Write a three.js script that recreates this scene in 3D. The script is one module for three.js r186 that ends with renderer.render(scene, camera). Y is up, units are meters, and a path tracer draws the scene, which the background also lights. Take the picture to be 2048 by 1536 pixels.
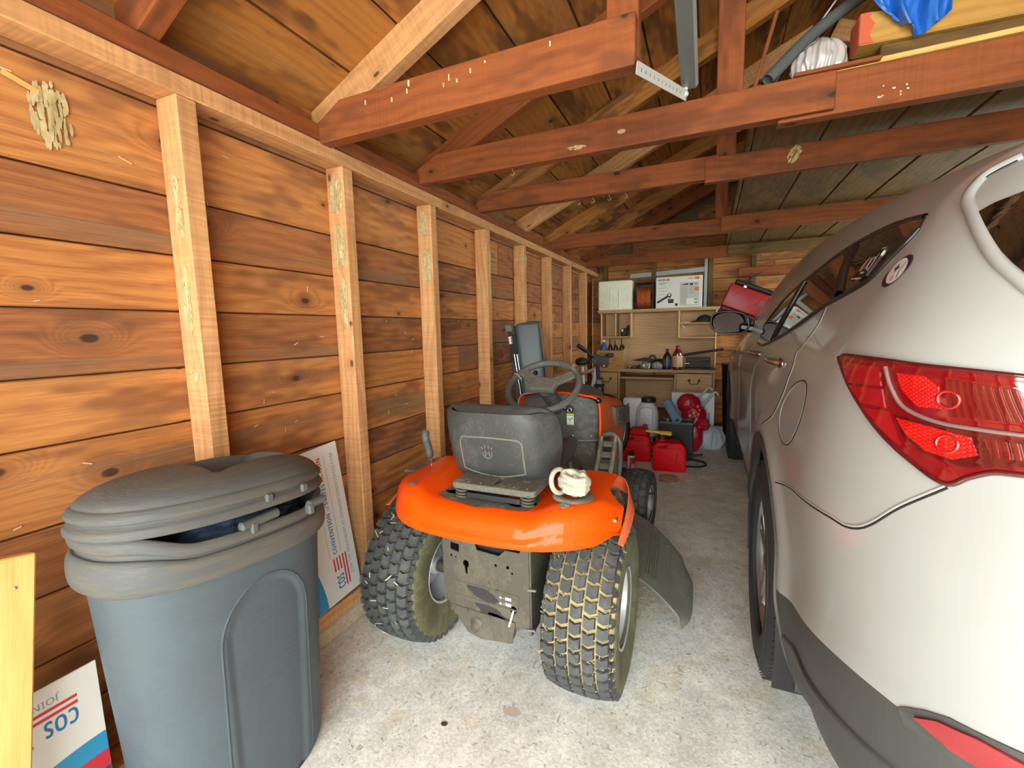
import * as THREE from 'three';
import { mergeGeometries, mergeVertices, toCreasedNormals } from 'three/addons/utils/BufferGeometryUtils.js';
import { RectAreaLightUniformsLib } from 'three/addons/lights/RectAreaLightUniformsLib.js';
import { FontLoader } from 'three/addons/loaders/FontLoader.js';
import { TextGeometry } from 'three/addons/geometries/TextGeometry.js';

// ---------- camera, sky, exposure ----------
const scene = new THREE.Scene();
const EYE = 1.18;
const camera = new THREE.PerspectiveCamera(2 * Math.atan(768 / 890) * 180 / Math.PI, 2048 / 1536, 0.02, 200);
camera.position.set(0, EYE, 0);
camera.quaternion.setFromRotationMatrix(new THREE.Matrix4().makeBasis(
  new THREE.Vector3(0.915318, -0.021699, -0.402146), new THREE.Vector3(-0.02818, 0.992649, -0.1177), new THREE.Vector3(0.401744, 0.119066, 0.907979)));
scene.add(camera);
scene.background = new THREE.Color(0.93, 1.0, 0.985);      // bright overcast
scene.backgroundIntensity = 2.4;
const renderer = new THREE.WebGLRenderer({ antialias: true });
renderer.toneMapping = THREE.LinearToneMapping;
renderer.toneMappingExposure = 4.3;
renderer.shadowMap.enabled = true;
// area lights out of view, boosting sky light at the doorway and unseen windows
RectAreaLightUniformsLib.init();
for (const [w, h, x, y, d, turn, k] of [[3.6, 1.85, 0.52, 0.95, -1.79, 0, 0.7], [1.22, 0.84, 2.39, 1.38, 2.75, Math.PI / 2, 1.7], [1.52, 0.84, 2.39, 1.38, 4.5, Math.PI / 2, 1.9]]) {
  const l = new THREE.RectAreaLight(new THREE.Color(0.93, 1.0, 0.985), k, w, h); l.position.set(x, y, -d); l.rotation.y = turn; l.name = 'unseen_opening_light'; scene.add(l);
}

// ---------- helpers ----------
// world: x to the side, y up, d = distance into the garage (three's -z)
const V = (x, y, d) => new THREE.Vector3(x, y, -d);
let seedN = 7;
const rnd = () => { seedN = (seedN * 1664525 + 1013904223) >>> 0; return seedN / 4294967296; };
const rr = (a, b) => a + (b - a) * rnd();
const reseed = (n) => { seedN = n; };
const PI = Math.PI, cos = Math.cos, sin = Math.sin, hyp = Math.hypot;
const clamp = (x, a, b) => Math.min(b, Math.max(a, x));
const mix = (a, b, t) => a + (b - a) * t;
const sstep = (a, b, x) => { const t = clamp((x - a) / (b - a), 0, 1); return t * t * (3 - 2 * t); };
const curve = (pts) => (x) => {                      // smooth interpolation through [x, y] knots
  if (x <= pts[0][0]) return pts[0][1];
  for (let i = 0; i < pts.length - 1; i++) if (x <= pts[i + 1][0]) {
    const [x0, y0] = pts[i], [x1, y1] = pts[i + 1], h = x1 - x0, t = (x - x0) / h;
    const sl = (k) => { const a = pts[Math.max(k - 1, 0)], b = pts[Math.min(k + 1, pts.length - 1)]; return (b[1] - a[1]) / (b[0] - a[0]); };
    const m0 = sl(i) * h, m1 = sl(i + 1) * h, t2 = t * t, t3 = t2 * t;
    return (2 * t3 - 3 * t2 + 1) * y0 + (t3 - 2 * t2 + t) * m0 + (-2 * t3 + 3 * t2) * y1 + (t3 - t2) * m1;
  }
  return pts[pts.length - 1][1];
};
const used = new Map();
const numbered = (n) => { const k = used.get(n) || 0; used.set(n, k + 1); return k ? n + '_' + String(k).padStart(3, '0') : n; };
function thing(name, label, category, pos = [0, 0, 0], turn = 0, group) {
  const o = new THREE.Group(); o.name = numbered(name); scene.add(o);
  o.position.copy(V(...pos)); o.rotation.y = turn; o.userData = { label, category };
  if (group) o.userData.group = group;
  return o;
}
function part(name, geo, mat, parent, label) {
  const m = new THREE.Mesh(Array.isArray(geo) ? merge(geo) : geo, mat);
  m.name = name; parent.add(m); m.castShadow = m.receiveShadow = true;
  if (label) m.userData.label = label;
  return m;
}
function solo(name, geo, mat, label, category, group, kind) {
  const m = part(numbered(name), geo, mat, scene); m.userData = { label, category };
  if (group) m.userData.group = group; if (kind) m.userData.kind = kind;
  return m;
}
function structure(name, label, category) { const o = new THREE.Group(); o.name = name; o.userData = { kind: 'structure', label, category }; scene.add(o); return o; }
function merge(list) {
  const plain = list.map((g) => { const h = g.index ? g.toNonIndexed() : g.clone(); for (const k of Object.keys(h.attributes)) if (!['position', 'normal', 'uv'].includes(k)) h.deleteAttribute(k); if (!h.attributes.uv) h.setAttribute('uv', new THREE.Float32BufferAttribute(new Float32Array(h.attributes.position.count * 2), 2)); h.clearGroups?.(); return h; });
  return mergeGeometries(plain);
}
const mv = (g, x, y, z) => g.translate(x, y, z);
const at = (g, p, rx = 0, ry = 0, rz = 0) => { g.applyMatrix4(new THREE.Matrix4().makeRotationFromEuler(new THREE.Euler(rx, ry, rz))); return g.translate(p[0], p[1], p[2]); };
// chamfered box, uv in metres along its longest side
function cbox(sx, sy, sz, c = 0.003, u0 = 0, v0 = 0, su = 1, sv = 1) {
  const h = [sx / 2, sy / 2, sz / 2]; c = Math.min(c, h[0] * 0.9, h[1] * 0.9, h[2] * 0.9);
  const L = [sx, sy, sz], long = L.indexOf(Math.max(...L));
  const pos = [], uv = [], nor = [];
  const put = (poly, n) => {
    const a = [0, 1, 2].map((k) => Math.abs(n[k])), ax = a.indexOf(Math.max(...a));
    const ua = ax === long ? (long + 1) % 3 : long, va = [0, 1, 2].find((k) => k !== ax && k !== ua);
    for (let i = 1; i < poly.length - 1; i++) {
      const tri = [poly[0], poly[i], poly[i + 1]];
      const e1 = tri[1].map((v, k) => v - tri[0][k]), e2 = tri[2].map((v, k) => v - tri[0][k]);
      const cr = [e1[1] * e2[2] - e1[2] * e2[1], e1[2] * e2[0] - e1[0] * e2[2], e1[0] * e2[1] - e1[1] * e2[0]];
      if (cr[0] * n[0] + cr[1] * n[1] + cr[2] * n[2] < 0) tri.reverse();
      for (const p of tri) { pos.push(...p); nor.push(...n); uv.push(u0 + p[ua] * su + (ax === long ? 0.37 : 0), v0 + (p[va] + ax * 0.11) * sv); }
    }
  };
  const P = (s, k) => { const p = [0, 1, 2].map((i) => s[i] * (i === k ? h[i] : h[i] - c)); return p; };
  for (let k = 0; k < 3; k++) for (const s of [-1, 1]) {
    const i = (k + 1) % 3, j = (k + 2) % 3, q = [];
    for (const [a, b] of [[-1, -1], [1, -1], [1, 1], [-1, 1]]) { const sg = [0, 0, 0]; sg[k] = s; sg[i] = a; sg[j] = b; q.push(P(sg, k)); }
    const n = [0, 0, 0]; n[k] = s; put(q, n);
  }
  const r = Math.SQRT1_2, t = 1 / Math.sqrt(3);
  for (let k = 0; k < 3; k++) { const i = (k + 1) % 3, j = (k + 2) % 3; for (const a of [-1, 1]) for (const b of [-1, 1]) {
    const s1 = [0, 0, 0], s2 = [0, 0, 0]; s1[i] = s2[i] = a; s1[j] = s2[j] = b; s1[k] = -1; s2[k] = 1;
    const n = [0, 0, 0]; n[i] = a * r; n[j] = b * r; put([P(s1, i), P(s2, i), P(s2, j), P(s1, j)], n);
  } }
  for (const a of [-1, 1]) for (const b of [-1, 1]) for (const e of [-1, 1]) { const s = [a, b, e]; put([P(s, 0), P(s, 1), P(s, 2)], [a * t, b * t, e * t]); }
  const g = new THREE.BufferGeometry();
  g.setAttribute('position', new THREE.Float32BufferAttribute(pos, 3)); g.setAttribute('normal', new THREE.Float32BufferAttribute(nor, 3)); g.setAttribute('uv', new THREE.Float32BufferAttribute(uv, 2));
  return g;
}
const box = (x, y, z, sx, sy, sz, c = 0.003, ...r) => mv(cbox(sx, sy, sz, c, ...r), x, y, z);
// timber from a to b (centre line), w tall (along up), t thick
const WOODU = 1 / 2.4, WOODV = 1 / 0.24;
function timber(a, b, w, t, up = new THREE.Vector3(0, 1, 0), c = 0.003) {
  const X = b.clone().sub(a), L = X.length(); X.normalize();
  const Z = new THREE.Vector3().crossVectors(X, up).normalize(), Y = new THREE.Vector3().crossVectors(Z, X);
  const g = cbox(L, w, t, c, rnd() * 3, rnd(), WOODU, WOODV);
  g.applyMatrix4(new THREE.Matrix4().makeBasis(X, Y, Z)); const m = a.clone().add(b).multiplyScalar(0.5);
  return g.translate(m.x, m.y, m.z);
}
const v3 = (p) => p.isVector3 ? p : new THREE.Vector3(...p);
function tube(pts, r, seg = 24, rad = 8, closed = false) { return new THREE.TubeGeometry(new THREE.CatmullRomCurve3(pts.map(v3), closed, 'centripetal'), seg, r, rad, closed); }
function rod(a, b, r0, r1 = r0, n = 12) {
  a = v3(a); b = v3(b); const d = b.clone().sub(a), L = d.length(), g = new THREE.CylinderGeometry(r1, r0, L, n);
  g.applyQuaternion(new THREE.Quaternion().setFromUnitVectors(new THREE.Vector3(0, 1, 0), d.normalize()));
  const m = a.clone().add(b).multiplyScalar(0.5); return g.translate(m.x, m.y, m.z);
}
const lathe = (pts, n = 32) => new THREE.LatheGeometry(pts.map(([r, y]) => new THREE.Vector2(r, y)), n);
// grid surface f(u, v) -> [x, y, z]
function surf(f, nu, nv, closeU = false) {
  const pos = [], uv = [], idx = [];
  for (let j = 0; j <= nv; j++) for (let i = 0; i <= nu; i++) { const p = f(i / nu, j / nv); pos.push(...(p.isVector3 ? [p.x, p.y, p.z] : p)); uv.push(i / nu, j / nv); }
  for (let j = 0; j < nv; j++) for (let i = 0; i < nu; i++) { const a = j * (nu + 1) + i, b = a + 1, c = a + nu + 1, e = c + 1; idx.push(a, b, e, a, e, c); }
  const g = new THREE.BufferGeometry(); g.setAttribute('position', new THREE.Float32BufferAttribute(pos, 3)); g.setAttribute('uv', new THREE.Float32BufferAttribute(uv, 2)); g.setIndex(idx);
  g.computeVertexNormals();
  if (closeU) { const n = g.attributes.normal; for (let j = 0; j <= nv; j++) { const a = j * (nu + 1), b = a + nu; const q = new THREE.Vector3(n.getX(a) + n.getX(b), n.getY(a) + n.getY(b), n.getZ(a) + n.getZ(b)).normalize(); n.setXYZ(a, q.x, q.y, q.z); n.setXYZ(b, q.x, q.y, q.z); } }
  return g;
}
// sheet with thickness: two offset copies of surf and a rim
function shell(f, nu, nv, th, closeU = false) {
  const g = surf(f, nu, nv, closeU), p = g.attributes.position, n = g.attributes.normal, W = nu + 1, N = p.count;
  const pos = [], uv = [], idx = [];
  for (const s of [0, -th]) for (let i = 0; i < N; i++) { pos.push(p.getX(i) + n.getX(i) * s, p.getY(i) + n.getY(i) * s, p.getZ(i) + n.getZ(i) * s); uv.push(g.attributes.uv.getX(i), g.attributes.uv.getY(i)); }
  const id = Array.from(g.index.array);
  for (let k = 0; k < id.length; k += 3) { idx.push(id[k], id[k + 1], id[k + 2], N + id[k], N + id[k + 2], N + id[k + 1]); }
  const q = (a, b) => idx.push(a, N + b, b, a, N + a, N + b);
  for (let i = 0; i < nu; i++) { q(i, i + 1); q(nv * W + i + 1, nv * W + i); }
  if (!closeU) for (let j = 0; j < nv; j++) { q((j + 1) * W, j * W); q(j * W + nu, (j + 1) * W + nu); }
  const o = new THREE.BufferGeometry(); o.setAttribute('position', new THREE.Float32BufferAttribute(pos, 3)); o.setAttribute('uv', new THREE.Float32BufferAttribute(uv, 2)); o.setIndex(idx);
  return toCreasedNormals(o, 0.7);
}
const shapeOf = (pts) => { const s = new THREE.Shape(); pts.forEach(([x, y], i) => i ? s.lineTo(x, y) : s.moveTo(x, y)); s.closePath(); return s; };
function extrude(pts, depth, bevel = 0, holes = [], smooth = false) {
  const s = Array.isArray(pts) ? shapeOf(pts) : pts; for (const h of holes) s.holes.push(Array.isArray(h) ? shapeOf(h) : h);
  const g = new THREE.ExtrudeGeometry(s, { depth: depth - 2 * bevel, bevelEnabled: bevel > 0, bevelThickness: bevel, bevelSize: bevel, bevelOffset: -bevel, bevelSegments: 2, curveSegments: 12 });
  g.translate(0, 0, bevel); return smooth ? toCreasedNormals(g, 0.6) : g;
}
const ring = (n, r, cx = 0, cy = 0, ry = r) => Array.from({ length: n }, (_, i) => [cx + r * cos(i / n * 2 * PI), cy + ry * sin(i / n * 2 * PI)]);
function rrect(w, h, r, n = 5, cx = 0, cy = 0) { const o = []; for (const [sx, sy, a] of [[1, 1, 0], [-1, 1, 1], [-1, -1, 2], [1, -1, 3]]) for (let i = 0; i <= n; i++) { const t = (a + i / n) * PI / 2; o.push([cx + sx * (w / 2 - r) + r * cos(t), cy + sy * (h / 2 - r) + r * sin(t)]); } return o; }
// rounded box: rounded rect extruded with bevel, centred
function rbox(w, h, d, r, b = r * 0.5) { return extrude(rrect(w, h, r), d, Math.min(b, d * 0.45), [], true).translate(0, 0, -d / 2); }
// blob: displaced icosphere
function hash3(x, y, z) { let n = (x * 374761393 + y * 668265263 + z * 2147483647) | 0; n = Math.imul(n ^ (n >>> 13), 1274126177); return ((n ^ (n >>> 16)) >>> 0) / 4294967296; }
function noise3(x, y, z) {
  const X = Math.floor(x), Y = Math.floor(y), Z = Math.floor(z), f = (t) => t * t * (3 - 2 * t), u = f(x - X), v = f(y - Y), w = f(z - Z);
  const l = (a, b, t) => a + (b - a) * t, h = (i, j, k) => hash3(X + i, Y + j, Z + k);
  return l(l(l(h(0, 0, 0), h(1, 0, 0), u), l(h(0, 1, 0), h(1, 1, 0), u), v), l(l(h(0, 0, 1), h(1, 0, 1), u), l(h(0, 1, 1), h(1, 1, 1), u), v), w) * 2 - 1;
}
const fbm = (x, y, z, o = 4) => { let s = 0, a = 0.5; for (let i = 0; i < o; i++) { s += a * noise3(x, y, z); x *= 2.03; y *= 2.03; z *= 2.03; a *= 0.5; } return s; };
function blob(sx, sy, sz, amp, freq, seed, detail = 5, ridged = false, flat = -0.8) {
  let g = new THREE.IcosahedronGeometry(1, detail * 6); g.deleteAttribute('normal'); g.deleteAttribute('uv'); g = mergeVertices(g, 1e-4);
  const p = g.attributes.position;
  for (let i = 0; i < p.count; i++) {
    let x = p.getX(i), y = p.getY(i), z = p.getZ(i), n = fbm(x * freq + seed, y * freq, z * freq);
    if (ridged) n = 0.6 - Math.abs(n) * 2.4;
    const k = 1 + amp * n; y = Math.max(y * k, flat); p.setXYZ(i, x * k * sx, y * sy, z * k * sz);
  }
  g.computeVertexNormals(); return g;
}

// ---------- textures ----------
const PN = new Uint8Array(65536); { reseed(99); for (let i = 0; i < 65536; i++) PN[i] = rnd() * 256; reseed(7); }
const h2 = (x, y) => PN[((x & 255) + (y & 255) * 256)] / 255;
function pn(x, y, px, py) {          // periodic value noise
  const X = Math.floor(x), Y = Math.floor(y), f = (t) => t * t * (3 - 2 * t), u = f(x - X), v = f(y - Y), w = (a, p) => ((a % p) + p) % p;
  const a = h2(w(X, px), w(Y, py)), b = h2(w(X + 1, px), w(Y, py)), c = h2(w(X, px), w(Y + 1, py)), e = h2(w(X + 1, px), w(Y + 1, py));
  return mix(mix(a, b, u), mix(c, e, u), v);
}
function dataTex(w, h, fn, srgb = true) {
  const d = new Uint8Array(w * h * 4);
  for (let j = 0; j < h; j++) for (let i = 0; i < w; i++) { const c = fn(i / w, j / h, i, j), o = (j * w + i) * 4; d[o] = clamp(c[0], 0, 255); d[o + 1] = clamp(c[1], 0, 255); d[o + 2] = clamp(c[2], 0, 255); d[o + 3] = 255; }
  const t = new THREE.DataTexture(d, w, h); t.wrapS = t.wrapT = THREE.RepeatWrapping; t.magFilter = THREE.LinearFilter; t.minFilter = THREE.LinearMipmapLinearFilter; t.generateMipmaps = true;
  if (srgb) t.colorSpace = THREE.SRGBColorSpace; t.needsUpdate = true; return t;
}
// boards: grain runs along u (2.4 m), v is 0.24 m; pal = [pale, mid, dark, knot, stain]
function woodTex(seed, pal, { knots = 4, stain = 0.5, saw = 0, W = 1024, H = 256, pale = 0, weather = 0 } = {}) {
  reseed(seed * 7919 + 13);
  const ks = Array.from({ length: knots }, () => ({ x: rnd(), y: rr(0.1, 0.9), r: rr(0.02, 0.05), s: rr(1.2, 2) }));
  const o = rnd() * 200 | 0, oy = rnd() * 200 | 0;
  const col = dataTex(W, H, (u, v) => {
    let q = v * 7 + 2.6 * pn(u * 6 + o, v * 2 + oy, 6, 2) + 0.9 * pn(u * 16 + o, v * 5, 16, 5);
    let kn = 0, halo = 0;
    for (const k of ks) {
      let dx = u - k.x; dx -= Math.round(dx); dx *= 10; let dy = v - k.y; dy -= Math.round(dy);
      const e = hyp(dx / k.s, dy), w = Math.exp(-e * e / (k.r * k.r * 7));
      q = mix(q, e * 55 + k.x * 9, w); kn = Math.max(kn, sstep(k.r * 1.15, k.r * 0.7, e)); halo = Math.max(halo, w * 0.45);
    }
    const ringv = Math.pow(0.5 + 0.5 * sin(q * 6.283), 1.4);
    const fine = pn(u * 36 + oy, v * 150 + o, 36, 150), fine2 = pn(u * 110, v * 100 + o, 110, 100), thread = pn(u * 14 + o, v * 240, 14, 240);
    const low = 0.6 * pn(u * 4 + o, v * 1 + oy, 4, 1) + 0.4 * pn(u * 11 + oy, v * 3 + o, 11, 3);
    const blotch = 0.42 * pn(u * 5 + o, v * 2 + oy, 5, 2) + 0.34 * pn(u * 13 + oy, v * 5 + o, 13, 5) + 0.24 * pn(u * 40, v * 12 + oy, 40, 12);
    let g = 0.10 + 0.30 * ringv * (0.3 + 0.9 * pn(u * 3 + oy, v * 3 + o, 3, 3)) + 0.22 * fine + 0.14 * thread + 0.12 * fine2 + 0.42 * (low - 0.42);
    g = clamp(g, 0, 1);
    let c = [0, 1, 2].map((i) => g < 0.5 ? mix(pal[0][i], pal[1][i], g * 2) : mix(pal[1][i], pal[2][i], g * 2 - 1));
    const st = clamp(stain * sstep(0.44, 0.68, blotch) * (0.75 + 0.5 * fine) + halo, 0, 1);
    c = c.map((x, i) => mix(x, pal[4][i] * (0.8 + 0.4 * fine), st));
    if (weather) { const wv = weather * sstep(0.56, 0.80, 0.55 * v + 0.45 * pn(u * 7 + oy, v * 3, 7, 3) + 0.16 * (fine - 0.5)); c = c.map((x, i) => mix(x, [132, 100, 74][i] * (0.78 + 0.4 * thread), wv)); }
    if (saw) { const sv = pn(u * 420 + 2 * pn(u * 5, v * 3, 5, 3), v * 2, 420, 2); c = c.map((x) => x * (1 + saw * (sv - 0.5) * pn(u * 6, v * 2, 6, 2))); }
    if (pale) { const pv = sstep(0.62, 0.8, pn(u * 12 + o, v * 6 + oy, 12, 6) * 0.6 + 0.4 * fine2) * pale; c = c.map((x, i) => mix(x, [196, 160, 112][i], pv)); }
    c = c.map((x, i) => mix(x, pal[3][i] * (0.8 + 0.5 * fine2), kn * 0.92));
    return c;
  });
  return col;
}
function mat(color, rough = 0.7, extra = {}) {
  const { physical, ...r } = extra; const M = physical ? THREE.MeshPhysicalMaterial : THREE.MeshStandardMaterial;
  const m = new M({ roughness: rough, metalness: 0, ...r });
  if (Array.isArray(color)) m.color.setRGB(...color); else if (color !== null) m.color.set(color); return m;
}
function canvasTex(w, h, draw) {
  const c = document.createElement('canvas'); c.width = w; c.height = h; const x = c.getContext('2d'); draw(x, w, h);
  const t = new THREE.CanvasTexture(c); t.colorSpace = THREE.SRGBColorSpace; t.anisotropy = 8; return t;
}
// ---------- wood ----------
const RED = [[219, 154, 86], [180, 115, 59], [119, 68, 35], [65, 38, 24], [114, 68, 40]];
const REDB = [[189, 127, 74], [150, 91, 50], [104, 60, 34], [57, 33, 24], [91, 56, 37]];
const TAN = [[225, 173, 118], [199, 144, 94], [157, 106, 64], [87, 56, 38], [157, 104, 66]];
const BEAM = [[157, 86, 34], [132, 67, 25], [101, 49, 19], [47, 24, 11], [85, 42, 17]];
const ROOF = [[194, 133, 60], [163, 103, 43], [120, 72, 30], [61, 35, 16], [90, 53, 24]];
const GREY = [[128, 96, 46], [106, 76, 34], [77, 53, 22], [40, 26, 13], [66, 46, 21]];
const PINE = [[240, 200, 128], [226, 172, 98], [196, 134, 68], [128, 62, 40], [214, 156, 84]];
const woodMat = (tex, rough = 0.78, bump = 0.0009) => { const m = new THREE.MeshStandardMaterial({ map: tex, roughness: rough, bumpMap: tex, bumpScale: bump }); return m; };
const wallWood = [1, 2, 3, 4, 5, 6].map((s) => woodMat(woodTex(s, s % 3 ? RED : REDB, { knots: 4, stain: 0.6, pale: 0.12, weather: s % 2 ? 0.7 : 0.2 })));
const studWood = [11, 12, 13].map((s) => woodMat(woodTex(s, TAN, { knots: 3, stain: 0.3, saw: 0.25 })));
const beamWood = [21, 22, 23].map((s) => woodMat(woodTex(s, BEAM, { knots: 4, stain: 0.5, saw: 0.12 })));
const roofWood = [31, 32, 33, 34].map((s) => woodMat(woodTex(s, ROOF, { knots: 3, stain: 0.7, weather: s % 2 ? 0.25 : 0 })));
const greyWood = [41, 42].map((s) => woodMat(woodTex(s, GREY, { knots: 3, stain: 0.5 })));
const pineWood = woodMat(woodTex(51, PINE, { knots: 2, stain: 0.1 }), 0.6);
const pick = (a) => a[rnd() * a.length | 0];

// ---------- concrete floor, foundation, drive outside ----------
const concreteTex = dataTex(2048, 2048, (u, v) => {
  const big = pn(u * 5, v * 5, 5, 5), m = pn(u * 19 + 3, v * 19, 19, 19), s = pn(u * 70, v * 70 + 5, 70, 70), f = pn(u * 330, v * 330, 330, 330), ff = pn(u * 900, v * 900, 900, 900);
  let l = 232 + 20 * (big - 0.5) + 22 * (m - 0.5) + 20 * (s - 0.5) + 26 * (f - 0.5) + 22 * (ff - 0.5);
  const speck = sstep(0.86, 0.95, pn(u * 210 + 9, v * 210 + 40, 210, 210)) * 0.5; l -= speck * 70;
  const br = sstep(0.66, 0.9, pn(u * 31 + 17, v * 31 + 2, 31, 31)) * 0.35;
  return [l * (1.0 - br * 0.06), l * (1.0 - br * 0.12), l * (0.965 - br * 0.24)];
});
const concrete = new THREE.MeshStandardMaterial({ map: concreteTex, roughness: 0.86, bumpMap: concreteTex, bumpScale: 0.0015 });
const XW = -1.295, XB = -1.375, XR = 2.42, DB = 5.72, DF = -1.8, SLOPE = Math.tan(25 * PI / 180), XRIDGE = 0.56;  // DF: doorway set back out of view, which dims the near end
function uvPlane(g, s) { const p = g.attributes.position, n = g.attributes.normal, uv = []; for (let i = 0; i < p.count; i++) { const ax = [Math.abs(n.getX(i)), Math.abs(n.getY(i)), Math.abs(n.getZ(i))]; const k = ax.indexOf(Math.max(...ax)); uv.push((k === 0 ? p.getZ(i) : p.getX(i)) * s, (k === 1 ? p.getZ(i) : p.getY(i)) * s); } g.setAttribute('uv', new THREE.Float32BufferAttribute(uv, 2)); return g; }
const floorG = structure('floor', 'pale grey concrete slab floor with specks and stains', 'floor');
part('slab', uvPlane(box((XB + XR) / 2, -0.06, -(DB + DF) / 2, XR - XB + 0.3, 0.12, DB - DF + 0.2, 0.004), 1 / 2.2), concrete, floorG);
{ // faint rusty smudge on the slab
  const o = ring(40, 1).map(([x, y]) => { const r = 0.017 * (1 + 0.35 * noise3(x * 1.7 + 5, y * 1.7, 2)); return [x * r * 1.5, y * r]; });
  const g = new THREE.ShapeGeometry(shapeOf(o)); g.rotateX(-PI / 2); g.translate(-0.53, 0.0006, -1.14);
  part('rust_stain', g, mat([0.60, 0.52, 0.41], 0.9), floorG, 'small brown rust stain');
}
const outG = structure('ground', 'unseen light concrete driveway outside the garage door', 'ground');
part('driveway', uvPlane(box(0.5, -0.09, 7.86, 9, 0.12, 12, 0.01), 1 / 2.6), concrete, outG);  // out of view; pale slab bounces light onto the near roof
const grassM = mat([0.11, 0.19, 0.045], 0.95);
part('lawn', box(0, -0.16, 0, 70, 0.1, 70, 0.01), grassM, outG);

// ---------- side wall ----------
const wl = structure('wall_left', 'reddish brown board wall with rough wooden studs', 'wall');
reseed(21);
part('foundation', uvPlane(box(-1.375, 0.04, -(DB + DF) / 2, 0.16, 0.08, DB - DF, 0.012), 1 / 1.3), mat(null, 0.95, { map: concreteTex, color: '#d8c3ad' }), wl, 'crumbling pale concrete foundation strip');
const joints = [0.06, 0.13, 0.29, 0.44, 0.598, 0.752, 0.94, 1.096, 1.255, 1.41, 1.569, 1.80, 2.03];
for (let i = 0; i < joints.length - 1; i++) {
  const y0 = joints[i], y1 = joints[i + 1], cut = [DF, rr(2.2, 4.2), DB];
  for (let k = 0; k < 2; k++) {
    const a = V(XB - 0.012 - rr(0, 0.003), (y0 + y1) / 2, cut[k] + 0.001), b = V(XB - 0.012 - rr(0, 0.003), (y0 + y1) / 2, cut[k + 1] - 0.001);
    part('plank', timber(a, b, y1 - y0 - rr(0.003, 0.007), 0.022, undefined, 0.003), pick(wallWood), wl);
  }
}
part('unseen_backing', box(XB - 0.035, 1.03, -(DB + DF) / 2, 0.018, 2.05, DB - DF, 0.002, 0, 0, WOODU, WOODV), mat([0.20, 0.125, 0.07], 0.95), wl, 'unseen brown backing board behind the planks');  // unseen sheet closing the gaps between the planks from behind
part('sill_plate', timber(V(-1.335, 0.108, DF), V(-1.335, 0.108, DB), 0.056, 0.085), studWood[1], wl);
reseed(31);
const studD = [-0.42, 0.19, 0.816, 1.398, 1.985, 2.6, 3.215, 3.825, 4.45, 5.08];
const studM = [];
for (const d of [-1.75, -1.2, ...studD]) { const s = part('stud', timber(V(-1.335 + rr(-0.002, 0.002), 0.137, d), V(-1.335, 1.817, d), 0.055, 0.085, new THREE.Vector3(0, 0, 1), 0.004), pick(studWood), wl); studM.push(s); }
for (const [y, t] of [[1.842, 0.05], [1.897, 0.056]]) for (const [a, b] of [[DF, y > 1.87 ? 3.62 : 2.05], [y > 1.87 ? 3.625 : 2.055, DB]]) part('top_plate', timber(V(-1.335, y, a), V(-1.335 + rr(0, 0.003), y, b), t, 0.087), pick(y > 1.87 ? beamWood : studWood), wl);
// smears of old paint / putty, raised dabs with ragged outlines
const puttyTex = dataTex(256, 256, (u, v) => { const n = pn(u * 26, v * 6, 26, 6) * 0.6 + pn(u * 60, v * 30, 60, 30) * 0.4; return [214 - 60 * n, 196 - 62 * n, 150 - 60 * n]; });
const putty = new THREE.MeshStandardMaterial({ map: puttyTex, roughness: 0.95, bumpMap: puttyTex, bumpScale: 0.002 });
function smear(parent, c, U, Wd, w, h, seed, frag = 0.2) {   // c centre, U up axis, Wd width axis, normal = Wd x U
  reseed(seed); const geos = [], N = new THREE.Vector3().crossVectors(Wd, U);
  const strips = Math.max(3, Math.round(w / 0.0042));
  for (let i = 0; i < strips; i++) {
    const x = (i + 0.5) / strips - 0.5, env = Math.sqrt(Math.max(0.05, 1 - 3.2 * x * x));
    let y = -h / 2 * env * rr(0.75, 1.05); const end = h / 2 * env * rr(0.75, 1.05);
    while (y < end) { const l = rr(0.012, 0.05) * (h > 0.2 ? 1.6 : 1), yy = Math.min(y + l, end); if (rnd() > frag * 0.6) {
      const ww = w / strips * rr(1.0, 2.0), q = []; const n = 7;
      for (let k = 0; k < n; k++) { const t = k / (n - 1); q.push([-ww / 2 * (0.5 + 0.6 * sin(t * PI)) * rr(0.7, 1.2), mix(y, yy, t)]); }
      for (let k = n - 1; k >= 0; k--) { const t = k / (n - 1); q.push([ww / 2 * (0.5 + 0.6 * sin(t * PI)) * rr(0.7, 1.2), mix(y, yy, t)]); }
      const g = new THREE.ExtrudeGeometry(shapeOf(q), { depth: rr(0.0012, 0.0028), bevelEnabled: false });
      g.translate(x * w + rr(-1, 1) * 0.002, 0, 0); geos.push(g); }
      y = yy + rr(0, 0.006); }
  }
  const g = merge(geos); g.applyMatrix4(new THREE.Matrix4().makeBasis(Wd, U, N)); g.translate(c.x, c.y, c.z);
  const p = g.attributes.position, uv = []; for (let i = 0; i < p.count; i++) uv.push((p.getX(i) + p.getZ(i)) * 4, p.getY(i) * 4); g.setAttribute('uv', new THREE.Float32BufferAttribute(uv, 2));
  return part('putty_smear', g, putty, parent, 'dried cream putty smear');
}
const UY = new THREE.Vector3(0, 1, 0), PX = new THREE.Vector3(1, 0, 0), MZ = new THREE.Vector3(0, 0, -1), PZ = new THREE.Vector3(0, 0, 1), MX = new THREE.Vector3(-1, 0, 0);
smear(wl, V(XB + 0.0, 1.685, 0.565), UY, MZ, 0.07, 0.15, 3);
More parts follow.
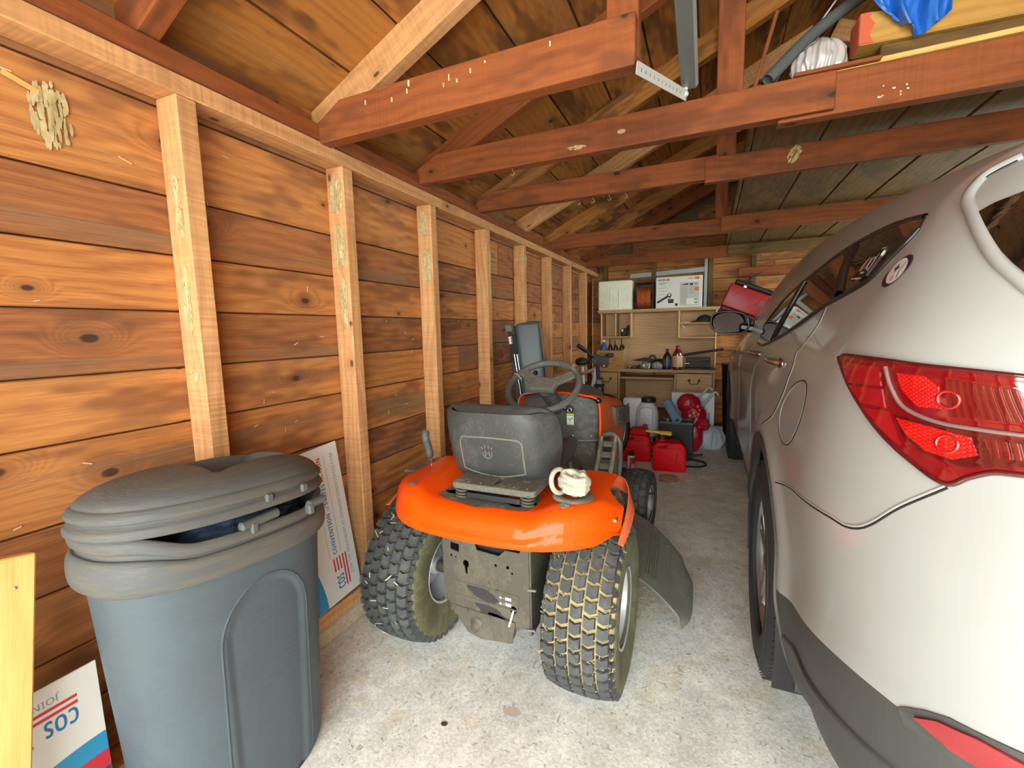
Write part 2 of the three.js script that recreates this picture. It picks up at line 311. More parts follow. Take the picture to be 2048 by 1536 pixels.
for (const [i, y, h, w, sd, off] of [[2, 1.575, 0.09, 0.022, 4, 0], [2, 1.49, 0.10, 0.02, 5, 0.004], [2, 1.28, 0.20, 0.02, 6, -0.002], [2, 1.07, 0.03, 0.014, 61, 0], [3, 1.71, 0.15, 0.036, 7, 0], [3, 1.52, 0.2, 0.03, 8, 0], [3, 1.30, 0.22, 0.022, 81, 0.004], [4, 1.72, 0.14, 0.03, 9, -0.01], [4, 1.52, 0.20, 0.03, 10, 0]])
  smear(wl, V(-1.335 + 0.008 + off, y, studD[i] - 0.028), UY, PX, w * 1.6, h, sd);
for (const [i, y, h, sd] of [[5, 1.60, 0.2, 12], [5, 1.42, 0.12, 13], [6, 1.70, 0.1, 14]]) smear(wl, V(-1.2905, y, studD[i]), UY, MZ, 0.04, h, sd);
// splinters and nicks of fresh wood, paint drips on the boards
{ reseed(77); const g = [];
  for (let i = 0; i < 70; i++) { const y = rr(0.5, 1.8), d = rr(0.35, 3.2), l = rr(0.008, 0.022), w = rr(0.0015, 0.003); const a = rnd() < 0.6 ? rr(-0.5, 0.5) : PI / 2 + rr(-0.3, 0.3); g.push(at(cbox(0.0016, w, l, 0.0004), [XB + 0.0005, y, -d], a, 0, 0)); }
  const m = part('paint_drips', g, mat([0.62, 0.52, 0.36], 0.9), wl, 'scattered pale nicks and paint drips'); m.userData.kind = 'stuff'; }
part('fresh_splinter', at(cbox(0.003, 0.012, 0.06, 0.001), [XB + 0.002, 1.735, -0.522], -0.32, 0, 0), pineWood, wl);
part('fresh_splinter', at(cbox(0.003, 0.005, 0.03, 0.001), [XB + 0.002, 1.632, -0.70], -0.32, 0, 0), pineWood, wl);

// ---------- end wall, far wall, front header ----------
const wb = structure('wall_back', 'dark brown board end wall of the garage', 'wall');
reseed(41);
{ let y = 0.05; while (y < 2.9) { const h = rr(0.14, 0.19), c = rr(-0.4, 1.2);
  for (const [a, b] of [[XB, c], [c + 0.002, XR]]) { const lim = Math.min((y + h - 1.98) / SLOPE, XRIDGE - XB - 0.05); const x0 = Math.max(a, y + h > 2.0 ? XB + Math.max(0, lim) : a), x1 = Math.min(b, y + h > 2.0 ? XR - Math.max(0, lim) : b);
    if (x1 - x0 > 0.05) part('plank', timber(V(x0, y + h / 2, DB + 0.014), V(x1, y + h / 2, DB + 0.014 + rr(-0.002, 0.002)), h - rr(0.003, 0.007), 0.022), pick(wallWood), wb); }
  y += h; } }
for (const [x, y] of [[-1.2, 1.0], [-0.62, 1.0], [0.0, 1.0], [0.43, 1.0], [1.05, 1.0], [1.65, 1.0], [2.25, 1.0]]) part('stud', timber(V(x, 0.09, DB - 0.042), V(x, 1.95, DB - 0.042), 0.05, 0.085, PX), pick(greyWood), wb);
part('unseen_backing', box((XB + XR) / 2, 1.45, -(DB + 0.045), XR - XB + 0.1, 2.9, 0.02, 0.002), mat([0.20, 0.125, 0.07], 0.95), wb);
part('girt', timber(V(0.28, 1.765, DB - 0.1), V(2.3, 1.765, DB - 0.1), 0.10, 0.03), beamWood[1], wb);
const wr = structure('wall_right', 'brown board wall beyond the car', 'wall');
{ reseed(51); let y = 0.05; const wins = [[2.1, 3.4], [3.7, 5.3]], wy0 = 0.92, wy1 = 1.84;     // two unseen windows, sized and placed to brighten the far end
  while (y < 1.99) { const h = Math.min(rr(0.15, 0.2), 1.99 - y + 0.001), c = rr(2, 3.5); const segs = (y + h > wy0 && y < wy1) ? [[DF, wins[0][0]], [wins[0][1], wins[1][0]], [wins[1][1], DB]] : [[DF, c], [c + 0.002, DB]];
    for (const [a, b] of segs) part('plank', timber(V(XR + 0.012, y + h / 2, a), V(XR + 0.012, y + h / 2, b), h - 0.004, 0.022), pick(wallWood), wr); y += h; }
  for (const d of [-1.7, -0.9, -0.2, 0.8, 1.4, 2.04, 3.46, 3.64, 5.36]) part('stud', timber(V(XR - 0.04, 0.09, d), V(XR - 0.04, 1.87, d), 0.05, 0.085, PZ), pick(studWood), wr);
  part('top_plate', timber(V(XR - 0.04, 1.9, DF), V(XR - 0.04, 1.9, DB), 0.06, 0.087), beamWood[0], wr);
  part('foundation', box(XR + 0.01, 0.03, -(DB + DF) / 2, 0.16, 0.06, DB - DF, 0.01), concrete, wr);
  const shM = mat([0.20, 0.125, 0.07], 0.95);
  for (const [a, b] of [[DF, wins[0][0]], [wins[0][1], wins[1][0]], [wins[1][1], DB]]) part('unseen_backing', box(XR + 0.04, 1.0, -(a + b) / 2, 0.02, 2, b - a, 0.002), shM, wr);
  wins.forEach(([wd0, wd1], i) => { for (const [a, b] of [[0, wy0], [wy1, 2]]) part('unseen_backing', box(XR + 0.04, (a + b) / 2, -(wd0 + wd1) / 2, 0.02, b - a, wd1 - wd0, 0.002), shM, wr);
    const w = structure('unseen_window_' + (i + 1), i ? 'unseen wide window by the far corner beyond the car' : 'unseen window beyond the car roof', 'window'), m = (wd0 + wd1) / 2;
    part('window_frame', [box(XR, wy0, -m, 0.07, 0.05, wd1 - wd0, 0.004), box(XR, wy1, -m, 0.07, 0.05, wd1 - wd0, 0.004), box(XR, (wy0 + wy1) / 2, -wd0, 0.07, wy1 - wy0, 0.05, 0.004), box(XR, (wy0 + wy1) / 2, -wd1, 0.07, wy1 - wy0, 0.05, 0.004), box(XR, (wy0 + wy1) / 2, -m, 0.03, wy1 - wy0, 0.025, 0.004)], beamWood[2], w);
    for (const [a, b] of [[wd0, m], [m, wd1]]) part('pane', box(XR, (wy0 + wy1) / 2, -(a + b) / 2, 0.003, wy1 - wy0 - 0.05, b - a - 0.03, 0.0005), mat([0.97, 0.98, 0.97], 0.02, { physical: true, transmission: 1, thickness: 0, ior: 1.45 }), w); });
}
// ---------- roof ----------
const roofG = structure('ceiling', 'open roof of brown planks, rafters and tie beams', 'ceiling');
reseed(61);
const UPL = new THREE.Vector3(cos(25 * PI / 180), sin(25 * PI / 180), 0), UPR = new THREE.Vector3(-UPL.x, UPL.y, 0);
const ye = 1.93;                            // underside of the rafters at the plate edge
const yRaf = (x) => x < XRIDGE ? ye + (x - XW) * SLOPE : ye + (2 * XRIDGE - XW - x) * SLOPE;
{ const edges = [-1.62, -1.405, -1.19, -0.979, -0.742, -0.523, -0.31, -0.09, 0.12, 0.34, XRIDGE];
  for (let s = 0; s < 2; s++) for (let i = 0; i < edges.length - 1; i++) {
    let x0 = edges[i], x1 = edges[i + 1]; const cut = rr(1.6, 4.4);
    const y0 = yRaf(x0) + 0.112, y1 = yRaf(x1) + 0.112; if (s) { x0 = 2 * XRIDGE - x0; x1 = 2 * XRIDGE - x1; }
    for (const [a, b] of [[DF - 0.1, cut], [cut + 0.002, DB + 0.1]]) {
      const off = rr(0, 0.004), w = hyp(x1 - x0, y1 - y0);
      part('roof_plank', timber(V((x0 + x1) / 2, (y0 + y1) / 2 + 0.012 + off, a), V((x0 + x1) / 2, (y0 + y1) / 2 + 0.012 + off, b), w - rr(0.005, 0.009), 0.022, s ? UPR : UPL), pick(roofWood), roofG);
    } }
  const xe = -1.62, L = (XRIDGE - xe) / cos(25 * PI / 180);
  for (const s of [0, 1]) { const g = cbox(L + 0.02, 0.02, DB - DF + 0.2, 0.002); g.rotateZ(s ? -25 * PI / 180 : 25 * PI / 180); const xm = (XRIDGE + xe) / 2; g.translate(s ? 2 * XRIDGE - xm : xm, yRaf(xm) + 0.112 + 0.045, -(DB + DF) / 2); part('roofing', g, mat([0.20, 0.125, 0.07], 0.95), roofG, 'brown roofing board over the planks'); }
}
const rafD = [-1.7, -1.1, -0.5, 0.12, 0.745, 1.352, 1.985, 2.625, 3.27, 3.90, 4.52, 5.15];
reseed(63);
for (const d of rafD) for (const s of [0, 1]) {
  const n = new THREE.Vector3(-sin(25 * PI / 180), cos(25 * PI / 180), 0), U = s ? new THREE.Vector3(-n.x, n.y, 0) : n;
  const xa = -1.36, xb = XRIDGE - 0.02; const p = (x) => { const q = V(x, yRaf(x), d).addScaledVector(n, 0.055); if (s) q.x = 2 * XRIDGE - q.x; return q; };
  part('rafter', timber(p(xa), p(xb), 0.108, 0.055, U, 0.004), d === 1.352 || d === 3.27 ? pick(studWood) : pick(roofWood.concat(beamWood)), roofG);
}
part('ridge_board', timber(V(XRIDGE, yRaf(XRIDGE) + 0.06, DF), V(XRIDGE, yRaf(XRIDGE) + 0.06, DB), 0.14, 0.025), beamWood[2], roofG);
// tie beams: ends cut to the roof slope
function tie(d, x0, x1, yb, h, m, t = 0.05, cutL = true) {
  const cl = 0.11; const pts = cutL ? [[x0, yb], [x1, yb], [x1, yb + h], [x0 + cl * 1.25, yb + h], [x0, yb + h * 0.42]] : [[x0, yb], [x1, yb], [x1, yb + h], [x0, yb + h]];
  const g = extrude(pts, t, 0.004); g.translate(0, 0, -d - t);
  const p = g.attributes.position, n = g.attributes.normal, uv = []; const u0 = rnd() * 3, w0 = rnd();
  for (let i = 0; i < p.count; i++) uv.push(u0 + p.getX(i) * WOODU, w0 + (Math.abs(n.getY(i)) > 0.6 ? p.getZ(i) : p.getY(i)) * WOODV); g.setAttribute('uv', new THREE.Float32BufferAttribute(uv, 2));
  return part('tie_beam', g, m, roofG);
}
reseed(65);
tie(1.27, -1.33, -0.195, 1.858, 0.128, beamWood[0]);
tie(1.872, -1.33, 0.36, 1.888, 0.12, beamWood[1]); tie(1.895, 0.20, 2.4, 1.878, 0.13, beamWood[2], 0.05, false);
tie(2.475, -1.33, 0.02, 1.893, 0.108, beamWood[2]); tie(2.468, -0.04, 2.4, 1.875, 0.115, beamWood[1], 0.04, false);
tie(3.83, -1.33, 0.12, 1.878, 0.112, beamWood[0]); tie(3.805, 0.06, 2.4, 1.882, 0.115, beamWood[1], 0.045, false);
tie(5.1, -1.33, 0.2, 1.878, 0.11, beamWood[0]); tie(5.09, 0.15, 2.4, 1.885, 0.10, greyWood[1], 0.045, false);
tie(-1.75, -1.33, 2.45, 1.9, 0.12, beamWood[2], 0.05, false);
// posts up to the roof
part('post', timber(V(-0.237, 1.90, 1.345), V(-0.237, yRaf(-0.237) + 0.02, 1.345), 0.086, 0.05, PX), beamWood[2], roofG);
part('post', timber(V(0.045, 1.9, 1.947), V(0.045, yRaf(0.045) + 0.05, 1.947), 0.088, 0.045, PX), beamWood[0], roofG);
part('post', timber(V(0.052, 1.9, 2.55), V(0.052, yRaf(0.052) + 0.05, 2.55), 0.088, 0.05, PX), beamWood[2], roofG);
part('post', timber(V(0.06, 1.9, 3.9), V(0.06, yRaf(0.06) + 0.05, 3.9), 0.088, 0.05, PX), beamWood[2], roofG);
// loft planks over the ties
reseed(67);
{ const xs = [0.155, 0.435, 0.688, 0.945, 1.2, 1.46, 1.72, 1.98, 2.24, 2.42];
  for (let i = 0; i < xs.length - 1; i++) { const w = xs[i + 1] - xs[i]; part('loft_plank', timber(V((xs[i] + xs[i + 1]) / 2, 2.02, 1.93 + rr(0, 0.03)), V((xs[i] + xs[i + 1]) / 2, 2.02, DB - 0.02), w - rr(0.006, 0.012), 0.022, PX), pick(greyWood), roofG); }
  part('loft_edge_strip', timber(V(0.142, 2.03, 1.97), V(0.142, 2.03, DB - 0.02), 0.05, 0.02), greyWood[0], roofG); }
// putty on the ties
smear(roofG, V(-0.52, 1.918, 1.8705), PX, UY.clone().negate(), 0.016, 0.09, 31); smear(roofG, V(-0.335, 1.945, 1.8705), UY, PX, 0.03, 0.02, 32); smear(roofG, V(0.33, 1.945, 2.4665), new THREE.Vector3(0.45, 0.9, 0).normalize(), new THREE.Vector3(0.9, -0.45, 0).normalize(), 0.04, 0.085, 33);
{ reseed(79); const g = []; for (let i = 0; i < 26; i++) g.push(at(cbox(rr(0.004, 0.012), rr(0.003, 0.006), 0.002, 0.0005), [rr(0.05, 0.6), rr(1.9, 1.945), -1.8935 + 0.001], 0, 0, rr(-0.5, 0.5))); for (let i = 0; i < 10; i++) g.push(at(cbox(rr(0.003, 0.006), rr(0.006, 0.02), 0.002, 0.0005), [rr(-1.1, -0.4), rr(1.93, 1.975), -1.2695], 0, 0, 0)); const m = part('paint_specks', g, mat([0.66, 0.58, 0.42], 0.9), roofG, 'pale paint specks'); m.userData.kind = 'stuff'; }
// ---------- lawn tractor ----------
const dustTex = (a, b, amt, seed, sc = 1) => dataTex(512, 512, (u, v) => {
  const n = 0.45 * pn(u * 5 * sc + seed, v * 5 * sc, 5 * sc, 5 * sc) + 0.3 * pn(u * 17 * sc, v * 17 * sc + seed, 17 * sc, 17 * sc) + 0.25 * pn(u * 80, v * 80, 80, 80), g = pn(u * 250, v * 250 + seed, 250, 250);
  const t = clamp(amt * (sstep(0.4, 0.7, n) * 0.75 + 0.35 * g), 0, 1); return a.map((x, i) => mix(x, b[i], t));
});
const metre = (g, s = 2) => { const p = g.attributes.position, n = g.attributes.normal, uv = []; for (let i = 0; i < p.count; i++) { const a = [Math.abs(n.getX(i)), Math.abs(n.getY(i)), Math.abs(n.getZ(i))], k = a.indexOf(Math.max(...a)); uv.push((k === 0 ? p.getZ(i) : p.getX(i)) * s, (k === 1 ? p.getZ(i) : p.getY(i)) * s); } g.setAttribute('uv', new THREE.Float32BufferAttribute(uv, 2)); return g; };
const MM = {
  orange: new THREE.MeshPhysicalMaterial({ map: dustTex([246, 76, 0], [206, 116, 66], 0.14, 3), roughness: 0.5, specularIntensity: 0.25, clearcoat: 0.32, clearcoatRoughness: 0.05 }),
  orangeDusty: new THREE.MeshPhysicalMaterial({ map: dustTex([240, 92, 34], [200, 124, 94], 1.0, 8), roughness: 0.6, specularIntensity: 0.4 }),
  plastic: new THREE.MeshStandardMaterial({ map: dustTex([72, 72, 70], [140, 136, 122], 0.5, 13), roughness: 0.62, bumpMap: dustTex([60, 60, 60], [200, 200, 200], 0.9, 14, 6), bumpScale: 0.0006 }),
  dusty: new THREE.MeshStandardMaterial({ map: dustTex([86, 84, 76], [158, 150, 126], 0.9, 15), roughness: 0.85 }),
  seat: new THREE.MeshStandardMaterial({ map: dustTex([54, 55, 54], [92, 92, 85], 0.55, 17), roughness: 0.5, bumpMap: dustTex([0, 0, 0], [255, 255, 255], 0.9, 19, 12), bumpScale: 0.0004 }),
  seatWorn: new THREE.MeshStandardMaterial({ map: dustTex([98, 95, 86], [124, 118, 102], 0.8, 21), roughness: 0.7 }),
  plate: new THREE.MeshStandardMaterial({ map: dustTex([80, 75, 65], [106, 99, 84], 0.8, 23), roughness: 0.62, metalness: 0.25 }),
  chute: new THREE.MeshStandardMaterial({ map: dustTex([112, 112, 102], [134, 132, 118], 0.8, 37), roughness: 0.6 }),
  smudge: mat([0.028, 0.027, 0.026], 0.8), black: mat([0.012, 0.012, 0.013], 0.55), blackGloss: mat([0.01, 0.01, 0.01], 0.25),
  chrome: mat([0.75, 0.75, 0.76], 0.22, { metalness: 1 }), steel: mat([0.42, 0.43, 0.44], 0.4, { metalness: 0.85 }),
  rim: mat([0.5, 0.52, 0.54], 0.42, { metalness: 0.3 }), green: mat([0.03, 0.32, 0.08], 0.4), white: mat([0.8, 0.8, 0.78], 0.5),
  rubber: new THREE.MeshStandardMaterial({ map: dustTex([62, 64, 66], [98, 98, 92], 0.6, 27), roughness: 0.75 }),
  mud: new THREE.MeshStandardMaterial({ map: dustTex([176, 158, 112], [120, 112, 78], 0.9, 29), roughness: 0.95 }),
  carcassDark: new THREE.MeshStandardMaterial({ map: dustTex([50, 50, 46], [92, 90, 68], 0.9, 31), roughness: 0.9 }),
  sidewall: new THREE.MeshStandardMaterial({ map: dustTex([86, 86, 62], [122, 116, 84], 0.9, 33), roughness: 0.9 }),
  sidewallBrown: new THREE.MeshStandardMaterial({ map: dustTex([106, 94, 80], [130, 118, 98], 0.9, 35), roughness: 0.9 }),
};
const mower = thing('lawn_tractor', 'orange riding lawn tractor with grey seat and knobbly tyres', 'lawn mower', [-0.66, 0, 1.39]);
const Q = (x, y, f) => [x, y, -f];
const spinX = (g) => g.rotateZ(-PI / 2);     // lathe axis y -> x
function turfWheel(parent, name, R, W, rimR, cols, rows, hgt, m) {
  const w = new THREE.Group(); w.name = name; parent.add(w);
  const prof = [[rimR - 0.012, -0.40 * W], [rimR + 0.006, -0.44 * W], [mix(rimR, R, 0.45), -0.5 * W], [mix(rimR, R, 0.75), -0.49 * W], [R - hgt - 0.016, -0.44 * W], [R - hgt - 0.005, -0.3 * W], [R - hgt, 0], [R - hgt - 0.005, 0.3 * W], [R - hgt - 0.016, 0.44 * W], [mix(rimR, R, 0.75), 0.49 * W], [mix(rimR, R, 0.45), 0.5 * W], [rimR + 0.006, 0.44 * W], [rimR - 0.012, 0.40 * W]];
  const smooth = new THREE.CatmullRomCurve3(prof.map(([r, a]) => new THREE.Vector3(r, a, 0))).getPoints(48).map((p) => [p.x, p.y]);
  const k = smooth.length;
  const side = (a, b) => spinX(lathe(smooth.slice(a, b), 56));
  const scaleUV = (g, a, b) => { const uv = g.attributes.uv; for (let i = 0; i < uv.count; i++) uv.setXY(i, uv.getX(i) * a, uv.getY(i) * b); return g; };
  const i0 = Math.round(k * 0.30), i1 = Math.round(k * 0.70);
  part('carcass', scaleUV(side(i0, i1 + 1), 6, 1), m.groove, w, m.grooveLabel);
  part('sidewall', scaleUV(side(0, i0 + 1), 5, 0.5), m.side, w); part('sidewall', scaleUV(side(i1, k), 5, 0.5), m.side, w);
  const rad = (a) => R - 0.016 * Math.pow(Math.abs(a) / (0.48 * W), 2.6);
  const geos = [], cw = 0.88 * W / cols, L = 2 * PI * R / rows;
  for (let c = 0; c < cols; c++) for (let i = 0; i < rows; i++) {
    const a0 = (c - (cols - 1) / 2) * cw, s0 = (i + (c % 2) * 0.5) * L, fl = 1;
    const hw = cw * 0.43, hl = L * 0.375, kk = L * 0.085 * fl;
    const o = [[-hw, -hl - kk], [0, -hl + kk], [hw, -hl - kk], [hw, hl - kk], [0, hl + kk], [-hw, hl - kk]];
    const top = [], bot = [];
    for (const [a, s] of o) for (const [arr, dr, sh] of [[top, 0, 0.9], [bot, -hgt * 1.3, 1.06]]) { const aa = a0 + a * sh, th = (s0 + s * sh) / R, r = rad(aa) + dr; arr.push([aa, r * cos(th), r * sin(th)]); }
    const pos = []; const tri = (p, q, r) => pos.push(...p, ...q, ...r);
    tri(top[0], top[1], top[5]); tri(top[1], top[4], top[5]); tri(top[1], top[2], top[3]); tri(top[1], top[3], top[4]);
    for (let j = 0; j < 6; j++) { const n = (j + 1) % 6; tri(bot[j], bot[n], top[n]); tri(bot[j], top[n], top[j]); }
    const g = new THREE.BufferGeometry(); g.setAttribute('position', new THREE.Float32BufferAttribute(pos, 3)); geos.push(g);
  }
  // shoulder bars down the flanks
  for (const sd of [-1, 1]) for (let i = 0; i < rows; i++) { const th = (i + (sd > 0 ? 0.25 : 0)) / rows * 2 * PI, pr = [[0.45 * W, R - 0.016], [0.492 * W, R - 0.05]], pos = [], e = 0.30 * L / R;
    const pt = (a, r, t) => [a * sd, r * cos(t), r * sin(t)]; const A = [pt(pr[0][0] + 0.003, pr[0][1] + 0.004, th - e), pt(pr[0][0] + 0.003, pr[0][1] + 0.004, th + e), pt(pr[1][0] + 0.002, pr[1][1], th + e * 0.4), pt(pr[1][0] + 0.002, pr[1][1], th - e * 0.4)], B = A.map(([x, y, z]) => [x - sd * 0.008, y * 0.97, z * 0.97]);
    const tri = (p, q, r) => pos.push(...p, ...q, ...r); tri(A[0], A[1], A[2]); tri(A[0], A[2], A[3]); for (let j = 0; j < 4; j++) { const n = (j + 1) % 4; tri(B[j], B[n], A[n]); tri(B[j], A[n], A[j]); }
    const g = new THREE.BufferGeometry(); g.setAttribute('position', new THREE.Float32BufferAttribute(pos, 3)); geos.push(g); }
  let tg = mergeGeometries(geos);
  { const p = tg.attributes.position; tg.computeVertexNormals(); const n = tg.attributes.normal; for (let i = 0; i < p.count; i += 3) { const cx = (p.getX(i) + p.getX(i + 1) + p.getX(i + 2)) / 3; } }
  part('tread', metre(tg, 6), m.rubber, w);
  const dish = m.dish;
  part('rim', [spinX(lathe([[rimR - 0.004, -0.43 * W], [rimR + 0.004, -0.45 * W], [rimR + 0.002, -0.42 * W], [rimR - 0.012, -0.36 * W], [rimR - 0.02, -0.1 * W], [rimR - 0.022, 0.0], [rimR * 0.6, dish * W], [rimR * 0.42, dish * W - 0.006], [0.034, dish * W], [0.034, dish * W + 0.03], [0.0, dish * W + 0.03]], 40)), spinX(lathe([[rimR - 0.022, 0], [rimR - 0.02, 0.1 * W], [rimR - 0.012, 0.36 * W], [rimR + 0.002, 0.42 * W], [rimR + 0.004, 0.45 * W], [rimR - 0.004, 0.43 * W]], 40))], MM.rim, w, 'grey steel rim');
  part('hub', rod([-0.06, 0, 0], [0.05, 0, 0], 0.024), MM.steel, w);
  return w;
}
const rw = { rubber: MM.rubber, groove: MM.mud, grooveLabel: 'straw coloured mud caked in the grooves', side: MM.sidewall, dish: 0.12 };
const wRR = turfWheel(mower, 'rear_wheel', 0.272, 0.225, 0.125, 5, 40, 0.011, rw); wRR.position.set(0.335, 0.27, 0); wRR.rotation.x = 0.05;
const wRL = turfWheel(mower, 'rear_wheel', 0.272, 0.225, 0.125, 5, 40, 0.011, { ...rw, groove: MM.carcassDark, grooveLabel: undefined }); wRL.position.set(-0.345, 0.27, 0); wRL.rotation.x = 0.13;
const fw = { rubber: MM.rubber, groove: MM.carcassDark, side: MM.carcassDark, dish: 0.3 };
for (const s of [1, -1]) { const w = turfWheel(mower, 'front_wheel', 0.19, 0.155, 0.1, 4, 24, 0.010, fw); w.position.set(0.315 * s, 0.189, -1.14); w.rotation.y = -0.06; if (s < 0) w.rotation.z = PI; }
part('valve_stem', rod([0.372, 0.25, -1.12], [0.405, 0.262, -1.115], 0.005), MM.black, mower);
{ reseed(91); const g = []; for (let i = 0; i < 460; i++) { const th = rr(-0.5, 3.4), a = rr(-0.11, 0.11), r = 0.272 - 0.006 - 0.014 * Math.pow(Math.abs(a) / 0.108, 3); g.push(at(cbox(rr(0.0012, 0.003), 0.0012, rr(0.008, 0.02), 0.0003), [0.335 + a, 0.27 + r * cos(th), r * sin(th)], th + rr(-0.3, 0.3), rr(-1.5, 1.5), 0)); }
  const m = part('dry_grass', g, MM.mud, mower, 'dried grass clippings stuck to the tyre'); m.userData.kind = 'stuff'; }
{ reseed(92); const g = []; for (let i = 0; i < 26; i++) { const th = rr(0.2, 2.9), a = rr(-0.1, 0.06), r = 0.272 + 0.001 - 0.014 * Math.pow(Math.abs(a) / 0.108, 3); g.push(at(cbox(rr(0.002, 0.004), 0.0014, rr(0.012, 0.035), 0.0004), [-0.345 + a, 0.27 + r * cos(th), r * sin(th)], th, rr(-1.5, 1.5), 0)); }
  const m = part('grass_blade', g, mat([0.55, 0.5, 0.3], 0.9), mower); m.userData.kind = 'stuff'; }
part('rear_axle', rod([-0.33, 0.27, 0], [0.33, 0.27, 0], 0.022), MM.plate, mower);
// fender: plan outline swept from the top over a rounded rear to the lip
const fEdge = (x) => -0.245 + 0.24 * Math.pow(Math.abs(x) / 0.44, 4.2);      // rear edge in plan
const fenderPt = (u, v) => {
  const hw = mix(0.372, 0.425, sstep(0.3, 0.62, v)), x = mix(-hw, hw, u), ax = Math.abs(x), fr = 0.20, re = fEdge(x);
  const bulge = 0.028 * sstep(0.16, 0.27, ax) * (1 - sstep(0.36, 0.425, ax));
  const topY = 0.628 + bulge, lip = 0.535 - 0.004 * cos(x * 9) + 0.03 * sstep(0.36, 0.425, ax), edgeDrop = 0.026 * Math.pow(ax / 0.425, 10);
  let f, y; const r = 0.075;
  if (v < 0.55) { f = mix(fr, re + r, v / 0.55); y = topY; }
  else if (v < 0.85) { const a = (v - 0.55) / 0.30 * PI / 2; f = re + r - r * sin(a) * 0.95; y = topY - r * (1 - cos(a)) * 0.85; }
  else { const t = (v - 0.85) / 0.15; f = re + 0.004 - 0.01 * t - 0.008 * sin(t * PI); y = mix(topY - r * 0.85, lip, t); }
  return Q(x, y - edgeDrop, f);
};
part('fender', shell((u, v) => fenderPt(1 - u, v), 56, 44, 0.005), MM.orange, mower, 'glossy orange rear fender');
{ const band = new THREE.CatmullRomCurve3([[0.22, 0.622, 0.20], [0.31, 0.628, 0.235], [0.385, 0.622, 0.225], [0.428, 0.608, 0.13], [0.438, 0.575, 0.01], [0.432, 0.535, -0.10]].map(([x, y, f]) => new THREE.Vector3(x, y, -f)));
  const bandL = new THREE.CatmullRomCurve3([[-0.22, 0.622, 0.20], [-0.31, 0.628, 0.235], [-0.385, 0.622, 0.225], [-0.428, 0.608, 0.13], [-0.438, 0.575, 0.01], [-0.432, 0.535, -0.10]].map(([x, y, f]) => new THREE.Vector3(x, y, -f)));
  for (const [c, s] of [[band, 1], [bandL, -1]]) part('fender_skirt', shell((u, v) => { const p = c.getPoint(u), w = 0.058 * Math.min(1, u * 4 + 0.3, (1 - u) * 2.2 + 0.08), k = sstep(0.0, 0.3, u); return [p.x - s * w * (1 - k) * 0.1 + s * (v - 0.3) * 0.018, p.y - w * (v - 0.25) * (0.4 + 0.6 * k), p.z + (1 - k) * w * 0.5 * (0.5 - v) * -1]; }, 30, 5, 0.004), MM.orangeDusty, mower, 'dusty orange fender skirt'); }
part('footwell', [extrude([[-0.40, -0.06], [0.415, -0.06], [0.415, 0.1], [0.37, 0.22], [-0.37, 0.22]], 0.01, 0.002).rotateX(-PI / 2).translate(0, 0.582, 0)], MM.dusty, mower);
part('foot_pedal', [box(0.372, 0.615, -0.07, 0.04, 0.028, 0.06, 0.006), box(0.372, 0.625, -0.045, 0.05, 0.012, 0.03, 0.004), box(0.375, 0.575, -0.05, 0.034, 0.05, 0.02, 0.004)], MM.plastic, mower);
for (const [x, f] of [[0.277, -0.16], [-0.275, -0.155]]) part('bolt', [mv(lathe([[0, 0.006], [0.007, 0.006], [0.011, 0.003], [0.017, 0.002], [0.018, 0]], 20), x, 0.6565, -f)], MM.steel, mower);
part('cup_holder', [mv(lathe([[0.0, -0.02], [0.028, -0.02], [0.034, 0.006], [0.05, 0.008], [0.062, 0.004], [0.066, 0]], 32), 0.285, 0.659, 0.085)], MM.dusty, mower);
{ reseed(95); const g = []; for (let i = 0; i < 3; i++) { const o = ring(40, 1).map(([a, b], k) => { const r = 1 + 0.25 * noise3(a * 2 + i * 9, b * 2, 3); return [a * r * [0.16, 0.09, 0.07][i], b * r * [0.08, 0.05, 0.06][i]]; }); const s = new THREE.ShapeGeometry(shapeOf(o)); s.rotateX(-PI / 2); s.translate([0.0, -0.1, 0.12][i], 0.6295, [0.13, 0.08, 0.1][i]); g.push(s); }
  part('dust_layer', g, MM.dusty, mower, 'grey dust lying on the fender'); }
// seat plate, springs, tray
part('seat_plate', [extrude(rrect(0.30, 0.16, 0.02, 4), 0.022, 0.004, [rrect(0.012, 0.07, 0.005, 3, 0.0, -0.02), rrect(0.03, 0.008, 0.003, 3, -0.05, 0.03), rrect(0.03, 0.008, 0.003, 3, 0.09, 0.0)]).rotateX(-PI / 2).translate(0.03, 0.66, 0.075), ...[-0.09, -0.045, 0.075, 0.12].map((x) => box(0.03 + x, 0.683, 0.075, 0.008, 0.005, 0.13, 0.002))], MM.dusty, mower, 'dusty slotted steel seat plate');
const coil = (x, z) => { const pts = []; for (let i = 0; i <= 60; i++) { const t = i / 60 * 2 * PI * 3.2; pts.push([x + 0.021 * cos(t), 0.632 + i / 60 * 0.032, z + 0.021 * sin(t)]); } return tube(pts, 0.0042, 120, 6); };
for (const x of [-0.085, 0.15]) part('seat_spring', coil(x, 0.135), MM.plate, mower);
part('battery_tray', [extrude(rrect(0.2, 0.05, 0.01, 4), 0.018, 0.002, [rrect(0.18, 0.034, 0.006, 4)]).rotateX(-PI / 2).translate(0.035, 0.636, 0.135), box(0.035, 0.637, 0.135, 0.19, 0.003, 0.045, 0.001)], MM.black, mower); part('red_tab', box(0.1, 0.645, 0.135, 0.04, 0.008, 0.02, 0.003), mat([0.5, 0.02, 0.02], 0.4), mower);
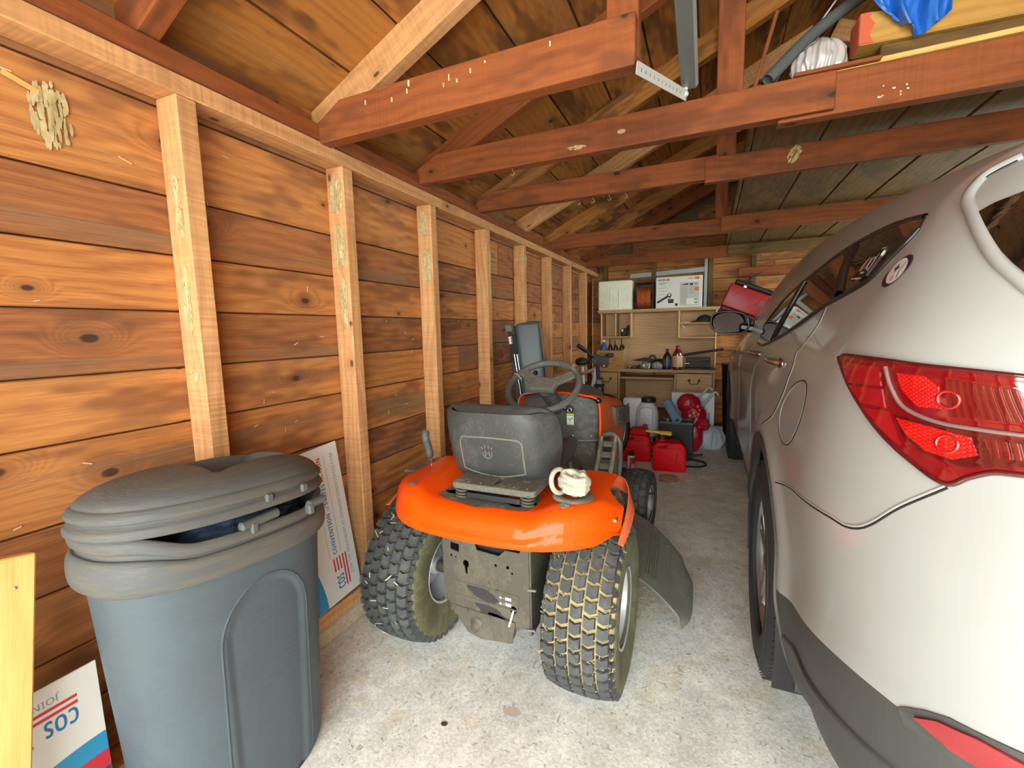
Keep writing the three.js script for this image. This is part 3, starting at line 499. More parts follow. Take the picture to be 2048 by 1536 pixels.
// seat: tub swept from the top of the back down and forward
const seatPath = new THREE.CatmullRomCurve3([[0, 0.912, -0.115], [0, 0.935, -0.07], [0, 0.92, -0.045], [0, 0.84, -0.01], [0, 0.755, 0.03], [0, 0.72, 0.09], [0, 0.725, 0.17], [0, 0.735, 0.255], [0, 0.715, 0.285]].map(([x, y, f]) => new THREE.Vector3(x, y, -f)), false, 'centripetal');
const backPath = new THREE.CatmullRomCurve3([[0, 0.912, -0.115], [0, 0.85, -0.105], [0, 0.76, -0.085], [0, 0.69, -0.06], [0, 0.652, -0.01], [0, 0.648, 0.1], [0, 0.66, 0.22], [0, 0.70, 0.285], [0, 0.715, 0.285]].map(([x, y, f]) => new THREE.Vector3(x, y, -f)), false, 'centripetal');
const seatW = (v) => { const k = [[0, 0.175], [0.08, 0.205], [0.3, 0.217], [0.5, 0.205], [0.75, 0.215], [0.92, 0.19], [1, 0.15]]; return curve(k)(v); };
const seatPt = (path, v, u, inner) => {       // u -1..1
  const p = path.getPoint(v), a = Math.abs(u), w = seatW(v), e = Math.pow(a, 4);
  const x = Math.sign(u) * w * Math.pow(a, 0.92) ; const mid = seatPath.getPoint(v).add(backPath.getPoint(v)).multiplyScalar(0.5);
  const q = p.clone().lerp(mid, Math.pow(a, 7));
  const bol = inner ? 0.030 * Math.pow(a, 3) * (1 - Math.pow(a, 12)) : 0; const fw_ = 0.075 * e * (1 - sstep(0.3, 0.6, v)), upw = 0.035 * e * sstep(0.45, 0.7, v) * (1 - sstep(0.88, 1, v));
  return [x, q.y + upw + (v > 0.5 ? bol : 0), q.z - fw_ - (v <= 0.5 ? bol : 0)];
};
part('seat', [surf((u, v) => seatPt(seatPath, v, 1 - 2 * u, true), 40, 50), surf((u, v) => seatPt(backPath, v, 2 * u - 1, false), 40, 50)], MM.seat, mower, 'grey moulded seat with a high back');
{ // raised panel seam and emblem on the seat back
  const onBack = (x, y, off = 0.004) => { let lo = 0, hi = 0.45; for (let i = 0; i < 24; i++) { const m = (lo + hi) / 2; backPath.getPoint(m).y > y ? lo = m : hi = m; } const v = (lo + hi) / 2; const w = seatW(v), a = Math.min(0.98, Math.pow(Math.abs(x) / w, 1 / 0.92)); const p = seatPt(backPath, v, Math.sign(x) * a, false); return new THREE.Vector3(p[0], p[1], p[2] + off); };
  const seam = []; const N = 18; for (let i = 0; i <= N; i++) { const t = i / N; seam.push([mix(-0.115, 0.115, t), 0.705 - 0.022 * sin(t * PI)]); } for (let i = 1; i <= 8; i++) seam.push([0.115, mix(0.705, 0.80, i / 8)]); for (let i = 0; i <= 6; i++) { const a = i / 6 * PI / 2; seam.push([0.093 + 0.022 * cos(a), 0.803 + 0.022 * sin(a)]); } for (let i = 1; i <= 8; i++) seam.push([mix(0.093, -0.093, i / 8), 0.825 + 0.003 * sin(i / 8 * PI)]); for (let i = 0; i <= 6; i++) { const a = PI / 2 + i / 6 * PI / 2; seam.push([-0.093 + 0.022 * cos(a), 0.803 + 0.022 * sin(a)]); } for (let i = 1; i < 8; i++) seam.push([-0.115, mix(0.80, 0.705, i / 8)]);
  part('seat_back_seam', tube(seam.map(([x, y]) => onBack(x, y, -0.0015)), 0.0036, 160, 6, true), MM.seatWorn, mower, 'raised seam around the seat back panel');
  const em = []; const O = (x, y) => onBack(-0.012 + x, 0.772 + y, 0.0008);
  em.push(tube(Array.from({ length: 17 }, (_, i) => { const a = PI * 0.86 + i / 16 * PI * 1.28; return O(0.0165 * cos(a), 0.0165 * sin(a) * 1.05 - 0.002); }), 0.002, 40, 6));
  for (const [a, b] of [[[-0.0075, 0.009], [-0.0075, -0.011]], [[0.0075, 0.009], [0.0075, -0.011]], [[-0.0075, -0.001], [0.0075, -0.001]], [[-0.016, 0.013], [-0.018, 0.022]], [[-0.006, 0.016], [-0.007, 0.026]], [[0.006, 0.016], [0.007, 0.026]], [[0.016, 0.013], [0.018, 0.022]]]) em.push(rod(O(...a), O(...b), 0.0019, 0.0019, 8));
  for (const x of [-0.0185, -0.007, 0.007, 0.0185]) em.push(new THREE.SphereGeometry(0.0026, 10, 8).translate(...O(x, x * x * -25 + 0.0275).toArray()));
  part('emblem', em, MM.seatWorn, mower, 'embossed crowned H emblem');
}
for (const q of [tube([[0.19, 0.655, -0.05], [0.215, 0.645, -0.1], [0.205, 0.655, -0.17], [0.19, 0.675, -0.2]], 0.006, 24, 8), tube([[-0.19, 0.655, -0.05], [-0.215, 0.645, -0.1], [-0.205, 0.655, -0.17], [-0.19, 0.675, -0.2]], 0.006, 24, 8)]) part('seat_rail', q, MM.steel, mower);
// rear chassis plate, battery behind it
{ const hole = (x, y, r) => ring(12, r, x, y), o = [[-0.148, 0.55], [-0.09, 0.55], [-0.085, 0.515], [-0.03, 0.505], [-0.018, 0.468], [0.062, 0.462], [0.085, 0.485], [0.135, 0.485], [0.14, 0.52], [0.165, 0.52], [0.168, 0.24], [0.118, 0.225], [0.115, 0.20], [-0.002, 0.178], [-0.05, 0.186], [-0.125, 0.255], [-0.148, 0.29]];
  const key = []; for (let i = 0; i <= 14; i++) { const a = -PI / 2 + 0.5 + i / 14 * (2 * PI - 1); key.push([-0.06 + 0.011 * cos(a), 0.412 + 0.013 * sin(a)]); } key.push([-0.062, 0.378], [-0.055, 0.376]);
  const g = extrude(o, 0.006, 0.0012, [[[-0.118, 0.455], [-0.085, 0.448], [-0.085, 0.475], [-0.118, 0.48]], key, hole(0.05, 0.428, 0.0045), [[0.088, 0.424], [0.098, 0.424], [0.098, 0.434], [0.088, 0.434]], hole(0.108, 0.412, 0.004), hole(0.052, 0.342, 0.004), hole(0.11, 0.288, 0.013), hole(-0.115, 0.432, 0.004), hole(-0.098, 0.428, 0.003)]);
  g.translate(0, 0, 0.17); part('rear_plate', metre(g, 3), MM.plate, mower, 'grey brown steel rear plate with holes');
  part('plate_ridge', [box(0, 0.332, 0.1765, 0.235, 0.006, 0.004, 0.0018).rotateZ(0), box(0.0, 0.282, 0.1765, 0.235, 0.006, 0.004, 0.0018), box(-0.119, 0.307, 0.1765, 0.006, 0.05, 0.004, 0.0018), box(0.119, 0.307, 0.1765, 0.006, 0.05, 0.004, 0.0018)].map((q) => at(q, [0, 0.01, 0], 0, 0, -0.03)), MM.plate, mower);
  reseed(97); const sm = []; for (const [cx, cy, w, h, s] of [[0.0, 0.318, 0.055, 0.02, 1], [0.03, 0.258, 0.07, 0.022, 5], [0.06, 0.24, 0.035, 0.018, 7]]) { const o2 = ring(30, 1).map(([a, b]) => { const r = 1 + 0.35 * noise3(a * 2.5 + s * 7, b * 2.5, s); return [cx + a * w * r, cy + b * h * r - (a * w) * 0.25]; }); sm.push(new THREE.ShapeGeometry(shapeOf(o2)).translate(0, 0, 0.1768)); }
  for (let i = 0; i < 9; i++) { const x = rr(-0.03, 0.07), y = rr(0.335, 0.37), l = rr(0.008, 0.018), a = rr(-0.9, 0.9) + PI / 2; sm.push(at(cbox(l, 0.003, 0.0008, 0.0002), [x, y, 0.1766], 0, 0, a)); }
  part('grease_smudge', sm, MM.smudge, mower, 'black grease smudge');
  const lab = []; for (const [y, o3] of [[0.322, 0], [0.302, 1]]) { lab.push(box(0.066, y, 0.1772, 0.012, 0.0018, 0.0008, 0.0002), box(0.066, y, 0.1772, 0.0018, 0.01, 0.0008, 0.0002), box(0.078, y, 0.1772, 0.003, 0.002, 0.0008, 0.0002)); for (let i = 0; i < 5; i++) lab.push(box(0.085 + i * 0.0042, y + (o3 && i === 0 ? 0.002 : 0), 0.1772, 0.0028, 0.011 - (i % 2) * 0.002, 0.0008, 0.0002)); }
  part('warning_print', lab, MM.white, mower, 'white worn pictogram print');
  part('plate_flange', [extrude([[-0.125, 0], [0.115, 0], [0.11, 0.012], [-0.12, 0.012]], 0.004, 0.001).translate(0.0, 0.236, 0.176), at(extrude([[-0.125, 0], [0.118, -0.01], [0.112, -0.075], [-0.002, -0.086], [-0.05, -0.075]], 0.006, 0.0015), [0, 0.256, 0.172], -0.25), mv(lathe([[0, 0.014], [0.014, 0.014], [0.018, 0.004], [0.03, 0]], 20).rotateX(PI / 2), -0.022, 0.205, 0.186), ...[-0.105, -0.055, 0.03, 0.085].map((x) => box(x, 0.238, 0.178, 0.008, 0.03, 0.012, 0.003))], MM.plate, mower);
  part('towing_edge', at(cbox(0.118, 0.006, 0.01, 0.002), [0.058, 0.191, 0.183], 0, 0, 0.14), MM.steel, mower);
  part('cable_end', tube([[0.11, 0.288, 0.172], [0.108, 0.27, 0.184], [0.098, 0.235, 0.185]], 0.0035, 14, 8), MM.white, mower);
  for (const q of [box(0.168, 0.36, 0.03, 0.008, 0.3, 0.285, 0.002), box(-0.148, 0.4, 0.03, 0.008, 0.28, 0.285, 0.002)]) part('chassis_side', q, MM.plate, mower);
  for (const q of [at(cbox(0.03, 0.007, 0.012, 0.002), [0.176, 0.372, 0.176], 0, 0, 0.1), at(cbox(0.03, 0.007, 0.012, 0.002), [0.172, 0.236, 0.176], 0, 0, 0.1)]) part('plate_tab', q, MM.steel, mower);
  part('transaxle', [box(0, 0.3, 0.03, 0.2, 0.16, 0.2, 0.02), rod([-0.2, 0.27, 0], [0.2, 0.27, 0], 0.05, 0.05, 16), box(0.22, 0.2, 0.04, 0.06, 0.1, 0.06, 0.01)], MM.black, mower);
  const bat = new THREE.Group(); bat.name = 'battery'; mower.add(bat); part('battery_case', box(0.01, 0.5, 0.08, 0.2, 0.15, 0.14, 0.006), MM.black, bat); part('battery_label', [box(0.035, 0.505, 0.1508, 0.09, 0.02, 0.001, 0.0003)], MM.green, bat, 'green battery label'); part('label_text', box(0.03, 0.521, 0.1508, 0.07, 0.008, 0.001, 0.0003), MM.white, bat);
}
for (const q of [box(0.15, 0.3, -0.65, 0.03, 0.1, 1.2, 0.004), box(-0.15, 0.3, -0.65, 0.03, 0.1, 1.2, 0.004)]) part('frame_rail', q, MM.black, mower);
part('front_axle', [box(0, 0.2, -1.14, 0.55, 0.05, 0.05, 0.008)], MM.black, mower);
// tunnel between the feet, dash tower
part('tunnel', [extrude([[-0.13, 0], [0.13, 0], [0.12, 0.1], [0.09, 0.14], [-0.09, 0.14], [-0.12, 0.1]], 0.5, 0.01).translate(0, 0.42, -0.66), extrude([[-0.13, 0], [0.17, 0], [0.17, 0.27], [-0.16, 0.27]], 0.06, 0.01).translate(0, 0.42, -0.78)], MM.dusty, mower);
{ const dash = (u, v) => { // tower: v up, u across the face facing the driver
    const x = mix(-0.2, 0.205, u), t = 1 - v, a = Math.abs(x) / 0.205;
    const y = mix(0.648, 0.872, v) - 0.035 * Math.pow(a, 3) * v; const f = 0.60 + 0.09 * (1 - v) * 0.6 + 0.055 * v * v + 0.055 * Math.pow(a, 4) + 0.012 * cos(x * 18) * -v;
    return Q(x, y, f); };
  part('dash_panel', shell(dash, 40, 24, 0.006), MM.plastic, mower, 'dark grey dash panel');
  part('dash_top', surf((u, v) => { const p = dash(u, 1), x = p[0] * mix(1, 0.8, v); return [x, p[1] + 0.035 * sin(v * PI / 2) * (1 - Math.pow(Math.abs(x) / 0.21, 3)), p[2] - 0.17 * v]; }, 30, 12), MM.plastic, mower);
  part('under_dash', [box(0.01, 0.535, -0.735, 0.37, 0.23, 0.02, 0.006)], MM.black, mower);
  part('dash_rim', tube(Array.from({ length: 12 }, (_, i) => { const p = dash(i / 11, 0); return [p[0], p[1], p[2] + 0.003]; }), 0.004, 40, 6), MM.dusty, mower);
  for (const [x, y] of [[0.075, 0.672], [0.16, 0.674]]) part('fastener', new THREE.SphereGeometry(0.004, 10, 8).translate(...dash((x + 0.2) / 0.405, (y - 0.648) / 0.224)).translate(0, 0, 0.003), MM.rim, mower);
  part('hour_light', new THREE.SphereGeometry(0.009, 14, 10).translate(0.078, 0.628, -0.718), MM.chrome, mower);
  const kp = dash(0.635, 0.70);
  const ig = new THREE.Group(); ig.name = 'ignition_switch'; mower.add(ig);
  part('switch_plate', at(rbox(0.05, 0.034, 0.012, 0.016), [kp[0], kp[1], kp[2] + 0.006], 0, 0, -0.3), MM.black, ig);
  part('key', [new THREE.TorusGeometry(0.010, 0.0028, 8, 20).translate(kp[0] + 0.01, kp[1] - 0.004, kp[2] + 0.024), rod([kp[0] + 0.008, kp[1], kp[2] + 0.005], [kp[0] + 0.008, kp[1], kp[2] + 0.022], 0.004), new THREE.SphereGeometry(0.005, 10, 8).translate(kp[0] - 0.016, kp[1] + 0.004, kp[2] + 0.014)], MM.chrome, ig, 'chrome ignition key');
  const tagT = canvasTex(128, 200, (c, w, h) => { c.fillStyle = '#e8e9dc'; c.fillRect(0, 0, w, h); c.fillStyle = '#d8cf5a'; c.fillRect(0, 0, w, 26); c.fillRect(0, h - 26, w, 26); c.fillStyle = '#6f6a2c'; c.fillRect(8, 28, w - 16, 8); c.fillStyle = '#8fd0b4'; c.fillRect(16, 70, 34, 50); c.fillRect(78, 60, 34, 46); c.fillStyle = '#2f7f88'; c.fillRect(56, 84, 14, 60); c.fillRect(86, 66, 18, 30); c.fillStyle = '#3c4a3c'; for (const x of [24, 58, 92]) c.fillRect(x, 146, 10, 12); });
  part('key_tag', at(cbox(0.034, 0.056, 0.0015, 0.0004), [kp[0] + 0.012, kp[1] - 0.048, kp[2] + 0.02], 0.05), MM.white, ig, 'white and yellow key tag'); const fc = part('tag_print', new THREE.PlaneGeometry(0.033, 0.055), new THREE.MeshStandardMaterial({ map: tagT, roughness: 0.5 }), ig); fc.position.set(kp[0] + 0.012, kp[1] - 0.048, kp[2] + 0.0212); fc.rotation.x = 0.05;
  part('throttle_lever', [tube([[0.045, 0.858, -0.69], [0.11, 0.868, -0.66], [0.165, 0.862, -0.645], [0.197, 0.848, -0.64]], 0.0095, 24, 10), new THREE.SphereGeometry(0.0145, 14, 12).translate(0.2, 0.847, -0.64)], MM.blackGloss, mower);
  part('lever_button', new THREE.SphereGeometry(0.0045, 10, 8).translate(0.2, 0.852, -0.627), MM.chrome, mower);
}
// steering column and wheel
part('steering_column', [rod([0, 0.80, -0.66], [0, 0.915, -0.47], 0.035, 0.03, 20)], MM.plastic, mower);
{ const sw = new THREE.Group(); sw.name = 'steering_wheel'; mower.add(sw); sw.position.set(0.0, 0.935, -0.44); sw.rotation.set(-PI / 2 + 0.62, 0, 0);
  part('wheel_rim', new THREE.TorusGeometry(0.158, 0.0155, 14, 64), MM.plastic, sw);
  for (const a of [0.62, PI - 0.62, -PI / 2]) { if (a < 0) continue; const g = extrude([[0.02, -0.028], [0.15, -0.022], [0.15, 0.022], [0.02, 0.028]], 0.014, 0.004).translate(0, 0, -0.01); g.rotateZ(a); part('spoke', g, MM.dusty, sw); }
  part('wheel_hub', [extrude([[-0.055, -0.03], [0.055, -0.03], [0.065, 0.03], [0.03, 0.05], [-0.03, 0.05], [-0.065, 0.03]], 0.03, 0.008).translate(0, 0, -0.018)], MM.dusty, sw);
  part('rim_clip', [rod([0.1, 0.118, 0.012], [0.126, 0.092, 0.012], 0.009), rod([0.112, 0.112, 0.01], [0.118, 0.106, 0.03], 0.008)], MM.steel, sw);
  for (const a of [2.75, -1.68]) part('rim_seam', new THREE.TorusGeometry(0.0162, 0.0012, 6, 20).rotateX(PI / 2).translate(0.158, 0, 0).rotateZ(a), MM.white, sw);
}
// hood: loft of arch sections
const hoodSec = (f) => { const t = clamp((f - 0.62) / 0.80, 0, 1); return { top: mix(0.88, 0.735, Math.pow(t, 1.25)) - 0.10 * sstep(0.8, 1, t) * t, w: mix(0.205, 0.205, t) * (1 - 0.22 * sstep(0.75, 1, t)), bot: mix(0.655, 0.40, sstep(0.05, 0.5, t)) + 0.0 * t }; };
const hoodPt = (u, v) => { const f = mix(0.64, 1.42, v), s = hoodSec(f), a = u * 2 - 1, k = Math.abs(a); let x, y; const sh = s.top - 0.055;
  if (k < 0.55) { const q = k / 0.55; x = s.w * 0.80 * q; y = s.top - 0.014 * q * q; } else if (k < 0.72) { const q = (k - 0.55) / 0.17 * PI / 2; x = s.w * (0.80 + 0.19 * sin(q)); y = s.top - 0.014 - 0.045 * (1 - cos(q)); } else { const q = (k - 0.72) / 0.28; x = s.w * (0.99 + 0.02 * sin(q * PI)); y = mix(s.top - 0.059, s.bot, q); }
  return Q(Math.sign(a) * x, y, f + 0.04 * v * cos(a * PI / 2)); };
part('hood', shell((u, v) => hoodPt(1 - u, v), 50, 30, 0.005), MM.orangeDusty, mower, 'dusty orange engine hood');
part('hood_edge', tube(Array.from({ length: 15 }, (_, i) => { const p = hoodPt(0.5 + 0.5 * i / 14 * 0.995, 0.0); return [p[0] + 0.002, p[1] + 0.001, p[2] + 0.003]; }), 0.006, 40, 6), MM.orange, mower, 'clean orange rear edge of the hood');
part('grille', [extrude([[-0.165, 0.4], [0.165, 0.4], [0.15, 0.64], [-0.15, 0.64]], 0.03, 0.006).translate(0, 0, -1.48)], MM.plastic, mower);
part('bumper_foot', [box(0, 0.38, -1.43, 0.34, 0.1, 0.1, 0.02)], MM.plastic, mower);
part('side_vent', [extrude([[0.90, 0.775], [1.34, 0.715], [1.38, 0.70], [1.37, 0.60], [0.98, 0.66]], 0.03, 0.006).rotateY(PI / 2).translate(0.196, 0, 0), box(0.228, 0.725, -1.15, 0.006, 0.012, 0.34, 0.002), box(0.228, 0.675, -1.17, 0.006, 0.012, 0.3, 0.002)], MM.dusty, mower, 'grey side vent of the hood');
{ // worn white model script on the hood side
  const g = []; const S = (f, y) => [0.2065, y, -f]; const st = [[0, 2, 1, 0], [1, 0, 3, 2], [2, 0, 2, 2], [3, 2, 4, 1], [4, 0, 5, 2], [5.5, 0.9, 5.9, 0.9], [6.4, 2, 7.4, 1], [7.4, 1, 6.5, 0], [8, 0, 9, 2], [8.2, 2, 9.2, 0.4]];
  for (const [a, b, c, e] of st) g.push(rod(S(0.77 + a * 0.012, 0.785 - a * 0.0022 + b * 0.009), S(0.77 + c * 0.012, 0.785 - c * 0.0022 + e * 0.009), 0.0018, 0.0018, 6)); part('model_script', g, MM.white, mower, 'worn white model lettering'); }
part('kick_guard', [extrude([[0.66, 0.655], [0.80, 0.655], [0.98, 0.40], [0.80, 0.36], [0.62, 0.40]], 0.02, 0.004).rotateY(PI / 2).translate(0.2, 0, 0)], MM.plastic, mower);
{ // ladder-like foot rest beside the tower
  const g = []; for (const x of [0.222, 0.285]) g.push(tube([Q(x, 0.685, 0.60), Q(x + 0.004, 0.655, 0.56), Q(x + 0.006, 0.6, 0.50), Q(x + 0.008, 0.53, 0.42), Q(x + 0.008, 0.50, 0.38)], 0.011, 20, 8)); for (const [y, f] of [[0.66, 0.585], [0.622, 0.54], [0.582, 0.495]]) g.push(at(cbox(0.075, 0.012, 0.03, 0.004), Q(0.256, y, f), 0.7)); part('foot_rest', g, MM.dusty, mower); part('rest_pad', [at(rbox(0.075, 0.06, 0.014, 0.01), Q(0.26, 0.545, 0.45), -0.6)], MM.dusty, mower); part('pad_print', [at(new THREE.TorusGeometry(0.012, 0.0018, 6, 20), Q(0.26, 0.556, 0.444), -0.6), at(cbox(0.003, 0.02, 0.002, 0.0005), Q(0.26, 0.556, 0.444), -0.6)], mat([0.5, 0.47, 0.36], 0.8), mower); part('rest_tube', tube([Q(0.225, 0.69, 0.64), Q(0.27, 0.70, 0.62), Q(0.30, 0.675, 0.61), Q(0.305, 0.6, 0.62), Q(0.3, 0.48, 0.60)], 0.012, 24, 8), MM.plastic, mower);
  part('foot_board', [extrude([[-0.06, 0], [0.06, 0], [0.05, 0.25], [-0.05, 0.25]], 0.012, 0.003).rotateX(-PI / 2 + 0.35).translate(0.25, 0.49, -0.36)], MM.dusty, mower); part('foot_board', [extrude([[-0.06, 0], [0.06, 0], [0.05, 0.25], [-0.05, 0.25]], 0.012, 0.003).rotateX(-PI / 2 + 0.35).translate(-0.25, 0.49, -0.36)], MM.dusty, mower); }
// deck lever beside the far fender
{ const lv = new THREE.Group(); lv.name = 'deck_lever'; mower.add(lv); part('lever_rod', rod(Q(-0.37, 0.62, 0.11), Q(-0.376, 0.69, 0.10), 0.006), MM.chrome, lv); part('lever_grip', tube([Q(-0.376, 0.682, 0.10), Q(-0.379, 0.715, 0.096), Q(-0.388, 0.748, 0.094), Q(-0.389, 0.77, 0.096)], 0.0155, 16, 12), MM.plastic, lv, 'grey lever grip'); for (const q of [new THREE.SphereGeometry(0.0155, 14, 10).translate(...Q(-0.389, 0.77, 0.096)), new THREE.SphereGeometry(0.0155, 14, 10).translate(...Q(-0.376, 0.682, 0.10))]) part('grip_end', q, MM.plastic, lv); part('lever_plate', [extrude([[-0.43, 0.0], [-0.29, 0.0], [-0.27, 0.18], [-0.40, 0.2]], 0.012, 0.004).rotateX(-PI / 2).translate(0, 0.632, 0)], MM.dusty, lv); }
// cutting deck and discharge chute
part('mower_deck', [extrude([[-0.42, 0.36], [0.36, 0.32], [0.42, 0.42], [0.38, 0.86], [0.2, 0.98], [-0.3, 0.98], [-0.46, 0.8]], 0.11, 0.02).rotateX(-PI / 2).translate(0, 0.10, 0)], MM.orangeDusty, mower, 'orange mower deck');
part('deck_bracket', [box(0.395, 0.12, -0.34, 0.07, 0.03, 0.006, 0.001), box(0.36, 0.115, -0.335, 0.05, 0.05, 0.01, 0.002)], MM.orange, mower);
{ const ch = new THREE.Group(); ch.name = 'discharge_chute'; mower.add(ch); const C = (u, v) => { // u along f from rear to front, v from the deck outward
    const A = [[0.335, 0.205, 0.36], [0.635, 0.125, 0.20]], B = [[0.30, 0.235, 0.90], [0.63, 0.15, 0.58]]; const e = (P, t) => P[0].map((q, i) => mix(q, P[1][i], t)); const a = e(A, v), b = e(B, v); const p = a.map((q, i) => mix(q, b[i], u)); p[1] += 0.035 * sin(v * PI) - 0.012 * v * v * 2; const cut = v > 0.85 ? (v - 0.85) * 0.5 : 0; p[0] -= cut * (Math.pow(Math.abs(u - 0.5) * 2, 4)) * 0.5; return Q(...p); };
  part('chute_cover', shell((u, v) => C(1 - u, v), 30, 30, 0.006), MM.chute, ch, 'black plastic discharge chute');
  const ribs = []; for (const v of [0.42, 0.45, 0.48, 0.51, 0.54]) ribs.push(tube(Array.from({ length: 8 }, (_, i) => { const p = C(0.15 + i / 7 * 0.75, v); return [p[0], p[1] + 0.001, p[2]]; }), 0.0028, 20, 6)); ribs.push(tube(Array.from({ length: 8 }, (_, i) => { const p = C(0.3 + i / 7 * 0.6, 0.70); return [p[0], p[1], p[2]]; }), 0.002, 20, 6)); part('chute_rib', ribs, MM.chute, ch);
  const hs = []; for (const [a, b] of [[[0.78, 0.62], [0.86, 0.60]], [[0.72, 0.63], [0.80, 0.66]], [[0.70, 0.60], [0.76, 0.58]], [[0.84, 0.63], [0.88, 0.66]]]) hs.push(rod(C(...a), C(...b), 0.0022, 0.0022, 6)); part('chute_emboss', hs, MM.chute, ch);
  part('hinge_bolt', new THREE.SphereGeometry(0.009, 12, 10).translate(...Q(0.335, 0.245, 0.72)), MM.chrome, ch); part('hinge_rod', rod(Q(0.335, 0.21, 0.36), Q(0.3, 0.235, 0.9), 0.007), MM.steel, ch);
  reseed(99); const gg = []; for (let i = 0; i < 240; i++) gg.push(at(cbox(0.002, 0.0012, rr(0.01, 0.03), 0.0003), Q(0.40 + rr(-0.05, 0.1), 0.03 + Math.abs(rr(-0.06, 0.1)), 0.33 + rr(-0.06, 0.12)), rr(-1, 1), rr(0, 6), rr(-1, 1))); const m = part('grass_clump', gg, mat([0.30, 0.29, 0.15], 0.95), ch, 'clump of dried grass'); m.userData.kind = 'stuff'; }

// ---------- glove on the fender ----------
{ const t = thing('work_glove', 'crumpled off-white knit glove lying on the tractor fender', 'glove', [-0.375, 0.672, 1.305]);
  const knit = new THREE.MeshStandardMaterial({ map: dataTex(128, 128, (u, v) => { const n = 0.5 + 0.5 * sin(u * 2 * PI * 30), m = pn(u * 14, v * 14, 14, 14); const l = 168 + 18 * n + 30 * (m - 0.5); return [l, l * 0.965, l * 0.86]; }), roughness: 0.95 });
  const folds = (u, v) => { const a = v * 2 * PI, k = u * 2 - 1; const prof = Math.pow(Math.max(0.0, 1 - Math.pow(Math.abs(k), 3.2)), 0.5); const wob = 1 + 0.11 * sin(a * 5 + 6 * u + 1.3 * sin(u * 9)) + 0.07 * sin(a * 9 - 7 * u); return [k * 0.052, 0.034 + 0.040 * prof * wob * sin(a), 0.040 * prof * wob * cos(a)]; };
  const g = surf((u, v) => folds(u, 1 - v), 60, 72); g.rotateY(-0.35).rotateZ(-0.1); part('glove_body', g, knit, t);
  const cuff = new THREE.TorusGeometry(0.038, 0.008, 12, 40); cuff.scale(1, 0.95, 1); cuff.rotateY(PI / 2 - 0.35).rotateZ(0.25).translate(-0.042, 0.036, 0.012); part('cuff', cuff, knit, t);
  const fg = []; for (let i = 0; i < 4; i++) { const y0 = 0.062 - i * 0.014; fg.push(tube([[-0.02, y0, 0.030 + i * 0.003], [0.0, y0 - 0.004 + 0.004 * sin(i * 2), 0.042], [0.025, y0 - 0.008, 0.042 - i * 0.002], [0.045, y0 - 0.006, 0.030]], 0.0085, 20, 10)); } fg.forEach((q) => part('finger', q, knit, t)); }
// ---------- white SUV ----------
const CX = 1.13, CAR = thing('suv_car', 'white sport utility car with red tail lamps parked along the garage', 'car', [CX, 0, 1.69]);
// everything in garage coordinates first, shifted to the car's own base at the end
const carShift = (g) => g.translate(-CX, 0, 1.69);
const Y0 = 0.26, Y1 = 1.64, XS = 0.19;
const insetC = curve([[0.24, 0.075], [0.34, 0.035], [0.45, 0.012], [0.5, 0.008], [0.6, 0.012], [0.75, 0.004], [0.86, 0.0], [0.93, 0.006], [1.02, 0.022], [1.1, 0.036], [1.2, 0.066], [1.3, 0.108], [1.4, 0.160], [1.47, 0.205], [1.53, 0.265], [1.58, 0.36], [1.61, 0.52], [1.63, 0.72], [1.64, 0.94]]);
const rearC = curve([[0.24, 0.78], [0.34, 0.70], [0.45, 0.655], [0.6, 0.645], [0.75, 0.65], [0.85, 0.665], [0.95, 0.70], [1.05, 0.735], [1.15, 0.765], [1.25, 0.81], [1.4, 0.90], [1.5, 0.96], [1.56, 0.99], [1.6, 1.05], [1.64, 1.2]]);
const frontC = curve([[0.24, 5.2], [0.5, 5.28], [0.8, 5.24], [0.95, 5.05], [1.02, 4.7], [1.06, 4.25], [1.1, 4.05], [1.2, 3.86], [1.35, 3.56], [1.5, 3.25], [1.58, 3.05], [1.64, 2.4]]);
const cornD = curve([[0.24, 0.42], [0.8, 0.46], [1.0, 0.42], [1.1, 0.34], [1.2, 0.26], [1.35, 0.2], [1.5, 0.18], [1.64, 0.05]]);
const cornW = curve([[0.24, 0.40], [0.8, 0.42], [1.0, 0.36], [1.1, 0.27], [1.2, 0.2], [1.35, 0.16], [1.5, 0.14], [1.6, 0.1], [1.64, 0.0]]);
const roofK = curve([[0.6, 0.72], [0.85, 0.77], [1.0, 0.81], [1.3, 0.89], [1.95, 1.0], [2.4, 1.03], [2.9, 1.0], [3.3, 0.94], [4, 0.9], [5.3, 0.9]]);
const CLAD = 0.50;                                  // top of the black lower cladding in base heights
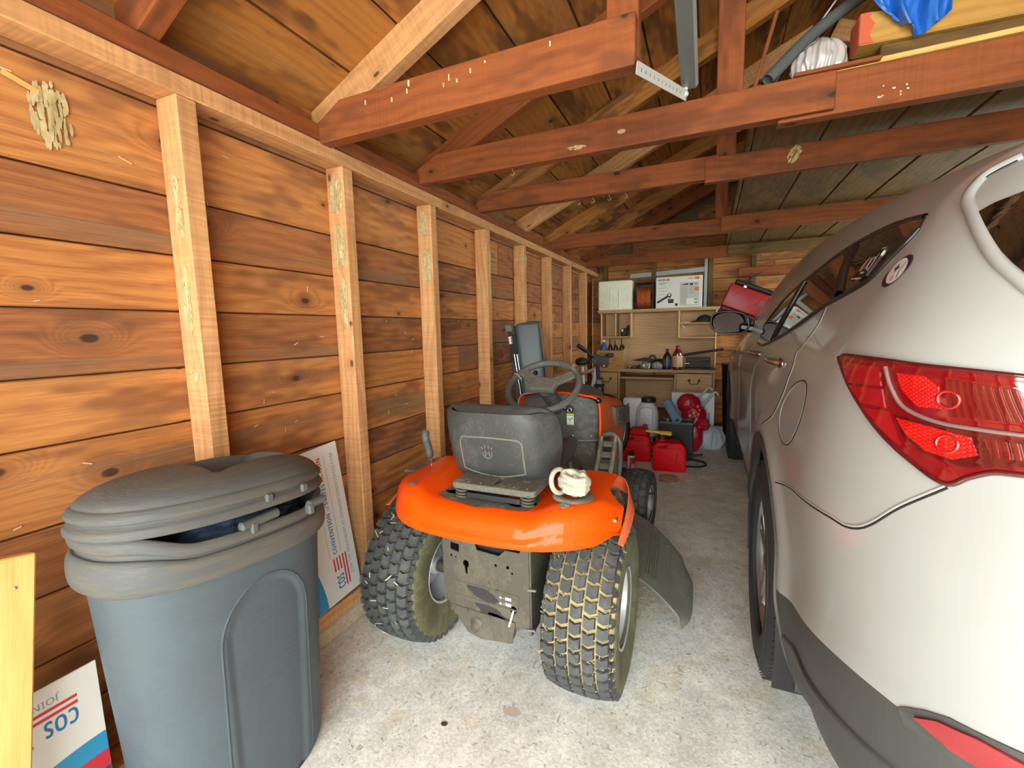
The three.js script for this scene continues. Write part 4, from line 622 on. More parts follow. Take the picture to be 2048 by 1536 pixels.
const carPt = (u, v) => {
  const yb = mix(Y0, Y1, v), ins = insetC(yb), dr = rearC(yb), df = frontC(yb), LD = cornD(yb), LW = Math.min(cornW(yb), 0.94 - ins - 0.0005), xs = XS + ins; let x, d;
  const FD = Math.min(0.5, (df - dr) * 0.2), FW = Math.min(0.45, 0.94 - ins - 0.0005);
  if (u < 0.08) { x = mix(CX, xs + LW, u / 0.08); d = dr - 0.03 * Math.pow(Math.max(0, (x - xs - LW)) / 0.6, 1) * (1 - Math.pow((x - CX) / 0.94, 2)) * 0.6; }
  else if (u < 0.3) { const a = (u - 0.08) / 0.22 * PI / 2, n = 2 / 2.35; x = xs + LW * (1 - Math.pow(Math.max(0, sin(a)), n)); d = dr + LD * (1 - Math.pow(Math.max(0, cos(a)), n)); }
  else if (u < 0.86) { x = xs; d = mix(dr + LD, df - FD, (u - 0.3) / 0.56); }
  else if (u < 0.96) { const a = (u - 0.86) / 0.1 * PI / 2, n = 2 / 2.35; x = xs + FW * (1 - Math.pow(Math.max(0, cos(a)), n)); d = df - FD + FD * Math.pow(Math.max(0, sin(a)), n); }
  else { x = mix(xs + FW, CX, (u - 0.96) / 0.04); d = df; }
  // slight waist between wheel arches, raised cladding line at the rear
  const rise = 0.10 * sstep(1.35, 0.8, d) * Math.max(0, 1 - Math.abs(yb - CLAD) / 0.2) - 0.05 * sstep(2.0, 2.3, d) * Math.max(0, 1 - Math.abs(yb - CLAD) / 0.2);
  let y = yb < 1.1 ? yb + rise : 1.1 + (yb - 1.1) * roofK(d);
  if (yb > 0.55 && yb < 1.08) x += 0.012 * sin((yb - 0.55) / 0.53 * PI) * sstep(2.1, 2.5, d) * (1 - sstep(3.6, 4.0, d));
  const fl = 0.022 * (Math.exp(-Math.pow((hyp(d - 1.69, y - 0.36) - 0.47) / 0.05, 2)) + Math.exp(-Math.pow((hyp(d - 4.36, y - 0.36) - 0.47) / 0.05, 2)));
  if (u > 0.18 && u < 0.93) x -= fl * 1.0;
  return new THREE.Vector3(x, y, -d);
};
const carN = (u, v) => { const e = 0.002, a = carPt(Math.min(u + e, 1), v).sub(carPt(Math.max(u - e, 0), v)), b = carPt(u, Math.min(v + e, 1)).sub(carPt(u, Math.max(v - e, 0))); const n = b.cross(a).normalize(); if (n.x > 0 && u > 0.09) n.negate(); if (u <= 0.09 && n.z < 0) n.negate(); return n; };
const vOf = (y) => (y - Y0) / (Y1 - Y0);
const carM = {
  paint: mat([0.315, 0.318, 0.308], 0.4, { physical: true, specularIntensity: 0.25, clearcoat: 0.5, clearcoatRoughness: 0.03 }),
  clad: new THREE.MeshStandardMaterial({ map: dustTex([62, 62, 60], [76, 76, 72], 0.6, 51, 4), roughness: 0.55 }), glass: mat([0.004, 0.004, 0.004], 0.03, { physical: true, clearcoat: 1, clearcoatRoughness: 0.01 }),
  lens: mat([0.17, 0.002, 0.006], 0.06, { physical: true, clearcoat: 1, clearcoatRoughness: 0.02 }), lensBright: mat([0.85, 0.015, 0.015], 0.12, { physical: true, clearcoat: 1, clearcoatRoughness: 0.02 }), lensDark: mat([0.07, 0.002, 0.005], 0.06, { physical: true, clearcoat: 1, clearcoatRoughness: 0.02 }),
  refl: mat([0.26, 0.006, 0.012], 0.2, { physical: true, clearcoat: 1 }), trim: mat([0.012, 0.012, 0.013], 0.3), chrome: MM.chrome, tire: mat([0.028, 0.029, 0.03], 0.7), alloy: mat([0.55, 0.55, 0.56], 0.25, { metalness: 0.9 }),
};
// body skin with the wheel arches cut out
const ARCH = [[1.69, 0.36, 0.445], [4.36, 0.36, 0.43]];
function carBody() {
  const us = []; for (let i = 0; i < 10; i++) us.push(0.08 * i / 10); for (let i = 0; i < 44; i++) us.push(0.08 + 0.22 * i / 44); for (let i = 0; i < 170; i++) us.push(0.3 + 0.56 * i / 170); for (let i = 0; i < 20; i++) us.push(0.86 + 0.1 * i / 20); for (let i = 0; i <= 6; i++) us.push(0.96 + 0.04 * i / 6);
  const vc = vOf(CLAD), vs = []; for (let j = 0; j < 16; j++) vs.push(vc * j / 16); for (let j = 0; j < 56; j++) vs.push(mix(vc, vOf(1.5), j / 56)); for (let j = 0; j <= 16; j++) vs.push(mix(vOf(1.5), 1, j / 16));
  const P = [], inn = []; const nu = us.length;
  for (const v of vs) for (const u of us) { const p = carPt(u, v); let k = false; for (const [ad, ay, r] of ARCH) { const dd = -p.z - ad, dy = p.y - ay, q = hyp(dd, dy); if (q < r && p.x < 0.6) { k = true; const s = r / Math.max(q, 0.02); p.z = -(ad + dd * s); p.y = ay + dy * s; } } P.push(p); inn.push(k); }
  const paint = [], clad = [];
  for (let j = 0; j < vs.length - 1; j++) for (let i = 0; i < nu - 1; i++) { const a = j * nu + i, b = a + 1, c = a + nu, e = c + 1; const out = vs[j + 1] <= vc + 1e-6 ? clad : paint;
    for (const t of [[a, e, b], [a, c, e]]) if (!(inn[t[0]] && inn[t[1]] && inn[t[2]])) out.push(...t); }
  const mk = (idx) => { const pos = [], map = new Map(), id = []; for (const i of idx) { if (!map.has(i)) { map.set(i, pos.length / 3); pos.push(P[i].x, P[i].y, P[i].z); } id.push(map.get(i)); } const g = new THREE.BufferGeometry(); g.setAttribute('position', new THREE.Float32BufferAttribute(pos, 3)); g.setIndex(id); g.computeVertexNormals();
    const m = g.clone(), p = m.attributes.position; for (let i = 0; i < p.count; i++) p.setX(i, 2 * CX - p.getX(i)); const ix = m.index.array; for (let i = 0; i < ix.length; i += 3) { const t = ix[i]; ix[i] = ix[i + 1]; ix[i + 1] = t; } m.computeVertexNormals(); return [g, m]; };
  return { paint: mk(paint), clad: mk(clad) };
}
const bodyG = carBody();
const bodyMesh = part('body', carShift(merge(bodyG.paint)), carM.paint, CAR, 'white painted body');
part('lower_cladding', carShift(merge(bodyG.clad)), carM.clad, CAR, 'black plastic lower cladding');
// a patch lying on the skin: uv outline, raised by off, with a wall down to the skin
function carPatch(poly, off, div = 4) {
  let tris = THREE.ShapeUtils.triangulateShape(poly.map(([a, b]) => new THREE.Vector2(a, b)), []).map((t) => t.map((i) => poly[i]));
  const m2 = (p, q) => [(p[0] + q[0]) / 2, (p[1] + q[1]) / 2];
  for (let k = 0; k < div; k++) tris = tris.flatMap(([a, b, c]) => { const ab = m2(a, b), bc = m2(b, c), ca = m2(c, a); return [[a, ab, ca], [ab, b, bc], [ca, bc, c], [ab, bc, ca]]; });
  const pos = [], uv = []; let x0 = 1e9, x1 = -1e9, y0 = 1e9, y1 = -1e9; for (const [a, b] of poly) { x0 = Math.min(x0, a); x1 = Math.max(x1, a); y0 = Math.min(y0, b); y1 = Math.max(y1, b); }
  const put = ([a, b], o) => { const p = carPt(a, b).addScaledVector(carN(a, b), o); pos.push(p.x, p.y, p.z); uv.push((a - x0) / (x1 - x0), (b - y0) / (y1 - y0)); };
  for (const [a, b, c] of tris) { const ar = (b[0] - a[0]) * (c[1] - a[1]) - (b[1] - a[1]) * (c[0] - a[0]); for (const p of ar > 0 ? [a, c, b] : [a, b, c]) put(p, off); }
  const n = poly.length; for (let i = 0; i < n; i++) { const p = poly[i], q = poly[(i + 1) % n]; for (let k = 0; k < 8; k++) { const a = [mix(p[0], q[0], k / 8), mix(p[1], q[1], k / 8)], b = [mix(p[0], q[0], (k + 1) / 8), mix(p[1], q[1], (k + 1) / 8)]; put(a, off); put(b, off); put(b, -0.004); put(a, off); put(b, -0.004); put(a, -0.004); } }
  const g = new THREE.BufferGeometry(); g.setAttribute('position', new THREE.Float32BufferAttribute(pos, 3)); g.setAttribute('uv', new THREE.Float32BufferAttribute(uv, 2));
  const h = mergeVertices(g, 1e-5); h.computeVertexNormals(); return carShift(toCreasedNormals(h, 0.6));
}
const carLine = (poly, r, off = 0, closed = false) => carShift(tube(new THREE.CatmullRomCurve3(poly.map(([a, b]) => new THREE.Vector3(a, b, 0)), closed, 'centripetal').getPoints(poly.length * 6).map((p) => carPt(clamp(p.x, 0, 1), clamp(p.y, 0, 1)).addScaledVector(carN(p.x, p.y), off)), r, poly.length * 10, 6, false));
// side glass, frames
part('side_glass', carPatch([[0.2957, 0.8451], [0.2925, 0.825], [0.308, 0.7885], [0.3221, 0.7506], [0.3522, 0.7275], [0.3796, 0.7106], [0.4416, 0.6622], [0.518, 0.621], [0.57, 0.603], [0.62, 0.605], [0.64, 0.66], [0.6, 0.735], [0.5551, 0.7694], [0.4916, 0.8057], [0.4366, 0.8303], [0.3838, 0.8419], [0.3384, 0.847]], 0.0035), carM.glass, CAR, 'dark tinted side windows');
for (const l of [[[0.4173, 0.8295], [0.395, 0.78], [0.3616, 0.7275]], [[0.535, 0.777], [0.52, 0.71], [0.515, 0.625]]]) part('window_pillar', carLine(l, 0.012, 0.002), carM.trim, CAR);
part('window_seal', carLine([[0.2957, 0.8451], [0.3384, 0.8475], [0.3838, 0.8425], [0.4366, 0.8305], [0.4916, 0.806], [0.5551, 0.77], [0.6, 0.736], [0.64, 0.66]], 0.006, 0.002), carM.trim, CAR); part('window_seal', carLine([[0.2925, 0.825], [0.308, 0.788], [0.3221, 0.75], [0.3522, 0.7268], [0.3796, 0.7098], [0.4416, 0.6615], [0.518, 0.62], [0.57, 0.602], [0.62, 0.604]], 0.006, 0.002), carM.trim, CAR);
// shut lines: narrow dark gaps with a raised bead standing in for the edge highlight
const gap = (p, closed) => { part('panel_gap', carLine(p, 0.0022, -0.0005, closed), carM.trim, CAR); };
const edge = (p, closed) => { part('highlight_bead', carLine(p, 0.0032, -0.0012, closed), carM.paint, CAR); };
for (const p of [[[0.3787, 0.7096], [0.3700, 0.6732], [0.3765, 0.6286], [0.3836, 0.6094], [0.3740, 0.5862], [0.3605, 0.5303], [0.3700, 0.4668], [0.3856, 0.4271]], [[0.515, 0.6235], [0.522, 0.5992], [0.524, 0.5359], [0.52, 0.4506], [0.515, 0.3521], [0.515, 0.2]], [[0.66, 0.595], [0.665, 0.5], [0.66, 0.38], [0.655, 0.2]]]) { edge(p); gap(p.map(([a, b]) => [a + 0.0022, b])); }
const cutP = [[0.3404, 0.358], [0.2972, 0.4], [0.2521, 0.4164], [0.2385, 0.4178], [0.229, 0.4242], [0.2205, 0.4356], [0.2034, 0.4675], [0.1812, 0.5019]]; edge(cutP); gap(cutP.map(([a, b]) => [a, b - 0.003]));
const fuelP = Array.from({ length: 25 }, (_, i) => { const a = i / 24 * 2 * PI; return [0.3325 + 0.021 * cos(a) - 0.004 * sin(a), 0.5035 + 0.061 * sin(a)]; }); edge(fuelP, false); gap(fuelP.map(([a, b]) => [0.3325 + (a - 0.3325) * 1.06, 0.5035 + (b - 0.5035) * 1.05]), false);
const tg = [[0.2184, 0.9121], [0.2406, 0.8943], [0.2394, 0.8737], [0.232, 0.8566], [0.2106, 0.8322], [0.1829, 0.7962], [0.1585, 0.7613], [0.1335, 0.729], [0.11, 0.69], [0.105, 0.63]]; part('tailgate_edge', carLine(tg, 0.010, -0.001), carM.paint, CAR, 'rounded white tailgate edge'); part('tailgate_gap', carLine(tg.map(([a, b]) => [a - 0.004, b - 0.006]), 0.003, 0.0), carM.trim, CAR);
part('rear_window', carPatch([[0.2078, 0.8302], [0.1904, 0.8436], [0.1663, 0.8536], [0.10, 0.872], [0.02, 0.88], [0.02, 0.68], [0.09, 0.70], [0.135, 0.7418], [0.1536, 0.7673], [0.1695, 0.7854], [0.1906, 0.8112]], 0.003), carM.glass, CAR, 'dark rear window');
// tail lamp
{ const t = new THREE.Group(); t.name = 'tail_lamp'; t.userData.label = 'large red tail lamp wrapping round the corner'; CAR.add(t);
  part('lens', carPatch([[0.2833, 0.6218], [0.2793, 0.6259], [0.2267, 0.6271], [0.1931, 0.6237], [0.1625, 0.6203], [0.1387, 0.6163], [0.09, 0.605], [0.09, 0.535], [0.13, 0.5265], [0.1528, 0.5246], [0.1627, 0.5224], [0.1723, 0.5133], [0.1812, 0.5024], [0.1969, 0.5156], [0.2156, 0.5369], [0.2391, 0.5711], [0.261, 0.5992]], 0.006), carM.lens, t);
  part('lens_rim', carLine([[0.2833, 0.6218], [0.2793, 0.6259], [0.2267, 0.6271], [0.1931, 0.6237], [0.1625, 0.6203], [0.1387, 0.6163], [0.09, 0.605]], 0.0035, 0.004), carM.lensDark, t); part('lens_rim', carLine([[0.2833, 0.6218], [0.261, 0.5992], [0.2391, 0.5711], [0.2156, 0.5369], [0.1969, 0.5156], [0.1812, 0.5024], [0.1723, 0.5133], [0.1627, 0.5224], [0.1528, 0.5246], [0.09, 0.535]], 0.0045, 0.004), carM.lensDark, t);
  for (const p of [[[0.2714, 0.6161], [0.2249, 0.616], [0.2199, 0.5933], [0.2517, 0.5909]], [[0.2501, 0.5879], [0.2187, 0.59], [0.2149, 0.5691], [0.2342, 0.5694]], [[0.2313, 0.564], [0.2123, 0.5658], [0.2035, 0.53], [0.209, 0.5341]]]) part('side_lens', carPatch(p, 0.0075, 3), mat([0.28, 0.003, 0.008], 0.1, { physical: true, clearcoat: 1 }), t);
  part('brake_lens', carPatch([[0.2115, 0.6145], [0.1767, 0.6118], [0.1409, 0.6044], [0.10, 0.597], [0.10, 0.575], [0.1479, 0.5697], [0.1793, 0.5671], [0.1949, 0.5747], [0.2056, 0.5972]], 0.0085), carM.lens, t); part('indicator_lens', carPatch([[0.2085, 0.5636], [0.1848, 0.5593], [0.1503, 0.5559], [0.11, 0.553], [0.11, 0.542], [0.1526, 0.5312], [0.1742, 0.5217], [0.1923, 0.5282], [0.2029, 0.5421]], 0.0085), carM.lensDark, t);
  part('silver_bar', carLine([[0.2196, 0.6169], [0.2112, 0.5933], [0.2016, 0.5729], [0.1846, 0.563], [0.1663, 0.5611], [0.1496, 0.5605], [0.11, 0.558]], 0.0034, 0.0078), mat([0.24, 0.14, 0.13], 0.3, { metalness: 0.3 }), t, 'pale light bar');
  // faceted bright zones and ribbed zones moulded in the lens
  const prism = canvasTex(256, 256, (c, w) => { c.fillStyle = '#b4080c'; c.fillRect(0, 0, w, w); for (let i = 0; i < 16; i++) for (let j = 0; j < 16; j++) { c.fillStyle = (i + j) % 2 ? '#d01410' : '#9a060a'; c.fillRect(i * 16 + 1, j * 16 + 1, 14, 14); c.fillStyle = '#e8281c'; c.fillRect(i * 16 + 4, j * 16 + 3, 4, 3); } }); const rib = canvasTex(256, 64, (c, w, h) => { c.fillStyle = '#5c040a'; c.fillRect(0, 0, w, h); for (let i = 0; i < 20; i++) { c.fillStyle = i % 2 ? '#70060c' : '#480308'; c.fillRect(i * 13, 0, 6, h); } });
  const prismM = new THREE.MeshPhysicalMaterial({ map: prism, roughness: 0.12, clearcoat: 1, clearcoatRoughness: 0.02, bumpMap: prism, bumpScale: 0.001 }), ribM = new THREE.MeshPhysicalMaterial({ map: rib, roughness: 0.12, clearcoat: 1, clearcoatRoughness: 0.02, bumpMap: rib, bumpScale: 0.001 });
  part('facet_zone', carPatch([[0.2085, 0.610], [0.1885, 0.609], [0.181, 0.60], [0.181, 0.578], [0.193, 0.5765], [0.203, 0.592]], 0.0098, 3), prismM, t, 'bright faceted zone'); part('facet_zone', carPatch([[0.2065, 0.5605], [0.186, 0.5565], [0.170, 0.552], [0.168, 0.535], [0.178, 0.527], [0.190, 0.530], [0.201, 0.544]], 0.0098, 3), prismM, t, 'bright faceted zone');
  part('ribbed_zone', carPatch([[0.177, 0.608], [0.142, 0.601], [0.146, 0.573], [0.177, 0.571]], 0.0098, 3), ribM, t, 'darker ribbed zone'); part('ribbed_zone', carPatch([[0.165, 0.553], [0.128, 0.551], [0.128, 0.541], [0.163, 0.535]], 0.0098, 3), ribM, t, 'darker ribbed zone');
  for (const [u, v] of [[0.1765, 0.588], [0.1805, 0.5415]]) { const p = carPt(u, v), n = carN(u, v); const g = new THREE.TorusGeometry(0.012, 0.0022, 8, 28); g.applyQuaternion(new THREE.Quaternion().setFromUnitVectors(PZ, n)); g.translate(p.x + n.x * 0.0095, p.y + n.y * 0.0095, p.z + n.z * 0.0095); part('bulb_bezel', carShift(g), mat([0.3, 0.004, 0.008], 0.12, { physical: true, clearcoat: 1 }), t); } }
// bumper recess with reflector
part('bumper_recess', carPatch([[0.2040, 0.174], [0.2014, 0.1869], [0.193, 0.21], [0.184, 0.2257], [0.1598, 0.2371], [0.09, 0.245], [0.02, 0.245], [0.02, 0.165], [0.2, 0.165]], 0.003), carM.clad, CAR); part('bumper_reflector', carPatch([[0.1958, 0.1843], [0.187, 0.2085], [0.1728, 0.2216], [0.1588, 0.2222], [0.10, 0.222], [0.10, 0.178], [0.18, 0.172]], 0.009), carM.refl, CAR, 'red bumper reflector');
part('cladding_ridge', carLine([[0.315, 0.10], [0.28, 0.105], [0.24, 0.11], [0.2, 0.115], [0.15, 0.12], [0.09, 0.12]], 0.012, -0.004), carM.clad, CAR);
// stickers
{ const tx = canvasTex(256, 256, (c, w) => { c.fillStyle = '#2a2230'; c.fillRect(0, 0, w, w); c.beginPath(); c.arc(128, 128, 104, 0, 7); c.fillStyle = '#cfccd2'; c.fill(); c.fillStyle = '#20506e'; c.beginPath(); c.moveTo(150, 60); c.quadraticCurveTo(160, 95, 196, 104); c.quadraticCurveTo(160, 112, 150, 150); c.quadraticCurveTo(140, 112, 106, 104); c.quadraticCurveTo(140, 95, 150, 60); c.fill(); c.strokeStyle = '#44384c'; c.lineWidth = 11; c.beginPath(); c.moveTo(70, 60); c.lineTo(96, 128); c.lineTo(74, 190); c.stroke(); c.fillStyle = '#b59aa4'; c.beginPath(); c.arc(140, 186, 26, 0, 7); c.fill(); });
  part('round_sticker', carPatch(Array.from({ length: 32 }, (_, i) => { const a = i / 32 * 2 * PI; return [0.2805 + 0.0185 * cos(a) - 0.006 * sin(a), 0.76 + 0.024 * sin(a)]; }), 0.0015, 2), new THREE.MeshStandardMaterial({ map: tx, roughness: 0.35 }), CAR, 'round sticker with dark rim');
  const dx = canvasTex(256, 128, (c, w, h) => { c.fillStyle = '#0a0a0a'; c.fillRect(0, 0, w, h); c.strokeStyle = '#cfcabc'; c.lineWidth = 5; c.strokeRect(6, 6, w - 12, h - 12); c.fillStyle = '#d6d1c2'; c.font = 'bold 64px sans-serif'; c.textAlign = 'center'; c.fillText('K', 120, 84); c.beginPath(); c.arc(78, 64, 24, 0, 7); c.lineWidth = 8; c.stroke(); c.fillRect(168, 34, 12, 58); c.fillRect(194, 34, 12, 58); c.fillRect(40, 26, 10, 74); c.fillRect(96, 96, 60, 8); });
  part('window_decal', carPatch([[0.3545, 0.7515], [0.3455, 0.798], [0.326, 0.805], [0.329, 0.757]], 0.006, 3), new THREE.MeshStandardMaterial({ map: dx, roughness: 0.5 }), CAR, 'white rectangular window decal'); }
// handles
for (const [u, v] of [[0.425, 0.578], [0.565, 0.57]]) { const hd = new THREE.Group(); hd.name = 'door_handle'; CAR.add(hd); const p = carPt(u, v), n = carN(u, v), q = (a, o, dy = 0) => [p.x + n.x * o - CX, p.y + dy, p.z - a + 1.69]; part('handle_cup', carShift(new THREE.SphereGeometry(0.04, 20, 12).scale(0.18, 0.5, 1.3).translate(p.x + 0.002, p.y - 0.006, p.z)), carM.trim, hd); part('handle_bar', tube([q(-0.075, 0.006), q(-0.06, 0.026, 0.004), q(0, 0.036, 0.006), q(0.06, 0.026, 0.004), q(0.08, 0.004)], 0.0095, 24, 10), carM.chrome, hd); part('handle_lock', new THREE.SphereGeometry(0.012, 12, 10).scale(0.5, 1, 1).translate(...q(-0.085, 0.004)), carM.chrome, hd); }
// mirror
{ const mr = new THREE.Group(); mr.name = 'wing_mirror'; CAR.add(mr); const M0 = (x, y, d) => [x - CX, y, 1.69 - d];
  const hs = surf((u, v) => { const a = u * 2 * PI, e = (t, n) => Math.sign(t) * Math.pow(Math.abs(t), n), r = Math.sqrt(Math.max(0, 1 - Math.pow(v, 2.2))); return M0(0.115 - 0.104 * e(cos(a), 0.7) * Math.max(r, 0.02), 1.20 + 0.066 * e(sin(a), 0.75) * Math.max(r, 0.02) + 0.008 * cos(a), 3.06 + 0.13 * v); }, 48, 16, true); part('mirror_housing', hs, carM.blackGloss ?? carM.trim, mr, 'glossy black mirror housing'); part('mirror_rim', tube(Array.from({ length: 40 }, (_, i) => { const a = i / 40 * 2 * PI, e = (t, n) => Math.sign(t) * Math.pow(Math.abs(t), n); return M0(0.115 - 0.104 * e(cos(a), 0.7), 1.20 + 0.066 * e(sin(a), 0.75) + 0.008 * cos(a), 3.06); }), 0.006, 80, 8, true), MM.blackGloss, mr); part('mirror_glass', extrude(ring(40, 1).map(([a, b]) => { const e = (t, n) => Math.sign(t) * Math.pow(Math.abs(t), n); return [0.098 * e(a, 0.7), 0.060 * e(b, 0.75)]; }), 0.004, 0).rotateY(0.3).translate(...M0(0.115, 1.20, 3.07)), mat([0.85, 0.87, 0.86], 0.02, { metalness: 1 }), mr); part('mirror_arm', [at(cbox(0.10, 0.05, 0.07, 0.015), M0(0.215, 1.165, 3.10), 0, 0, -0.2), at(cbox(0.02, 0.09, 0.13, 0.006), M0(0.255, 1.17, 3.13))], carM.trim, mr); }
// wheels, arches, underside
function carWheel(d, side) { const w = new THREE.Group(); w.name = side > 0 ? 'wheel' : 'wheel'; CAR.add(w); const R = 0.358, W = 0.235;
  const prof = [[0.225, -0.10], [0.235, -0.113], [0.28, -0.1175], [0.325, -0.113], [0.348, -0.098], [0.357, -0.06], [0.358, 0], [0.357, 0.06], [0.348, 0.098], [0.325, 0.113], [0.28, 0.1175], [0.235, 0.113], [0.225, 0.10]]; part('tire', spinX(lathe(new THREE.CatmullRomCurve3(prof.map(([r, a]) => new THREE.Vector3(r, a, 0))).getPoints(44).map((p) => [p.x, p.y]), 72)), carM.tire, w, 'black road tyre');
  part('tire_groove', [-0.06, -0.02, 0.02, 0.06].map((a) => spinX(lathe([[0.3595, a - 0.005], [0.3597, a], [0.3595, a + 0.005]], 72))), MM.black, w).userData.kind = 'stuff'; const sp = []; for (let i = 0; i < 90; i++) for (const s of [-1, 1]) sp.push(at(cbox(0.028, 0.003, 0.004, 0.001), [s * 0.093, 0, 0]).translate(0, 0.351, 0).rotateX(i / 90 * 2 * PI)); part('tread_sipes', sp, MM.black, w).userData.kind = 'stuff'; part('sidewall_ring', [spinX(new THREE.TorusGeometry(0.30, 0.003, 6, 72).rotateX(PI / 2).translate(0, -0.1165, 0))], carM.tire, w);
  part('rim_barrel', spinX(lathe([[0.232, -0.105], [0.238, -0.10], [0.226, -0.09], [0.21, -0.05], [0.205, 0.09]], 56)), carM.alloy, w);
  for (let i = 0; i < 5; i++) { const g = extrude([[0.03, -0.026], [0.10, -0.02], [0.222, -0.036], [0.222, 0.036], [0.10, 0.02], [0.03, 0.026]], 0.028, 0.006, [[[0.12, -0.008], [0.2, -0.018], [0.2, 0.018], [0.12, 0.008]]]); g.rotateZ(i * 2 * PI / 5 + 0.35); g.rotateY(-PI / 2); g.translate(-0.062, 0, 0); part('spoke', g, carM.alloy, w); }
  part('hub_cap', spinX(lathe([[0, -0.098], [0.03, -0.096], [0.042, -0.085], [0.045, -0.06]], 24)), carM.alloy, w); part('brake_disc', spinX(lathe([[0.06, -0.015], [0.15, -0.015], [0.15, 0.005], [0.06, 0.005]], 36)), MM.steel, w);
  w.position.set(side * (CX - 0.176 - W / 2), R, 1.69 - d); if (side > 0) w.rotation.y = PI; return w; }
for (const d of [1.69, 4.36]) for (const s of [-1, 1]) carWheel(d, s);
for (const [ad, ay, r] of ARCH) for (const s of [-1, 1]) {
  const g = surf((u, v) => { const a = mix(-0.35, PI + 0.35, u), rr_ = r - 0.004; return [mix(-CX + 0.18, -CX + 0.56, v), ay + rr_ * sin(a), 1.69 - ad - rr_ * cos(a)]; }, 40, 4); const trim = shell((u, v) => { const a = mix(-0.30, PI + 0.30, u), rr_ = mix(r - 0.042, r + 0.006, v); const y = ay + rr_ * sin(a), dd = ad + rr_ * cos(a); let xx = XS + insetC(clamp(y, 0.26, 1)) - 0.026 + 0.006 * (1 - v); return [xx - CX, y, 1.69 - dd]; }, 60, 4, 0.02);
  if (s > 0) { for (const q of [g, trim]) { q.scale(-1, 1, 1); const ix = q.index?.array; if (ix) for (let i = 0; i < ix.length; i += 3) { const t = ix[i]; ix[i] = ix[i + 1]; ix[i + 1] = t; } q.computeVertexNormals(); } }
  part('arch_liner', g, MM.black, CAR); part('arch_trim', trim, carM.clad, CAR); }
part('underbody', [box(0, 0.30, -1.35, 1.15, 0.12, 4.1, 0.03), box(0, 0.34, 0.72, 1.4, 0.1, 0.3, 0.03)], MM.black, CAR);  // unseen black boxes, block light under the open body shell
// ---------- waste bin with its lid ajar ----------
const binM = new THREE.MeshPhysicalMaterial({ specularIntensity: 0.45, map: dustTex([80, 90, 96], [76, 83, 88], 0.5, 61, 2), roughness: 0.45, bumpMap: dustTex([0, 0, 0], [255, 255, 255], 0.9, 63, 10), bumpScale: 0.0004 });
const binLidM = new THREE.MeshPhysicalMaterial({ specularIntensity: 0.5, map: dustTex([84, 87, 87], [102, 97, 88], 0.8, 65, 3), roughness: 0.55, bumpMap: dustTex([0, 0, 0], [255, 255, 255], 0.9, 67, 10), bumpScale: 0.0004 });
const se = (t, n = 2.5) => { const c = cos(t), s = sin(t); return [Math.sign(c) * Math.pow(Math.abs(c), 2 / n), Math.sign(s) * Math.pow(Math.abs(s), 2 / n)]; };
const tilt = (p) => [p[0], p[1] * 1.03 + p[1] / 0.75 * 0.10 * p[2], p[2]];
const BIN = [-1.122, 0, 0.678], BA = 0.165, BB = 0.258;
